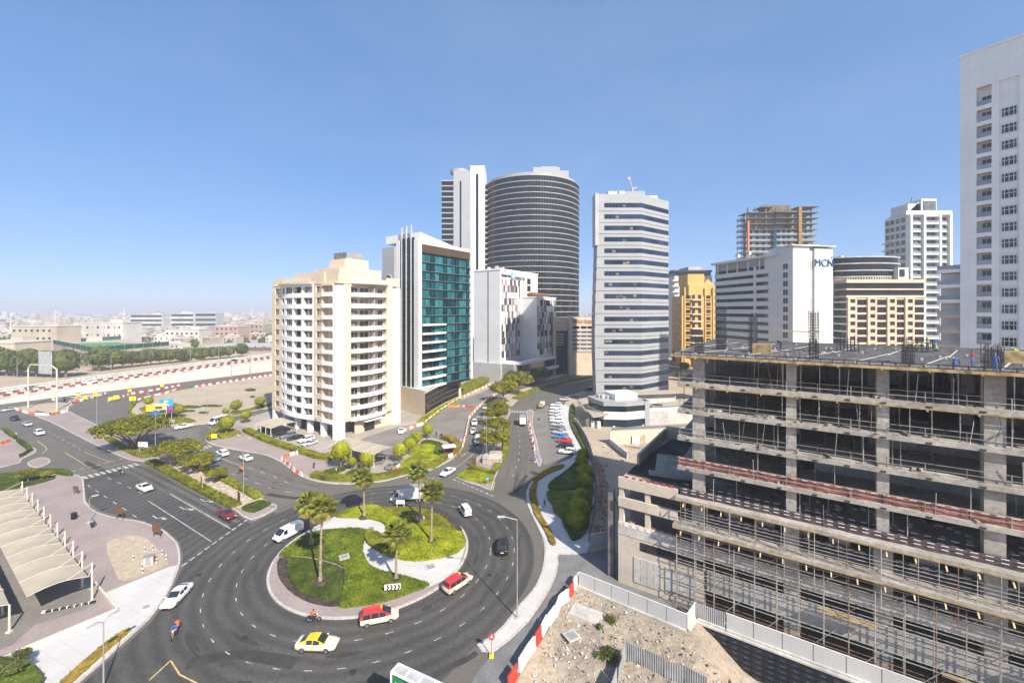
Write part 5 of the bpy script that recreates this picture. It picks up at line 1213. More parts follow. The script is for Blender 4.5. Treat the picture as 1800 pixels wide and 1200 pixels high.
for i, (x, y, w, h) in enumerate(((336, 716, 36, 4), (372, 714, 40, 3), (330, 723, 28, 3), (358, 726, 18, 3), (440, 686, 20, 4), (444, 698, 10, 3))):
    bed('scrub_patch', [(x - w / 2, y), (x - w / 4, y - h / 2), (x + w / 4, y - h / 2), (x + w / 2, y), (x + w / 4, y + h / 2), (x - w / 4, y + h / 2)], .2, L_HEDGE_D, ('widest', 'long', 'short', 'smallest near', 'far upper', 'far small')[i] + ' dry scrub patch growing on the sandy lot', 'scrub', 14, .2, group='scrub on the sandy lot')
bed('shrub_mass', [(805, 690), (822, 678), (850, 668), (862, 669), (842, 684), (815, 695)], 2.4, L_HEDGE, 'tall shrub mass at the podium end', 'shrub')

# trees
def tree_mesh(kind, seed):
    rg = random.Random(seed); cr = MB(); tr = MB()
    if kind == 'umbrella':        # unit: 10 m wide, 5 m tall
        top = []
        for k in range(6):
            a = k * 1.05 + rg.uniform(-.3, .3); q = Vector((2.6 * math.cos(a), 2.6 * math.sin(a), 3.0 + rg.uniform(-.2, .3)))
            m = Vector((q.x * .35, q.y * .35, 1.5)); tr.tube((rg.uniform(-.15, .15), 0, .0), m, .2, 6, .13); tr.tube(m, q, .13, 6, .06); top.append(q)
        for k in range(34):
            a = rg.uniform(0, 6.3); d = 4.1 * math.sqrt(rg.random()); c = (d * math.cos(a), d * math.sin(a), 3.7 + .6 * (1 - (d / 4.3) ** 2) + rg.uniform(-.25, .35))
            cards(cr, c, (1.25, 1.25, .62), 190, .2, rg, .5, up=.6)
    elif kind == 'round':         # unit: 3 m wide dome on a short stem
        tr.tube((0, 0, 0), (0, 0, 1.3), .12, 6, .09); cr.ball((0, 0, 2.1), 1.1, 1.1, 1.05, 10, 7)
        for k in range(9):
            a = k * .7; cards(cr, (.55 * math.cos(a), .55 * math.sin(a), 2.1 + rg.uniform(-.5, .5)), (.95, .95, .85), 110, .12, rg, .3)
    elif kind == 'dome':          # unit: clipped dome to the ground
        tr.tube((0, 0, 0), (0, 0, .6), .14, 6); cr.ball((0, 0, 1.0), 1.22, 1.22, 1.1, 14, 8); cards(cr, (0, 0, 1.0), (1.42, 1.42, 1.3), 1500, .11, rg, .1, zmin=-.85)
    elif kind == 'street':        # unit: 6 m wide, 6 m tall
        tr.tube((0, 0, 0), (0, 0, 2.2), .16, 6, .12)
        for k in range(5): a = k * 1.26; tr.tube((0, 0, 2.1), (1.6 * math.cos(a), 1.6 * math.sin(a), 3.6), .09, 5, .04)
        for k in range(22):
            a = rg.uniform(0, 6.3); d = 2.3 * math.sqrt(rg.random()); c = (d * math.cos(a), d * math.sin(a), 3.6 + rg.uniform(-.5, 1.4) * (1 - d / 3.4))
            cards(cr, c, (1.15, 1.15, .85), 200, .2, rg, .5, up=.5)
    else:                         # far mass: 8 m wide, 8 m tall
        tr.tube((0, 0, 0), (0, 0, 3), .25, 6, .18); cr.ball((0, 0, 4.6), 2.9, 2.9, 3.0, 9, 6)
        for k in range(12):
            a = rg.uniform(0, 6.3); c = (2.2 * math.cos(a), 2.2 * math.sin(a), 4.4 + rg.uniform(-1.6, 2.2)); cards(cr, c, (1.8, 1.8, 1.7), 60, .36, rg, .4)
    return cr, tr
_tm = {}
def tree(name, kind, p, w, m, label, group=None, rz=None, hs=1.0, seed=1):
    k = (kind, seed, m.name)
    if k not in _tm:
        cr, tr = tree_mesh(kind, seed); _tm[k] = (cr.mesh('crown', m), tr.mesh('trunk', M_BARK))
    unit = {'umbrella': 10.0, 'round': 3.0, 'dome': 2.8, 'street': 6.2, 'far': 8.0}[kind]
    e = empty(name, p, label, 'tree', group, rz=rnd.uniform(0, 6.3) if rz is None else rz); s = w / unit; e.scale = (s, s, s * hs)
    link('crown', _tm[k][0], e); link('trunk', _tm[k][1], e); return e
tree('umbrella_tree', 'umbrella', G(237, 789), 19.5, L_TREE, 'widest umbrella tree with a pale forked trunk on the median', hs=.95)
tree('umbrella_tree', 'umbrella', G(306, 818), 14, L_TREE, 'dense umbrella tree beside the zebra crossing on the median', hs=.85, seed=2)
tree('umbrella_tree', 'umbrella', G(345, 832), 9.6, L_TREE, 'medium umbrella tree next to the blue car', hs=.95, seed=3)
tree('umbrella_tree', 'umbrella', G(379, 848), 5.6, L_TREE, 'smallest umbrella tree by the brown board on the median', hs=1.1, seed=2)
tree('street_tree', 'street', G(49, 849), 4.0, L_TREE, 'small tree on the pink plaza lawn, the larger of two', seed=1)
tree('street_tree', 'street', G(83, 843), 2.4, L_TREE, 'smaller of two trees on the pink plaza lawn', seed=2)
tree('street_tree', 'street', G(20, 1192), 3.6, L_DARK, 'small round tree in the lower corner by the lamp post', seed=1, hs=.8)
for i, (x, y, w) in enumerate(((1024, 806, 3.3), (1023, 820, 3.4), (1028, 838, 3.9), (1028, 856, 3.7), (1021, 881, 3.3), (1017, 903, 4.0), (1014, 926, 3.9))):
    q = G(x, y); tree('topiary_dome', 'dome', q + Vector((0, 0, .14)), w, L_ROUND, 'clipped topiary dome, %s in the garden row counted from the lay-by' % ('first', 'second', 'third', 'fourth', 'fifth', 'sixth', 'seventh')[i], 'topiary domes in the small garden', seed=1 + i % 2)
for i, (x, y, w, lb) in enumerate(((703, 813, 4.6, 'bushy clipped tree nearest the palms in the corner garden'), (720, 800, 4.6, 'clipped tree second from the palms in the corner garden'), (732, 787, 4.4, 'clipped tree third from the palms in the corner garden'), (751, 772, 4.4, 'clipped tree by the parked motorcycles at the garden end'),
        (599, 823, 6.2, 'large bright clipped tree before the plaza car park'), (618, 826, 3.0, 'small clipped tree right beside the large bright one'), (645, 828, 4.2, 'upright clipped tree behind the front palm'))):
    tree('clipped_tree', 'round', G(x, y) + Vector((0, 0, .13)), w, L_ROUND, lb, seed=1 + i % 2)
for i, (x, y, w, lb) in enumerate(((868, 798, 9.5, 'avenue median tree nearest the roundabout'), (872, 770, 9.5, 'avenue median tree second from the roundabout'), (872, 748, 9, 'avenue median tree third from the roundabout'), (876, 733, 9, 'avenue median tree just before the zebra crossing'),
        (885, 709, 14, 'tall ochre tree beyond the zebra crossing'), (912, 694, 15, 'tall pale tree on the far avenue median'), (950, 676, 13, 'dark tree before the mosaic hotel podium'), (905, 677, 11, 'dark tree at the far avenue bend'))):
    tree('avenue_tree', 'street', G(x, y), w, L_TREE if i not in (6, 7) else L_DARK, lb, seed=1 + i % 3, hs=.85)
for i, (x, y, w, lb) in enumerate(((261, 716, 4.2, 'round tree behind the yellow sign on the lot corner'), (303, 731, 4.6, 'round tree behind the blue billboard'), (314, 735, 5.0, 'round tree just right of the billboards'), (415, 728, 5.2, 'lone round tree on the sandy lot edge'),
        (397, 732, 3, 'small round bush by the white minibus'), (432, 744, 4.4, 'round tree by the car park awning poles'), (457, 720, 5, 'round tree next to the apartment block corner'), (398, 766, 6.2, 'clipped round tree inside the oval hedge'), (245, 748, 3.4, 'small round tree behind the umbrella tree crown'))):
    tree('round_tree', 'round', G(x, y), w, L_HEDGE, lb, seed=1 + i % 2)
for i, (x, y, w) in enumerate(((1003, 640, 16), (1018, 636, 14), (1032, 632, 13), (985, 634, 12), (1046, 640, 9))):
    tree('mall_tree', 'far', G(x, y), w, L_DARK, ('broad', 'leafy', 'dark', 'shaded', 'slim')[i] + ' tree in the cluster before the red-lettered mall', seed=1 + i % 2, hs=.7)
for i, (x, y, w) in enumerate(((1190, 640, 10), (1203, 652, 9), (1215, 636, 9), (1196, 668, 8), (1242, 640, 9))):
    tree('verge_tree', 'far', G(x, y), w, L_DARK, ('first', 'second', 'third', 'fourth', 'fifth')[i] + ' roadside tree below the ochre block', seed=1 + i % 2, hs=.7)

# palms
def palm(base, h, label, seed, lean):
    rg = random.Random(seed); e = empty('palm_tree', base, label, 'palm tree', 'palms on the traffic island')
    b = MB(); n = 12; pts = [Vector((lean * (k / n) ** 2, 0, h * k / n)) for k in range(n + 1)]
    for k in range(n):
        r0 = .2 - .07 * k / n + (.12 if k == 0 else 0) + .02 * (k % 2); b.tube(pts[k], pts[k + 1], r0, 9, r0 - .025 + .02 * (k % 2))
    b.build('trunk', M_BARK_L, e)
    top = pts[-1]; sk = MB()
    for k in range(26):
        a = rg.uniform(0, 6.3); z = top.z - rg.uniform(.1, 1.3); p = Vector((top.x, 0, z)); sk.tube(p, p + Vector((.34 * math.cos(a), .34 * math.sin(a), .25)), .05, 4, .02)
    sk.build('leaf_boots', M_BARK_L, e)
    for k in range(34):
        el = R(78 - 130 * (k / 33) + rg.uniform(-8, 8)); az = k * 2.4 + rg.uniform(-.2, .2); dry = k > 27
        d = Vector((math.cos(az) * math.cos(el), math.sin(az) * math.cos(el), math.sin(el))); L = rg.uniform(1.0, 1.35)
        q = top + d * L; f = MB().tube(top, q, .025, 4, .018); side = d.cross(Vector((0, 0, 1)))
        if side.length < .1: side = Vector((1, 0, 0))
        side.normalize(); up = side.cross(d).normalized(); m = 15
        for j in range(m):                     # the folded fan: one blade per segment
            t = (j / (m - 1) - .5) * R(190); r = rg.uniform(.95, 1.15) * (1.0 - .25 * abs(t) / R(95)) * 1.15
            dd = d * math.cos(t) + side * math.sin(t); w = dd.cross(up).normalized() * .085
            mid = q + dd * r * .6 + up * .05; tip = q + dd * r + Vector((0, 0, -.28 * r))
            f.add([q, mid + w + up * .03, tip, mid - w - up * .03], [(0, 1, 2), (0, 2, 3)])
        f.build('frond', L_PALM_DRY if dry else L_PALM, e)
    e.rotation_euler = (0, 0, rg.uniform(0, 6.3)); return e
for i, (x, y, h, lb) in enumerate(((640, 911, 7.6, 'palm standing at the far kerb whose shadow falls on the road'), (738, 913, 8.9, 'palm on the sunlit lawn behind the box van'), (758, 956, 8.9, 'palm rooted in the bright bed with yellow lower fronds'),
        (696, 1022, 6.9, 'palm beside the chevron sign'), (563, 1027, 10.9, 'tallest palm, rooted in the dark lawn'), (547, 961, 7.3, 'palm close behind the tallest palm'))):
    palm(G(x, y) + Vector((0, 0, .3)), h, lb, 20 + i, .3 * (-1) ** i)
# ------------------------------------------------------------------ vehicles
def paint(name, c, rough=.3): return mat('paint_' + name, c, rough, .02, 1, spec=.5, coat=.6)
PT = dict(white=paint('white', (.76, .76, .75)), cream=paint('cream', (.72, .62, .45)), black=paint('black', (.012, .012, .014)), silver=paint('silver', (.42, .43, .44), .35), grey=paint('grey', (.16, .17, .18)), maroon=paint('maroon', (.16, .015, .02)),
          blue=paint('blue', (.10, .22, .46)), sky=paint('sky_blue', (.03, .22, .50)), red=paint('red', (.55, .03, .03)), yellow=paint('yellow', (.80, .50, .01)), ochre=paint('ochre', (.42, .33, .08)), taxired=paint('taxi_red', (.62, .03, .035)))
M_CARGL = mat('car_glass', (.02, .026, .032), .04, .1, 1, spec=.9)
M_RIM = mat('alloy_rim', (.38, .38, .39), .35, .05, 2, metal=.7)
M_LAMP = mat('headlamp', (.7, .72, .74), .1, .05, 2)
M_TAIL = mat('tail_lamp', (.35, .01, .01), .2, .05, 2)
M_PLATE = mat('number_plate', (.75, .74, .7), .5, .05, 2)
CARS = {
 'sedan': dict(body=[(-2.42, .68, .42, .76, .80), (-2.3, .84, .30, .93, .98), (-1.9, .90, .24, .98, 1.06), (-1.2, .92, .22, .97, 1.04), (0, .92, .22, .94, 1.0), (.9, .92, .22, .93, 1.01), (1.4, .91, .22, .89, .99), (1.95, .88, .25, .80, .88), (2.25, .80, .30, .68, .75), (2.42, .62, .38, .58, .62)],
   cab=[(-1.95, .72, 1.0, 1.04, .64), (-1.05, .81, .95, 1.38, .60), (-.5, .83, .94, 1.46, .62), (.15, .83, .93, 1.45, .62), (1.15, .76, .95, 1.0, .68)], wx=(-1.42, 1.42), r=.33, tr=.8, sides=((-1.0, -.28), (-.2, .55))),
 'suv': dict(body=[(-2.35, .74, .45, .95, 1.0), (-2.25, .90, .34, 1.08, 1.12), (-1.6, .95, .30, 1.10, 1.14), (0, .95, .30, 1.06, 1.1), (.9, .95, .30, 1.05, 1.12), (1.4, .94, .30, 1.02, 1.12), (2.0, .92, .32, .96, 1.06), (2.3, .86, .38, .85, .92), (2.42, .7, .45, .72, .76)],
   cab=[(-2.28, .82, 1.06, 1.2, .74), (-2.0, .86, 1.06, 1.68, .68), (-.8, .87, 1.05, 1.78, .70), (.2, .87, 1.05, 1.74, .70), (1.1, .82, 1.06, 1.12, .74)], wx=(-1.42, 1.48), r=.38, tr=.84, sides=((-1.95, -1.15), (-1.05, -.25), (-.17, .55))),
 'mpv': dict(body=[(-2.3, .72, .42, .9, .95), (-2.2, .88, .30, 1.0, 1.06), (-1.5, .92, .26, 1.02, 1.08), (0, .92, .26, 1.0, 1.04), (1.1, .92, .26, 1.0, 1.08), (1.6, .90, .26, .96, 1.08), (2.1, .86, .3, .82, .92), (2.35, .74, .36, .68, .74), (2.45, .6, .42, .6, .64)],
   cab=[(-2.25, .80, 1.0, 1.15, .74), (-1.95, .85, 1.0, 1.66, .70), (-.8, .86, .99, 1.78, .70), (.35, .86, .99, 1.72, .70), (1.55, .78, 1.02, 1.08, .70)], wx=(-1.42, 1.48), r=.33, tr=.8, sides=((-1.9, -1.0), (-.9, .0), (.08, .85))),
 'van': dict(body=[(-2.5, .80, .42, 1.0, 1.05), (-2.42, .90, .32, 1.1, 1.15), (0, .93, .3, 1.1, 1.15), (1.5, .93, .3, 1.08, 1.15), (2.1, .90, .32, 1.02, 1.1), (2.4, .84, .38, .88, .95), (2.5, .72, .42, .74, .78)],
   cab=[(-2.46, .86, 1.08, 1.9, .74), (-2.3, .90, 1.08, 2.0, .76), (0, .91, 1.08, 2.06, .78), (1.1, .91, 1.08, 2.0, .76), (2.15, .84, 1.06, 1.14, .76)], wx=(-1.5, 1.7), r=.34, tr=.8, sides=((.75, 1.45),)),
 'minivan': dict(body=[(-1.85, .66, .42, .9, .95), (-1.78, .74, .32, 1.0, 1.05), (0, .76, .3, 1.0, 1.05), (1.2, .76, .3, .98, 1.05), (1.7, .72, .34, .86, .92), (1.85, .62, .4, .7, .74)],
   cab=[(-1.82, .70, .98, 1.7, .60), (-1.7, .74, .98, 1.82, .62), (0, .75, .98, 1.88, .63), (.75, .75, .98, 1.82, .62), (1.6, .68, .97, 1.05, .62)], wx=(-1.1, 1.2), r=.29, tr=.66, sides=((-1.6, -.9), (-.8, -.1), (0, .9))),
 'minibus': dict(body=[(-3.4, .86, .45, 1.15, 1.2), (-3.3, .98, .36, 1.25, 1.3), (0, 1.0, .34, 1.25, 1.3), (2.4, 1.0, .34, 1.2, 1.3), (3.1, .96, .36, 1.1, 1.2), (3.4, .8, .44, .85, .9)],
   cab=[(-3.36, .93, 1.22, 2.45, .8), (-3.2, .97, 1.22, 2.6, .84), (0, .98, 1.22, 2.64, .86), (1.9, .98, 1.22, 2.55, .84), (3.0, .9, 1.2, 1.28, .84)], wx=(-2.1, 2.2), r=.36, tr=.86, sides=((-3.0, -2.0), (-1.9, -.9), (-.8, .2), (.3, 1.3), (1.4, 2.2))),
 'pickup': dict(body=[(-2.6, .78, .45, .95, .96), (-2.5, .90, .36, 1.02, 1.02), (-.9, .92, .32, 1.04, 1.04), (.9, .92, .32, 1.04, 1.1), (1.5, .92, .32, 1.02, 1.12), (2.2, .88, .34, .94, 1.04), (2.5, .78, .42, .76, .82)],
   cab=[(-.95, .80, 1.02, 1.1, .70), (-.75, .83, 1.02, 1.7, .66), (-.2, .84, 1.02, 1.78, .68), (.45, .84, 1.02, 1.74, .68), (1.3, .78, 1.04, 1.12, .72)], wx=(-1.6, 1.55), r=.38, tr=.82, sides=((-.68, 0), (.08, .75))),
}
_car = {}
def sec_at(st, x, n):
    for a, c in zip(st, st[1:]):
        if a[0] <= x <= c[0]:
            t = (x - a[0]) / (c[0] - a[0]); return tuple(a[i] + (c[i] - a[i]) * t for i in range(n))
    return st[0] if x < st[0][0] else st[-1]
def loft(secs):
    b = MB(); n = len(secs[0])
    for s in secs: b.v += s
    for k in range(len(secs) - 1):
        for i in range(n): b.f.append((k * n + i, k * n + (i + 1) % n, (k + 1) * n + (i + 1) % n, (k + 1) * n + i))
    b.f.append(tuple(range(n - 1, -1, -1))); o = (len(secs) - 1) * n; b.f.append(tuple(range(o, o + n))); return b
def car_parts(kind):
    if kind in _car: return _car[kind]
    C = CARS[kind]; P = []
    def bsec(s):
        x, w, zb, zs, zt = s; h = [(w * .84, zb), (w, zb + .14), (w * 1.005, (zb + zs) / 2), (w * .985, zs - .08), (w * .93, zs), (w * .5, zt), (0, zt + .01)]
        return [(x, y, z) for y, z in h] + [(x, -y, z) for y, z in reversed(h[:-1])]
    dense = []
    for a, c in zip(C['body'], C['body'][1:]):
        for k in range(2): dense.append(tuple(p + (q - p) * k / 2 for p, q in zip(a, c)))
    dense.append(C['body'][-1]); m = loft([bsec(s) for s in dense]).mesh('body', PT['white'], True); P.append(('body', m, 'paint', (0, 0, 0)))
    def chalf(s):
        x, wb, zb, zr, wr = s; return [(wb, zb), (wb * .4 + wr * .6, zb + (zr - zb) * .62), (wr, zr - .07 * (zr - zb) - .01), (wr * .72, zr - .005), (0, zr + .015)]
    def csec(s):
        h = chalf(s); return [(s[0], y, z) for y, z in h] + [(s[0], -y, z) for y, z in reversed(h[:-1])]
    P.append(('cabin', loft([csec(s) for s in C['cab']]).mesh('cabin', PT['white'], False), 'roof', (0, 0, 0)))
    cab = C['cab']
    def strip(xa, xb, na, pts):    # glass laid on the cabin skin
        b = MB(); w = len(pts(sec_at(cab, xa, 5)))
        for k in range(na + 1):
            x = xa + (xb - xa) * k / na; b.v += [(x + dx, y, z) for dx, y, z in [(0,) + p for p in pts(sec_at(cab, x, 5))]]
        for k in range(na):
            for i in range(w - 1): b.f.append((k * w + i, (k + 1) * w + i, (k + 1) * w + i + 1, k * w + i + 1))
        return b
    def across(s, off=.014):
        h = chalf(s); top = h[3]; sh = h[2]; return [(sh[0] * .97, sh[1] + off), (top[0], top[1] + off), (0, h[4][1] + off), (-top[0], top[1] + off), (-sh[0] * .97, sh[1] + off)]
    xf0, xf1 = cab[-2][0], cab[-1][0]; P.append(('windscreen', strip(xf0 + (xf1 - xf0) * .10, xf0 + (xf1 - xf0) * .93, 4, across).mesh('windscreen', M_CARGL), None, (.012, 0, 0)))
    xr0, xr1 = cab[0][0], cab[1][0]; P.append(('rear_window', strip(xr0 + (xr1 - xr0) * .12, xr0 + (xr1 - xr0) * .88, 4, across).mesh('rear_window', M_CARGL), None, (-.014, 0, 0)))
    for a, c in C['sides']:
        for sg in (1, -1):
            f = lambda s, sg=sg: [(sg * (p[0] + .014), p[1]) for p in (lambda h: [(h[0][0] * .92 + h[1][0] * .08, h[0][1] * .92 + h[1][1] * .08), h[1], (h[1][0] * .2 + h[2][0] * .8, h[1][1] * .2 + h[2][1] * .8)])(chalf(s))]
            P.append(('side_window', strip(a, c, 3, f).mesh('side_window', M_CARGL), None, (0, 0, 0)))
    r = C['r']; wy = C['tr']
    wm = MB().tube((0, -.11, 0), (0, .11, 0), r, 18).mesh('wheel', M_BLACK); rim = MB().tube((0, -.125, 0), (0, .125, 0), r * .66, 12).mesh('rim', M_RIM); hub = MB().tube((0, -.135, 0), (0, .135, 0), r * .18, 8).mesh('hub', M_DARKSTEEL); arch = MB().tube((0, -.06, 0), (0, .06, 0), r * 1.17, 18).mesh('wheel_arch', M_BLACK)
    hw = max(s[1] for s in C['body'])
    for x in C['wx']:
        for sg in (1, -1): P.append(('wheel', wm, ('sub', rim, hub, arch, sg), (x, sg * (hw - .10), r)))
    xf = C['body'][-1]; xn = C['body'][-2]; xr = C['body'][0]; xq = C['body'][1]
    for sg in (1, -1):
        P.append(('headlight', MB().obox((-.22, -.16, -.06), (.3, 0, 0), (0, .32, 0), (0, 0, .13)).mesh('headlight', M_LAMP), None, (xn[0] + .03, sg * (xn[1] - .19), (xn[2] + xn[3]) / 2 + .12)))
        P.append(('tail_light', MB().obox((-.03, -.15, -.07), (.16, 0, 0), (0, .3, 0), (0, 0, .2)).mesh('tail_light', M_TAIL), None, (xq[0] - .05, sg * (xq[1] - .16), xq[3] - .2)))
        c2 = sec_at(cab, cab[-1][0] - .32, 5); P.append(('mirror', MB().ball((0, 0, 0), .1, .13, .09, 8, 5).mesh('mirror', M_BLACK), 'paint', (cab[-1][0] - .3, sg * (c2[1] + .14), c2[2] + .06)))
    P.append(('number_plate', MB().obox((-.02, -.26, -.06), (.03, 0, 0), (0, .52, 0), (0, 0, .12)).mesh('number_plate', M_PLATE), None, (xr[0] - .01, 0, (xr[2] + xr[3]) / 2 + .05)))
    P.append(('grille', MB().obox((-.02, -.42, -.07), (.05, 0, 0), (0, .84, 0), (0, 0, .14)).mesh('grille', M_BLACK), None, (xf[0] - .02, 0, (xf[2] + xf[3]) / 2 - .02)))
    t = MB()
    for sg in (1, -1):
        xs_ = sorted({x for ab in C['sides'] for x in ab} | {C['sides'][-1][1] + .25})
        for x in xs_[::2] if len(xs_) > 3 else xs_:
            s_ = sec_at(C['body'], x, 5); t.obox((x - .012, sg * (s_[1] * 1.006) - .006, s_[2] + .16), (.024, 0, 0), (0, .012, 0), (0, 0, s_[3] - s_[2] - .26))
        for a_, c_ in C['sides']: s_ = sec_at(C['body'], a_ + .1, 5); t.obox((a_ + .06, sg * (s_[1] * 1.0) - .012, s_[3] - .2), (.2, 0, 0), (0, .024, 0), (0, 0, .035))
        s_ = sec_at(C['body'], 0, 5); t.obox((C['wx'][0] + .5, sg * s_[1] * .97 - .03, s_[2] + .0), (C['wx'][1] - C['wx'][0] - 1.0, 0, 0), (0, .06, 0), (0, 0, .12))
    t.obox((xn[0] + .03, -xn[1] * .7, xn[2] - .02), (.1, 0, 0), (0, xn[1] * 1.4, 0), (0, 0, .16)); t.obox((xq[0] - .1, -xq[1] * .8, xq[2] - .02), (.12, 0, 0), (0, xq[1] * 1.6, 0), (0, 0, .16))
    P.append(('trim', t.mesh('trim', M_BLACK), None, (0, 0, 0)))
    _car[kind] = P; return P
def setmat(o, m):
    o.material_slots[0].link = 'OBJECT'; o.material_slots[0].material = m
def car(kind, col, a, c, label, roof=None, z=0.0, taxi=False, group=None, cat=None, name=None, scale=1.0):
    """a = (px,py) under the middle of the vehicle, c = a point ahead of it (or an angle in radians)"""
    p = G(*a, z) if len(a) == 2 else Vector(a); h = c if isinstance(c, float) else (lambda d: math.atan2(d.y, d.x))(G(*c, z) - p)
    nm = name or {'sedan': 'sedan_car', 'suv': 'suv_car', 'mpv': 'people_carrier', 'van': 'delivery_van', 'minivan': 'minivan', 'minibus': 'minibus', 'pickup': 'pickup_truck'}[kind]
    e = empty(nm, p + Vector((0, 0, .01)), label, cat or {'van': 'van', 'minivan': 'van', 'minibus': 'minibus', 'pickup': 'pickup'}.get(kind, 'car'), group, rz=h); e.scale = (scale,) * 3
    for n, me, k, l in car_parts(kind):
        o = link(n, me, e, l)
        if k == 'paint': setmat(o, PT[col])
        elif k == 'roof': setmat(o, PT[roof or col])
        elif k: 
            link('rim', k[1], o); link('hub', k[2], o); link('wheel_arch', k[3], o, (0, -k[4] * .02, .02))
    if taxi: bx('roof_sign', e, .1 if kind == 'sedan' else .3, 0, 1.46 if kind == 'sedan' else 1.76, .16, .42, .16, M_YELLOW)
    return e
car('sedan', 'white', (311, 1054), (288, 1078), 'white saloon with a dark glass roof driving past the white pavement')
car('sedan', 'cream', (558, 1138), (600, 1139), 'cream taxi with a yellow roof on the near lane', 'yellow', taxi=True)
car('mpv', 'cream', (666, 1091), (696, 1085), 'cream people carrier taxi with a red roof below the chevron sign', 'taxired', taxi=True)
car('mpv', 'cream', (804, 1031), (830, 1014), 'cream people carrier taxi with a red roof leaving the sunlit kerb', 'taxired', taxi=True)
car('suv', 'black', (884, 965), (886, 945), 'black off-roader driving away on the roundabout near the tall lamp')
car('minivan', 'white', (818, 903), (810, 892), 'small white minivan seen from behind on the roundabout')
car('van', 'white', (507, 943), (486, 954), 'white panel van with brown graphics beside the twin palms')
car('sedan', 'white', (787, 833), (772, 842), 'white saloon entering the roundabout from the avenue')
car('sedan', 'maroon', (398, 908), (416, 919), 'maroon saloon waiting at the give-way line')
car('sedan', 'white', (254, 861), (270, 869), 'white saloon in the approach lanes beside the median')
car('sedan', 'blue', (377, 808), (358, 799), 'blue hatchback half hidden by an umbrella tree')
car('suv', 'white', (391, 800), (372, 791), 'white crossover next to the blue hatchback')
car('sedan', 'white', (432, 808), (412, 800), 'white saloon leaving the junction behind the white crossover')
car('pickup', 'white', (322, 753), (306, 756), 'white pickup truck crossing the hatched wedge')
car('minibus', 'white', (384, 744), (367, 749), 'white minibus on the side street by the sandy lot')
car('suv', 'black', (26, 738), (40, 744), 'black car arriving beside the barrier island')
car('sedan', 'silver', (48, 748), (62, 755), 'silver saloon, the middle of three arriving cars')
car('suv', 'white', (69, 764), (84, 772), 'silver white crossover, the nearest of three arriving cars')
car('sedan', 'silver', (16, 722), (0, 725), 'silver car turning at the far junction edge')
car('sedan', 'white', (136, 695), (120, 697), 'white car on the service road behind the yellow signs')
car('van', 'white', (840, 778), (838, 800), 'white van heading the queue on the avenue')
car('sedan', 'white', (832, 760), (831, 780), 'white saloon in the middle of the avenue queue')
car('suv', 'white', (834, 746), (833, 760), 'white off-roader last in the avenue queue')
car('sedan', 'silver', (853, 718), (846, 728), 'grey saloon by the closed road barriers on the avenue')
car('sedan', 'white', (705, 760), (703, 775), 'white saloon parked by the apartment entrance')
pk = [('white', 'suv'), ('white', 'suv'), ('white', 'sedan'), ('silver', 'sedan'), ('white', 'sedan'), ('white', 'suv'), ('silver', 'sedan'), ('grey', 'sedan'), ('silver', 'sedan'), ('sky', 'sedan'), ('red', 'sedan'), ('black', 'sedan'), ('white', 'suv')]
pp = [(978, 714), (977, 719), (976, 724.5), (976, 730), (977, 736), (978, 742), (980, 748.5), (981, 755), (984, 762), (985, 770), (992, 777), (994, 786), (997, 797)]
on = ('first', 'second', 'third', 'fourth', 'fifth', 'sixth', 'seventh', 'eighth', 'ninth', 'tenth', 'eleventh', 'twelfth', 'thirteenth')
for i, ((c, k), q) in enumerate(zip(pk, pp)):
    nm = {'sky': 'bright blue', 'black': 'black', 'red': 'red', 'grey': 'dark grey', 'silver': 'silver', 'white': 'white'}[c]
    car(k, c, q, R(176 - i * .8), '%s car parked %s in the lay-by row counted from its far end' % (nm, on[i]), group='cars parked in the lay-by row')
car('suv', 'silver', (992, 704), R(185), 'silver off-roader beyond the far end of the parked row')
car('sedan', 'silver', (1008, 697), R(185), 'silver car at the lay-by exit below the striped tower')
car('suv', 'black', (1034, 686), R(200), 'black car driving past the striped tower')
for q, k, c, lb in (((494, 766), 'sedan', 'black', 'black saloon under the apartment block, first by the corner column'), ((506, 769), 'suv', 'grey', 'grey estate parked between two dark cars under the apartments'), ((519, 772), 'sedan', 'black', 'black saloon parked beside the white off-roader under the apartments'),
                    ((538, 776), 'suv', 'white', 'white off-roader parked under the apartment block'), ((545, 782), 'sedan', 'silver', 'silver saloon parked by the right column under the apartments'), ((467, 757), 'suv', 'black', 'black off-roader below the left car park awning'), ((472, 749), 'sedan', 'black', 'dark saloon deeper below the left car park awning')):
    car(k, c, q, R(236), lb, group='cars parked under the apartment block')
car('sedan', 'black', (662, 810), R(40), 'black saloon at the edge of the entrance awning')
car('sedan', 'grey', (692, 822), R(60), 'grey car tucked behind the clipped garden trees')
car('sedan', 'black', (628, 812), R(60), 'dark car in the shade of the entrance awning')

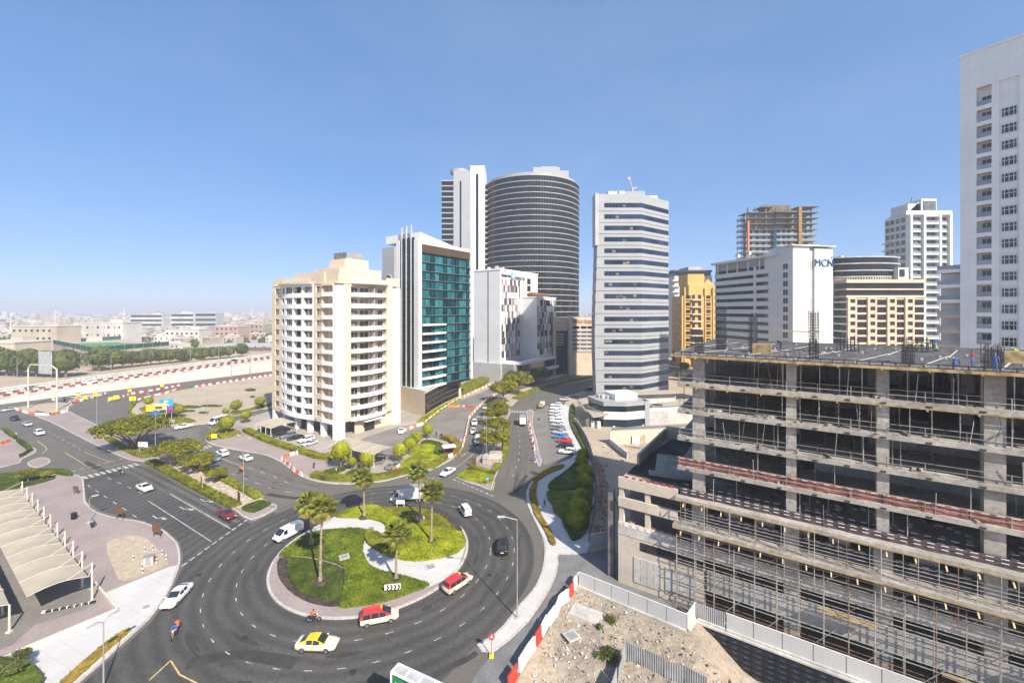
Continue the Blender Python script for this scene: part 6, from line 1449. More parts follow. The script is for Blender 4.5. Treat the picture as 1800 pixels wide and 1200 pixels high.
def box_truck(a, h, label, col='white', L=4.2, rear=False):
    e = empty('box_truck', G(*a), label, 'truck', rz=h)
    b = MB(); secs = []
    for s in ((1.4, .9, .42, 1.25, 1.3), (2.5, .92, .42, 1.2, 1.28), (3.0, .9, .42, 1.05, 1.15), (3.35, .82, .45, .85, .92), (3.45, .7, .5, .7, .74)):
        x, w, zb, zs, zt = s; hh = [(w * .9, zb), (w, zb + .15), (w, zs - .1), (w * .93, zs), (w * .5, zt), (0, zt)]; secs.append([(x, y, z) for y, z in hh] + [(x, -y, z) for y, z in reversed(hh[:-1])])
    o = loft(secs).build('cab_body', PT[col], e, True)
    cab = [(1.4, .88, 1.2, 2.2, .74), (1.6, .88, 1.2, 2.25, .76), (2.2, .88, 1.2, 2.2, .74), (3.05, .82, 1.12, 1.2, .74)]
    secs = []
    for x, wb, zb, zr, wr in cab:
        hh = [(wb, zb), (wr, zr - .1), (wr * .7, zr), (0, zr)]; secs.append([(x, y, z) for y, z in hh] + [(x, -y, z) for y, z in reversed(hh[:-1])])
    loft(secs).build('cab_roof', PT[col], e)
    MB().add([(2.32, .66, 2.14), (2.32, -.66, 2.14), (3.02, -.7, 1.3), (3.02, .7, 1.3)], [(0, 3, 2, 1)]).build('windscreen', M_CARGL, e, loc=(.02, 0, .03))
    for s in (1, -1): MB().add([(1.75, s * .905, 1.32), (2.7, s * .9, 1.32), (2.2, s * .80, 2.05), (1.75, s * .80, 2.05)], [(0, 1, 2, 3)]).build('side_window', M_CARGL, e, loc=(0, s * .015, 0))
    bx('cargo_box', e, -1.0, 0, .85, L + .4, 2.1, 2.25, mat('cargo_panel', (.66, .68, .69), .45, .06, .8))
    bx('box_edge', e, -1.0, 0, 3.1, L + .44, 2.14, .07, M_STEEL); bx('chassis', e, -.6, 0, .5, L + 1, .9, .34, M_BLACK)
    bx('rear_door', e, -1.0 - L / 2 - .22, 0, .95, .05, 1.9, 2.0, PT['white']); bx('bumper', e, -1.0 - L / 2 - .25, 0, .45, .2, 1.9, .25, M_BLACK)
    wm = MB().tube((0, -.14, 0), (0, .14, 0), .38, 16).mesh('wheel', M_BLACK); rim = MB().tube((0, -.15, 0), (0, .15, 0), .22, 12).mesh('rim', M_RIM)
    for x in (-2.1, 2.5):
        for s in (1, -1): w = link('wheel', wm, e, (x, s * .84, .38)); link('rim', rim, w)
    for s in (1, -1): bx('headlight', e, 3.32, s * .6, .8, .12, .3, .2, M_LAMP); bx('mirror', e, 2.9, s * 1.08, 1.4, .12, .2, .35, M_BLACK)
box_truck((716, 880), (lambda d: math.atan2(d.y, d.x))(G(694, 880.5) - G(735, 879)), 'white box van passing behind the palms')
box_truck((919, 745), R(88), 'white box truck driving away past the zebra crossing')
def flatbed(a, h, label):
    e = empty('flatbed_truck', G(*a), label, 'truck', rz=h)
    bx('load_bed', e, -.8, 0, .8, 3.6, 1.9, .35, PT['ochre']); bx('cab', e, 1.9, 0, .5, 1.5, 1.8, 1.6, PT['white']); bx('windscreen', e, 2.66, 0, 1.2, .05, 1.5, .75, M_CARGL); bx('load', e, -.8, .2, 1.15, 2.6, 1.3, .5, M_WOOD)
    for x in (-1.6, 1.7):
        for s in (1, -1): MB().tube((x, s * .75, .36), (x, s * .98, .36), .36, 14).build('wheel', M_BLACK, e)
flatbed((952, 716), R(75), 'small flatbed lorry with an ochre bed by the zebra crossing')

# ------------------------------------------------------------------ people
SK = mat('skin', (.28, .15, .09), .6, .05, 5); HAIR = mat('black_hair', (.015, .012, .01), .7, .1, 5)
CL = lambda n, c: mat('cloth_' + n, c, .85, .1, 4, bump=.2)
C_HIVIS, C_BLUE, C_NAVY, C_REDV, C_ORNG, C_WHITE, C_DARK = CL('hi_vis', (.42, .66, .03)), CL('work_blue', (.08, .14, .36)), CL('navy', (.03, .045, .14)), CL('red_vest', (.42, .04, .03)), CL('orange', (.75, .16, .02)), CL('white', (.7, .7, .68)), CL('dark', (.03, .03, .035))
C_SKYB = CL('rider_blue', (.01, .16, .50)); H_YEL = mat('helmet_yellow', (.7, .5, .03), .3); H_BLUE = mat('helmet_blue', (.05, .15, .5), .3); H_BLK = mat('helmet_black', (.02, .02, .02), .3)
POSES = {
 'stand': dict(pel=(0, 0, .95), che=(.02, 0, 1.32), nek=(.02, 0, 1.5), hed=(.04, 0, 1.66), el=((-.02, .27, 1.14), (-.02, -.27, 1.14)), ha=((.06, .27, .9), (.08, -.27, .9)), kn=((.03, .1, .5), (.03, -.1, .5)), an=((0, .11, .08), (0, -.11, .08))),
 'walk': dict(pel=(0, 0, .94), che=(.04, 0, 1.31), nek=(.05, 0, 1.49), hed=(.08, 0, 1.65), el=((.1, .26, 1.13), (-.16, -.26, 1.14)), ha=((.26, .22, .96), (-.2, -.26, .9)), kn=((-.02, .09, .5), (.2, -.09, .52)), an=((-.34, .1, .14), (.3, -.1, .08))),
 'bend': dict(pel=(-.1, 0, .88), che=(.22, 0, 1.08), nek=(.36, 0, 1.14), hed=(.5, 0, 1.16), el=((.32, .26, .82), (.32, -.26, .82)), ha=((.44, .16, .58), (.46, -.16, .58)), kn=((.06, .12, .48), (.04, -.12, .48)), an=((-.06, .13, .08), (-.06, -.13, .08))),
 'crouch': dict(pel=(-.12, 0, .36), che=(.1, 0, .68), nek=(.16, 0, .84), hed=(.22, 0, .98), el=((.26, .28, .5), (.26, -.28, .5)), ha=((.46, .14, .3), (.46, -.14, .3)), kn=((.3, .16, .46), (.28, -.16, .2)), an=((.08, .14, .08), (-.12, -.14, .08))),
 'ride': dict(pel=(-.28, 0, .84), che=(-.12, 0, 1.2), nek=(-.06, 0, 1.36), hed=(.0, 0, 1.5), el=((.12, .3, 1.02), (.12, -.3, 1.02)), ha=((.4, .3, 1.02), (.4, -.3, 1.02)), kn=((.12, .2, .68), (.12, -.2, .68)), an=((-.1, .2, .3), (-.1, -.2, .3))),
}
_pm = {}
def person_mesh(pose, top, legs, sleeve):
    key = (pose, top.name, legs.name, sleeve.name)
    if key in _pm: return _pm[key]
    J = POSES[pose]; V = Vector; v = []; ed = []; rad = []
    def a(p, r): v.append(V(p)); rad.append(r if isinstance(r, tuple) else (r, r)); return len(v) - 1
    pel, che, nek, hed = V(J['pel']), V(J['che']), V(J['nek']), V(J['hed'])
    ip = a(pel, (.15, .12)); iw = a((pel + che) / 2, (.135, .105)); ic = a(che, (.16, .115)); ine = a(nek, .055)
    fr = (hed - nek).normalized(); ih = a(hed - fr * .03, (.085, .095)); it = a(hed + fr * .07, .07)
    ed += [(ip, iw), (iw, ic), (ic, ine), (ine, ih), (ih, it)]; lab = []
    up = (nek - che).normalized()
    for s, el, ha in ((1, J['el'][0], J['ha'][0]), (-1, J['el'][1], J['ha'][1])):
        sh = a(che + V((0, s * .19, 0)) + up * .1, .06); e_ = a(el, .043); h_ = a(V(ha), .032); d = (V(ha) - V(el)).normalized(); pm = a(V(ha) + d * .07, (.04, .022)); ed += [(ic, sh), (sh, e_), (e_, h_), (h_, pm)]
    for s, kn, an in ((1, J['kn'][0], J['an'][0]), (-1, J['kn'][1], J['an'][1])):
        hp = a(pel + V((0, s * .09, -.05)), .095); k_ = a(kn, .065); n_ = a(an, .045); t_ = a(V(an) + V((.16, 0, -.03)), (.045, .035)); ed += [(ip, hp), (hp, k_), (k_, n_), (n_, t_)]
    me = bpy.data.meshes.new('person'); me.from_pydata(v, ed, []); o = bpy.data.objects.new('person', me); COL.objects.link(o)
    sk = o.modifiers.new('s', 'SKIN'); sv = me.skin_vertices[0].data
    for i, r in enumerate(rad): sv[i].radius = r; sv[i].use_root = (i == 0)
    sb = o.modifiers.new('u', 'SUBSURF'); sb.levels = 1; sb.render_levels = 1
    m2 = bpy.data.meshes.new_from_object(o.evaluated_get(bpy.context.evaluated_depsgraph_get())); bpy.data.objects.remove(o)
    bm = bmesh.new(); bm.from_mesh(m2)
    hn = [(V(J['el'][i]), V(J['ha'][i])) for i in (0, 1)]
    ff = MB()
    for el, ha in hn:                       # five fingers on each hand, unequal and bent
        d = (ha - el).normalized(); sd = d.orthogonal().normalized(); nn = d.cross(sd)
        for k in range(4):
            b0 = ha + d * .1 + sd * (k - 1.5) * .017; L = (.055, .066, .07, .052)[k]; m_ = b0 + d * L * .55; ff.tube(b0 - d * .03, m_, .009, 5, .008); ff.tube(m_, m_ + d * L * .4 + nn * .02, .008, 5, .006)
        b0 = ha + d * .04 - sd * .03; ff.tube(b0, b0 - sd * .03 + d * .035, .01, 5, .007)
    nz = hed + V((.095, 0, -.005)); ff.tube(nz - V((.03, 0, -.03)), nz, .012, 5, .014)
    vs = [bm.verts.new(p) for p in ff.v]
    for f in ff.f: bm.faces.new([vs[i] for i in f])
    bm.to_mesh(m2); bm.free()
    m2.materials.clear()
    for m in (top, legs, SK, sleeve, C_DARK): m2.materials.append(m)
    def segd(p, a, b): t = max(0, min(1, (p - a).dot(b - a) / max(1e-6, (b - a).length_squared))); return (p - (a + (b - a) * t)).length
    segs = [(pel, che, 0), (che, nek * .9 + che * .1, 0), (nek, hed + fr * .1, 2)]
    for i in (0, 1):
        s = 1 - 2 * i; el, ha = hn[i]; sh = che + V((0, s * .19, 0)) + up * .1; segs += [(sh, el, 0), (el, ha, 3), (ha, ha + (ha - el).normalized() * .2, 2)]
        kn, an = V(J['kn'][i]), V(J['an'][i]); segs += [(pel + V((0, s * .09, -.05)), kn, 1), (kn, an, 1), (an, an + V((.18, 0, -.03)), 4)]
    for p in m2.polygons: c = p.center; p.material_index = min(segs, key=lambda q: segd(c, q[0], q[1]))[2]; p.use_smooth = True
    _pm[key] = m2; return m2
def person(pose, loc, rz, label, top, legs, sleeve=None, helmet=None, parent=None, group=None, tilt=0):
    o = link('person', person_mesh(pose, top, legs, sleeve or top), parent, loc, rz, None, label, 'person', group)
    h = Vector(POSES[pose]['hed']); b = MB(); b.ball((h.x - .012, 0, h.z + .045), .108, .095, .085, 12, 7)
    if helmet: b.tube((h.x + .01, 0, h.z + .03), (h.x + .01, 0, h.z + .045), .125, 14)
    b.build('hard_hat' if helmet else 'hair', helmet or HAIR, o, True)
    for s in (1, -1): MB().ball((h.x + .082, s * .03, h.z + .005), .012, .012, .01, 6, 4).build('eye', HAIR, o)
    return o
ZD = LV[0] + .1
GR = 'workers on the upper deck'
for px, py, pose, rz, lb, t, l, hh in ((1630, 613.5, 'stand', -1.8, 'standing person in a yellow green vest on the far side of the deck', C_HIVIS, C_DARK, H_YEL), (1611, 615, 'crouch', .3, 'crouching person in a yellow green vest left of the standing one', C_HIVIS, C_NAVY, H_BLUE),
        (1647, 618, 'crouch', 2.8, 'crouching person in a yellow green vest with a blue hard hat', C_HIVIS, C_BLUE, H_BLUE), (1641, 614, 'bend', -.3, 'bending person in blue behind the crouching pair', C_BLUE, C_NAVY, H_BLUE), (1709, 646, 'stand', -1.2, 'standing person in a red vest and blue overalls near the deck edge', C_REDV, C_BLUE, H_BLUE),
        (1678, 644, 'crouch', .2, 'crouching person in blue overalls near the deck edge', C_BLUE, C_BLUE, H_BLUE), (1749, 653, 'stand', .6, 'person in blue overalls leaning by the column bars', C_BLUE, C_BLUE, H_BLUE), (1789, 630, 'bend', 2.6, 'bending person in a yellow vest by the timber boxes at the picture edge', C_HIVIS, C_NAVY, H_YEL), (1372, 612, 'bend', 2.4, 'bending dark figure between the tall column bars', C_DARK, C_DARK, H_YEL)):
    person(pose, G(px, py, ZD), rz, lb, t, l, C_BLUE if t is C_REDV else None, hh, group=GR)
person('walk', G(957, 893) + Vector((0, 0, .14)), R(70), 'person in dark blue walking on the white footpath', C_NAVY, C_NAVY)
person('stand', G(552, 824) + Vector((0, 0, .14)), R(-60), 'person in dark brown clothes inside the roadworks barriers', C_DARK, C_DARK)
person('stand', G(591, 834) + Vector((0, 0, .14)), R(200), 'person in a white shirt by the roundabout hedge', C_WHITE, C_NAVY)
person('stand', G(807, 783) + Vector((0, 0, .14)), R(20), 'person in navy beside the barriers at the kiosk', C_NAVY, C_DARK)
person('stand', G(767, 768) + Vector((0, 0, .15)), R(120), 'person in dark clothes on the closed road', C_DARK, C_DARK)

def motorbike(a, h, label, top, legs, boxc=None, helmet=H_BLK, rider=None, z=0.0):
    p = G(*a); e = empty('motorcycle', p, label, 'motorcycle', rz=h)
    for x in (-.68, .72):
        b = MB(); n = 18
        for i in range(n):
            t0, t1 = 2 * math.pi * i / n, 2 * math.pi * (i + 1) / n; b.tube((x + .27 * math.cos(t0), 0, .31 + .27 * math.sin(t0)), (x + .27 * math.cos(t1), 0, .31 + .27 * math.sin(t1)), .055, 6)
        w = b.build('wheel', M_BLACK, e); MB().tube((x, -.05, .31), (x, .05, .31), .1, 10).tube((x - .25, 0, .31), (x + .25, 0, .31), .015, 4).tube((x, 0, .06), (x, 0, .56), .015, 4).build('rim', M_RIM, w)
    MB().tube((.72, .07, .31), (.42, .07, 1.0), .03, 6).tube((.72, -.07, .31), (.42, -.07, 1.0), .03, 6).tube((.4, -.36, 1.04), (.4, .36, 1.04), .022, 6).build('fork', M_STEEL, e)
    loft([[(x, y * w, zc + zz * hh) for y, zz in ((0, 1), (.8, .6), (1, 0), (.7, -1), (-.7, -1), (-1, 0), (-.8, .6))] for x, w, zc, hh in ((-.75, .06, .76, .05), (-.45, .14, .76, .08), (-.1, .15, .8, .1), (.2, .17, .88, .14), (.42, .08, .92, .1))]).build('tank_and_seat', legs if boxc is None else boxc, e, True)
    loft([[(x, y * .13, zc + zz) for y, zz in ((-1, -.16), (1, -.16), (1, .16), (-1, .16))] for x, zc in ((-.3, .42), (.0, .44), (.25, .46))]).build('engine', M_DARKSTEEL, e)
    MB().tube((-.1, -.16, .3), (-.75, -.17, .38), .045, 8).build('exhaust', M_RIM, e); bx('headlight', e, .5, 0, .9, .14, .18, .18, M_LAMP); bx('tail_light', e, -.8, 0, .72, .06, .14, .08, M_TAIL)
    if boxc: bx('carrier_box', e, -.72, 0, .86, .48, .5, .5, boxc)
    q = Matrix.Rotation(h, 3, 'Z')
    if rider: person('ride', p, h, rider, top, legs, helmet=helmet)
hd = lambda a, c: (lambda d: math.atan2(d.y, d.x))(G(*c) - G(*a))
motorbike((307, 1118), hd((311, 1106), (300, 1124)), 'delivery motorcycle with an orange box by the white saloon', C_SKYB, C_NAVY, M_ORANGE, rider='person in bright blue riding a motorcycle past the white saloon')
motorbike((551, 1092), 0.05, 'black motorcycle at the island kerb', C_ORNG, C_DARK, rider='person in orange riding a motorcycle by the island kerb')
motorbike((423, 829), hd((430, 832), (414, 824)), 'motorcycle with an orange box leaving behind the lamp post', C_ORNG, C_DARK, M_ORANGE, rider='person in orange riding away past the lamp post')
motorbike((214, 835), hd((205, 830), (222, 840)), 'dark motorcycle just past the zebra crossing', C_DARK, C_DARK, M_BLACK, rider='person in black riding from the zebra crossing')
for a, lb in (((776, 767), 'parked motorcycle with a dark box on the closed road'), ((745, 779), 'parked motorcycle beside the clipped garden tree')): motorbike(a, 1.0, lb, C_DARK, M_DARKSTEEL)
motorbike((948, 738), 1.4, 'parked motorcycle on the lay-by island', C_DARK, M_BLACK)
# ------------------------------------------------------------------ shade canopies
def canopy(A, B, depth, z0, z1, n, label, post_h=None, name='parking_canopy', posts_front=False, arch=.5):
    """a row of tension-fabric bays between A and B, cantilevered by the vector depth"""
    A, B, D = Vector(A), Vector(B), Vector(depth); e = empty(name, A, label, 'canopy'); U = (B - A)
    for k in range(n):
        a = U * (k / n); u = U / n; b = MB(); m = 8; q = 6
        for i in range(q + 1):
            for j in range(m + 1):
                t = j / m; s = i / q; zz = z0 + (z1 - z0) * t + arch * math.sin(math.pi * t) - .22 * math.sin(math.pi * s) * math.sin(math.pi * t)
                p = a + u * (s * .995) + D * t; b.v.append((p.x, p.y, zz))
        for i in range(q):
            for j in range(m): o = i * (m + 1) + j; b.f.append((o, o + m + 1, o + m + 2, o + 1))
        b.build('fabric_bay', M_CREAM, e, True)
    for k in range(n + 1):
        a = U * (k / n); rib = []
        for j in range(9): t = j / 8; p = a + D * t; rib.append((p.x, p.y, z0 + (z1 - z0) * t + arch * math.sin(math.pi * t) + .05))
        MB().path(rib, .045, 6).build('rib', M_CREAMPOST, e)
        h = post_h or z0; p = a - D.normalized() * .35 if post_h else a
        MB().tube((p.x, p.y, 0), (p.x, p.y, h), .14, 8, .11).build('post', M_CREAMPOST, e); bx('post_base', e, p.x, p.y, 0, .5, .5, .2, M_CONC_L)
        if post_h: c = rib[3]; MB().tube((p.x, p.y, h - .1), c, .03, 5).tube((p.x, p.y, h - .5), rib[0], .05, 5).build('stay', M_CREAMPOST, e)
        if posts_front: p = a + D; MB().tube((p.x, p.y, 0), (p.x, p.y, z1), .09, 8).build('post', M_CREAMPOST, e)
    return e
QA = G(161, 1058); QA.z = .13
canopy(QA + D2 * -.3, QA + D1 * 50 - D2 * .3, -D2 * 5.6, 3.5, 3.9, 10, 'long cream fabric canopy on tall cream posts over the plaza car park', 5.3)
canopy(QA - D2 * 7.2 + D1 * .8, QA + D1 * 22 - D2 * 7.2, -D2 * 5.4, 3.4, 3.7, 4, 'cream fabric canopy cut by the lower picture corner', None, posts_front=True)
AW = G(580, 803); AW.z = .13
canopy(AW, G(657, 822), Vector((3.4, 5.4, 0)), 3.1, 3.4, 4, 'cream fabric awning over cars at the apartment entrance', None, 'car_awning', True, .4)
canopy(G(450, 762), G(476, 771), Vector((4.5, 7.0, 0)), 3.1, 3.4, 3, 'cream fabric awning left of the apartment block', None, 'car_awning', True, .4)
# black and white kerb and low wall at the car park end
e = empty('striped_kerb', G(76, 1078), 'black and white kerb under the end of the long canopy', 'kerb')
for k in range(14):
    p = G(76, 1078).lerp(G(166, 1060), (k + .5) / 14) - G(76, 1078); bx('kerb_block', e, p.x, p.y, .13, .62, .28, .22, M_BLACK if k % 2 else M_WHITE, rz=math.atan2(*((G(166, 1060) - G(76, 1078)).yx)))
e = empty('low_wall', G(172, 1046), 'low cream wall edging the white pavement', 'wall')
for a, c in (((165, 1030), (203, 1076)), ((203, 1076), (28, 1150))):
    p, q = G(*a) - G(172, 1046), G(*c) - G(172, 1046); d = q - p; nn = Vector((-d.y, d.x, 0)).normalized() * .25; MB().obox((p.x, p.y, .1), d, nn, (0, 0, .5)).build('coping', M_CREAMPOST, e)

# ------------------------------------------------------------------ lamps, signs, boxes
def lamp(a, h, label, arms=((-1, 0, 0),), arm=1.6, group='street lamps', z=0.0, r=.09):
    e = empty('street_lamp', G(*a), label, 'street lamp', group)
    MB().tube((0, 0, z), (0, 0, h), r, 8, r * .55).build('pole', M_STEEL, e); bx('base_plate', e, 0, 0, z, .7, .7, .22, M_CONC_L)
    for d in arms:
        d = Vector(d); q = d * arm + Vector((0, 0, h + .35)); MB().tube((0, 0, h - .05), q, .05, 6).build('arm', M_STEEL, e)
        x = d.normalized(); MB().obox(q - Vector((-x.y, x.x, 0)) * .17 - Vector((0, 0, .06)), x * .95, Vector((-x.y, x.x, 0)) * .34, (0, 0, .14)).build('lantern', M_ROOFEQ, e)
lamp((909, 1087), 12.9, 'tall street lamp on the curved white footpath near the black off-roader')
lamp((182, 1209), 7.0, 'flat-topped lamp post at the lower edge of the white pavement', ((.3, .95, 0), (-.3, -.95, 0)), .45)
lamp((428, 877), 12.9, 'street lamp at the roundabout end of the median', ((-.85, .5, 0), (.85, -.5, 0)))
lamp((273, 793), 11.4, 'street lamp between the two umbrella trees on the median', ((-.85, .5, 0), (.85, -.5, 0)))
lamp((170, 760), 13.4, 'street lamp on the pink median triangle', ((-.6, .8, 0),))
lamp((855, 826), 13.0, 'double-armed street lamp on the avenue median', ((-1, .1, 0), (1, -.1, 0)))
lamp((364, 733), 10.2, 'floodlight mast on the sandy lot', ((-1, 0, 0), (1, 0, 0)), .8)
lamp((260, 692), 14, 'street lamp behind the barrier lines on the lot corner', ((-.5, .8, 0),))
lamp((877, 717), 11, 'street lamp at the zebra crossing on the avenue')
lamp((157, 919), 4.6, 'dark short lamp post standing on the pink plaza', ((.7, .7, 0),), .3)
for i, (px, py, t) in enumerate(((195, 640, 0), (335, 622, .1), (384, 617, .2), (30, 660, 0), (440, 640, 0), (407, 640, 0))):
    lamp((px, py + 22), 16, ('first', 'second', 'third', 'fourth', 'fifth', 'sixth')[i] + ' tall highway lamp along the elevated road', ((.6, -.8, 0),), 2, r=.16)
def board(a, w, h, zb, m, label, rz=0.0, legs=M_BROWN, name='sign_board', cat='sign', parts=()):
    e = empty(name, G(*a), label, cat, rz=rz); bx('panel', e, 0, 0, zb, w, .12, h, m)
    for s in (-1, 1): bx('leg', e, s * w * .4, .1, 0, .09, .09, zb + h * .6, legs)
    for (x, z, sw, sh, mm) in parts: bx('face', e, x, -.08, zb + z, sw, .03, sh, mm)
    return e
rzp = math.atan2(-.5, .85)
board((275, 945), 1.9, 1.5, 1.0, M_BROWN, 'brown notice board at the plaza kerb by the junction', R(-15))
board((209, 914), 1.7, 1.0, 1.3, M_BROWN, 'brown stacked notice boards at the plaza kerb near the bin', R(-10), parts=((.1, .9, .9, .6, M_BROWN),))
board((133, 869), 1.3, .8, 1.0, M_BROWN, 'small brown pitched sign by the crossing kerb', R(-10))
board((27, 885), 1.0, .7, 1.0, M_BROWN, 'small brown sign behind the canopy posts', R(-10))
board((354, 859), 2.2, 1.7, .9, M_BROWN, 'brown board below the smallest umbrella tree', R(-50), M_CREAMPOST)
board((420, 885), 1.9, 1.9, .5, M_BROWN, 'dark brown board at the lamp end of the median', R(-45), M_CREAMPOST)
board((251, 797), 3.2, 1.4, 1.9, M_WHITE, 'white board on legs under the widest umbrella tree', R(-10), M_CREAMPOST)
board((833, 822), 1.2, 2.0, .6, M_BROWN, 'brown board at the paved end of the avenue median', R(-20), M_CREAMPOST)
board((704, 893), 1.8, .8, .9, M_WHITE, 'white low sign before the box van on the island kerb', 0, M_WHITE)
c = board((690, 1048), 2.2, .75, 1.0, M_WHITE, 'black and white chevron sign on the island', R(8), M_STEEL, name='chevron_sign')
for k in range(4):
    x = -.85 + k * .5; MB().add([(x, -.09, 1.02), (x + .22, -.09, 1.02), (x + .42, -.09, 1.375), (x + .22, -.09, 1.73), (x, -.09, 1.73), (x + .2, -.09, 1.375)], [(0, 1, 2, 5), (5, 2, 3, 4)]).build('chevron', M_BLACK, c)
def disc_sign(a, h, m, label, r=.35, mark=None):
    e = empty('round_sign', G(*a), label, 'sign'); MB().tube((0, 0, 0), (0, 0, h), .05, 6).build('pole', M_STEEL, e); MB().tube((0, -.06, h), (0, -.1, h), r, 20).build('disc', m, e); bx('base', e, 0, 0, 0, .5, .5, .25, M_YELLOW if m is M_RED else M_CONC_L)
    if mark: bx('mark', e, 0, -.11, h - r * .3, r * .9, .02, r * .35, mark); bx('mark', e, r * .1, -.112, h - r * .1, r * .3, .02, r * .75, mark)
M_SIGNB = mat('sign_blue_face', (.02, .17, .5), .5)
disc_sign((864, 1154), 2.4, M_RED, 'round red road sign at the gravel edge', .38, M_WHITE); disc_sign((857, 853), 1.6, M_SIGNB, 'round blue arrow sign on the triangular lawn', .42, M_WHITE); disc_sign((941, 812), 1.5, M_SIGNB, 'round blue arrow sign at the lay-by island tip', .42, M_WHITE)
for a, s, lb in (((168, 700), 1.8, 'yellow diversion sign nearest the slip road island tip'), ((138, 700), 1.5, 'yellow sign by the white car on the service road'), ((149, 705), 1.6, 'orange yellow sign at the near barrier corner'), ((204, 705), 2.0, 'wide yellow sign at the slip road fork'), ((194, 707), 1.6, 'small yellow sign left of the slip road fork'), ((228, 692), 1.5, 'yellow sign above the slip road barriers'), ((233, 708), 2.3, 'square yellow sign at the inner slip road bend'), ((285, 683), 1.5, 'tall thin yellow sign by the far barriers'), ((376, 775), 1.5, 'yellow sign in the curved hedge by the slip road')):
    board(a, s, s * .8, 1.0, M_YELLOW, lb, R(20), M_STEEL)
board((266, 728), 3.4, 2.4, 1.2, M_YELLOW, 'large plain yellow board left of the billboards', R(15), M_STEEL)
b1 = board((281, 741), 4.2, 3.6, 3.0, mat('billboard_cream', (.72, .66, .22), .5, .1, .6), 'billboard with a yellow scene and a dark car', R(15), M_WHITE, 'billboard', 'billboard', ((-.3, 1.6, 2.2, 1.0, M_BROWN), (0, .1, 3.9, 1.2, mat('billboard_night', (.03, .07, .09), .4, .2, 1))))
b2 = board((292, 739), 4.2, 4.8, 3.0, mat('billboard_blue', (.03, .30, .55), .5, .1, .4), 'billboard fading from sky blue to magenta', R(15), M_WHITE, 'billboard', 'billboard', ((0, 0, 4.0, 1.2, mat('billboard_magenta', (.28, .02, .22), .5)), (0, 1.2, 4.0, 1.2, mat('billboard_violet', (.13, .11, .40), .5)), (0, 3.8, 1.4, .5, M_WHITE), (0, 2.4, 2, .5, M_WHITE)))
board((270, 745), 2.6, 3.6, .8, mat('info_blue', (.03, .13, .36), .5, .1, .4), 'tall blue panel at the street lamp foot', R(15), M_STEEL, parts=((-.6, 1.4, .7, .5, M_WHITE),))
bx('planter_bench', None, *G(284, 748)[:2], .13, 7, 1.6, 1.5, M_WHITE, rz=R(15), label='white base wall under the billboards', cat='wall')
# overhead direction gantry at the far junction
e = empty('sign_gantry', G(100, 722), 'steel cantilever gantry carrying a grey direction panel', 'sign')
MB().tube((0, 0, 0), (0, 0, 16.5), .35, 8, .28).tube((0, 0, 16.5), (-2, 0, 18), .28, 8).tube((-2, 0, 18), (-15, 4, 18), .26, 8).tube((-15, 4, 18), (-16.5, 4.4, 16.5), .26, 8).tube((-16.5, 4.4, 16.5), (-16.5, 4.4, 0), .26, 8).build('frame', M_CREAMPOST, e); bx('panel', e, -6, 1.2, 14.6, 8, .3, 9, M_ROOFEQ, rz=R(-17))
# cabinet, bin, bollards, hatches
e = empty('utility_cabinet', G(262, 992), 'grey utility cabinet in the sandy plaza corner', 'cabinet', rz=R(25)); bx('body', e, 0, 0, .13, 1.3, 1.0, 1.25, M_ROOFEQ); bx('lid', e, 0, 0, 1.38, 1.4, 1.1, .06, M_STEEL); bx('door', e, 0, -.52, .25, .6, .03, 1.05, M_STEEL); bx('door', e, .62, 0, .25, .06, .9, 1.0, M_STEEL)
for i, (x, y) in enumerate(((234, 985), (249, 1000), (251, 1008), (275, 990), (254, 970), (268, 967), (292, 984), (285, 975))):
    e = empty('bollard', G(x, y), 'red and white striped bollard around the grey cabinet', 'bollard', 'bollards round the cabinet')
    for k in range(3): MB().tube((0, 0, .13 + k * .25), (0, 0, .38 + k * .25), .08, 8).build('band', M_WHITE if k % 2 == 0 else M_BROWN, e)
e = empty('litter_bin', G(130, 913), 'dark litter bin on the pink plaza', 'bin'); bx('body', e, 0, 0, .13, .7, .55, 1.15, M_BLACK); bx('lid', e, 0, 0, 1.28, .76, .6, .08, M_DARKSTEEL)
e = empty('bench', G(162, 926), 'dark bench beside the short plaza lamp', 'bench', rz=R(-40)); bx('seat', e, 0, 0, .55, 1.8, .5, .07, M_DARKSTEEL); bx('backrest', e, 0, .28, .75, 1.8, .06, .4, M_DARKSTEEL)
for s in (-1, 1): bx('leg', e, s * .7, 0, .13, .08, .45, .42, M_DARKSTEEL)
for a, z, lb, w in (((605, 979), .56, 'metal hatch set in the shade-darkened green island bed', 1.5), ((757, 996), .175, 'metal drain grate in the sunlit island walk', 1.6), ((257, 1067), .137, 'square drain cover in the white pavement', .9), ((1005, 1117), .05, 'pale square chamber cover on the rough site ground', 1.7)):
    p = G(*a, z); e = empty('access_cover', p, lb, 'cover', rz=.5); bx('frame', e, 0, 0, 0, w, w, .08 if z < .5 else .12, M_CONC_L); bx('lid', e, 0, 0, .08 if z < .5 else .12, w * .7, w * .7, .02, M_STEEL)
for i, p in enumerate(((653, 935), (480, 893))): 
    e = empty('island_marker', G(*p), ('small steel marker plate at the island walk bend', 'small traffic marker at the median tip')[i], 'sign'); bx('plate', e, 0, 0, .5, .8, .06, .5, M_STEEL); bx('leg', e, 0, .05, .1, .08, .08, .6, M_STEEL)
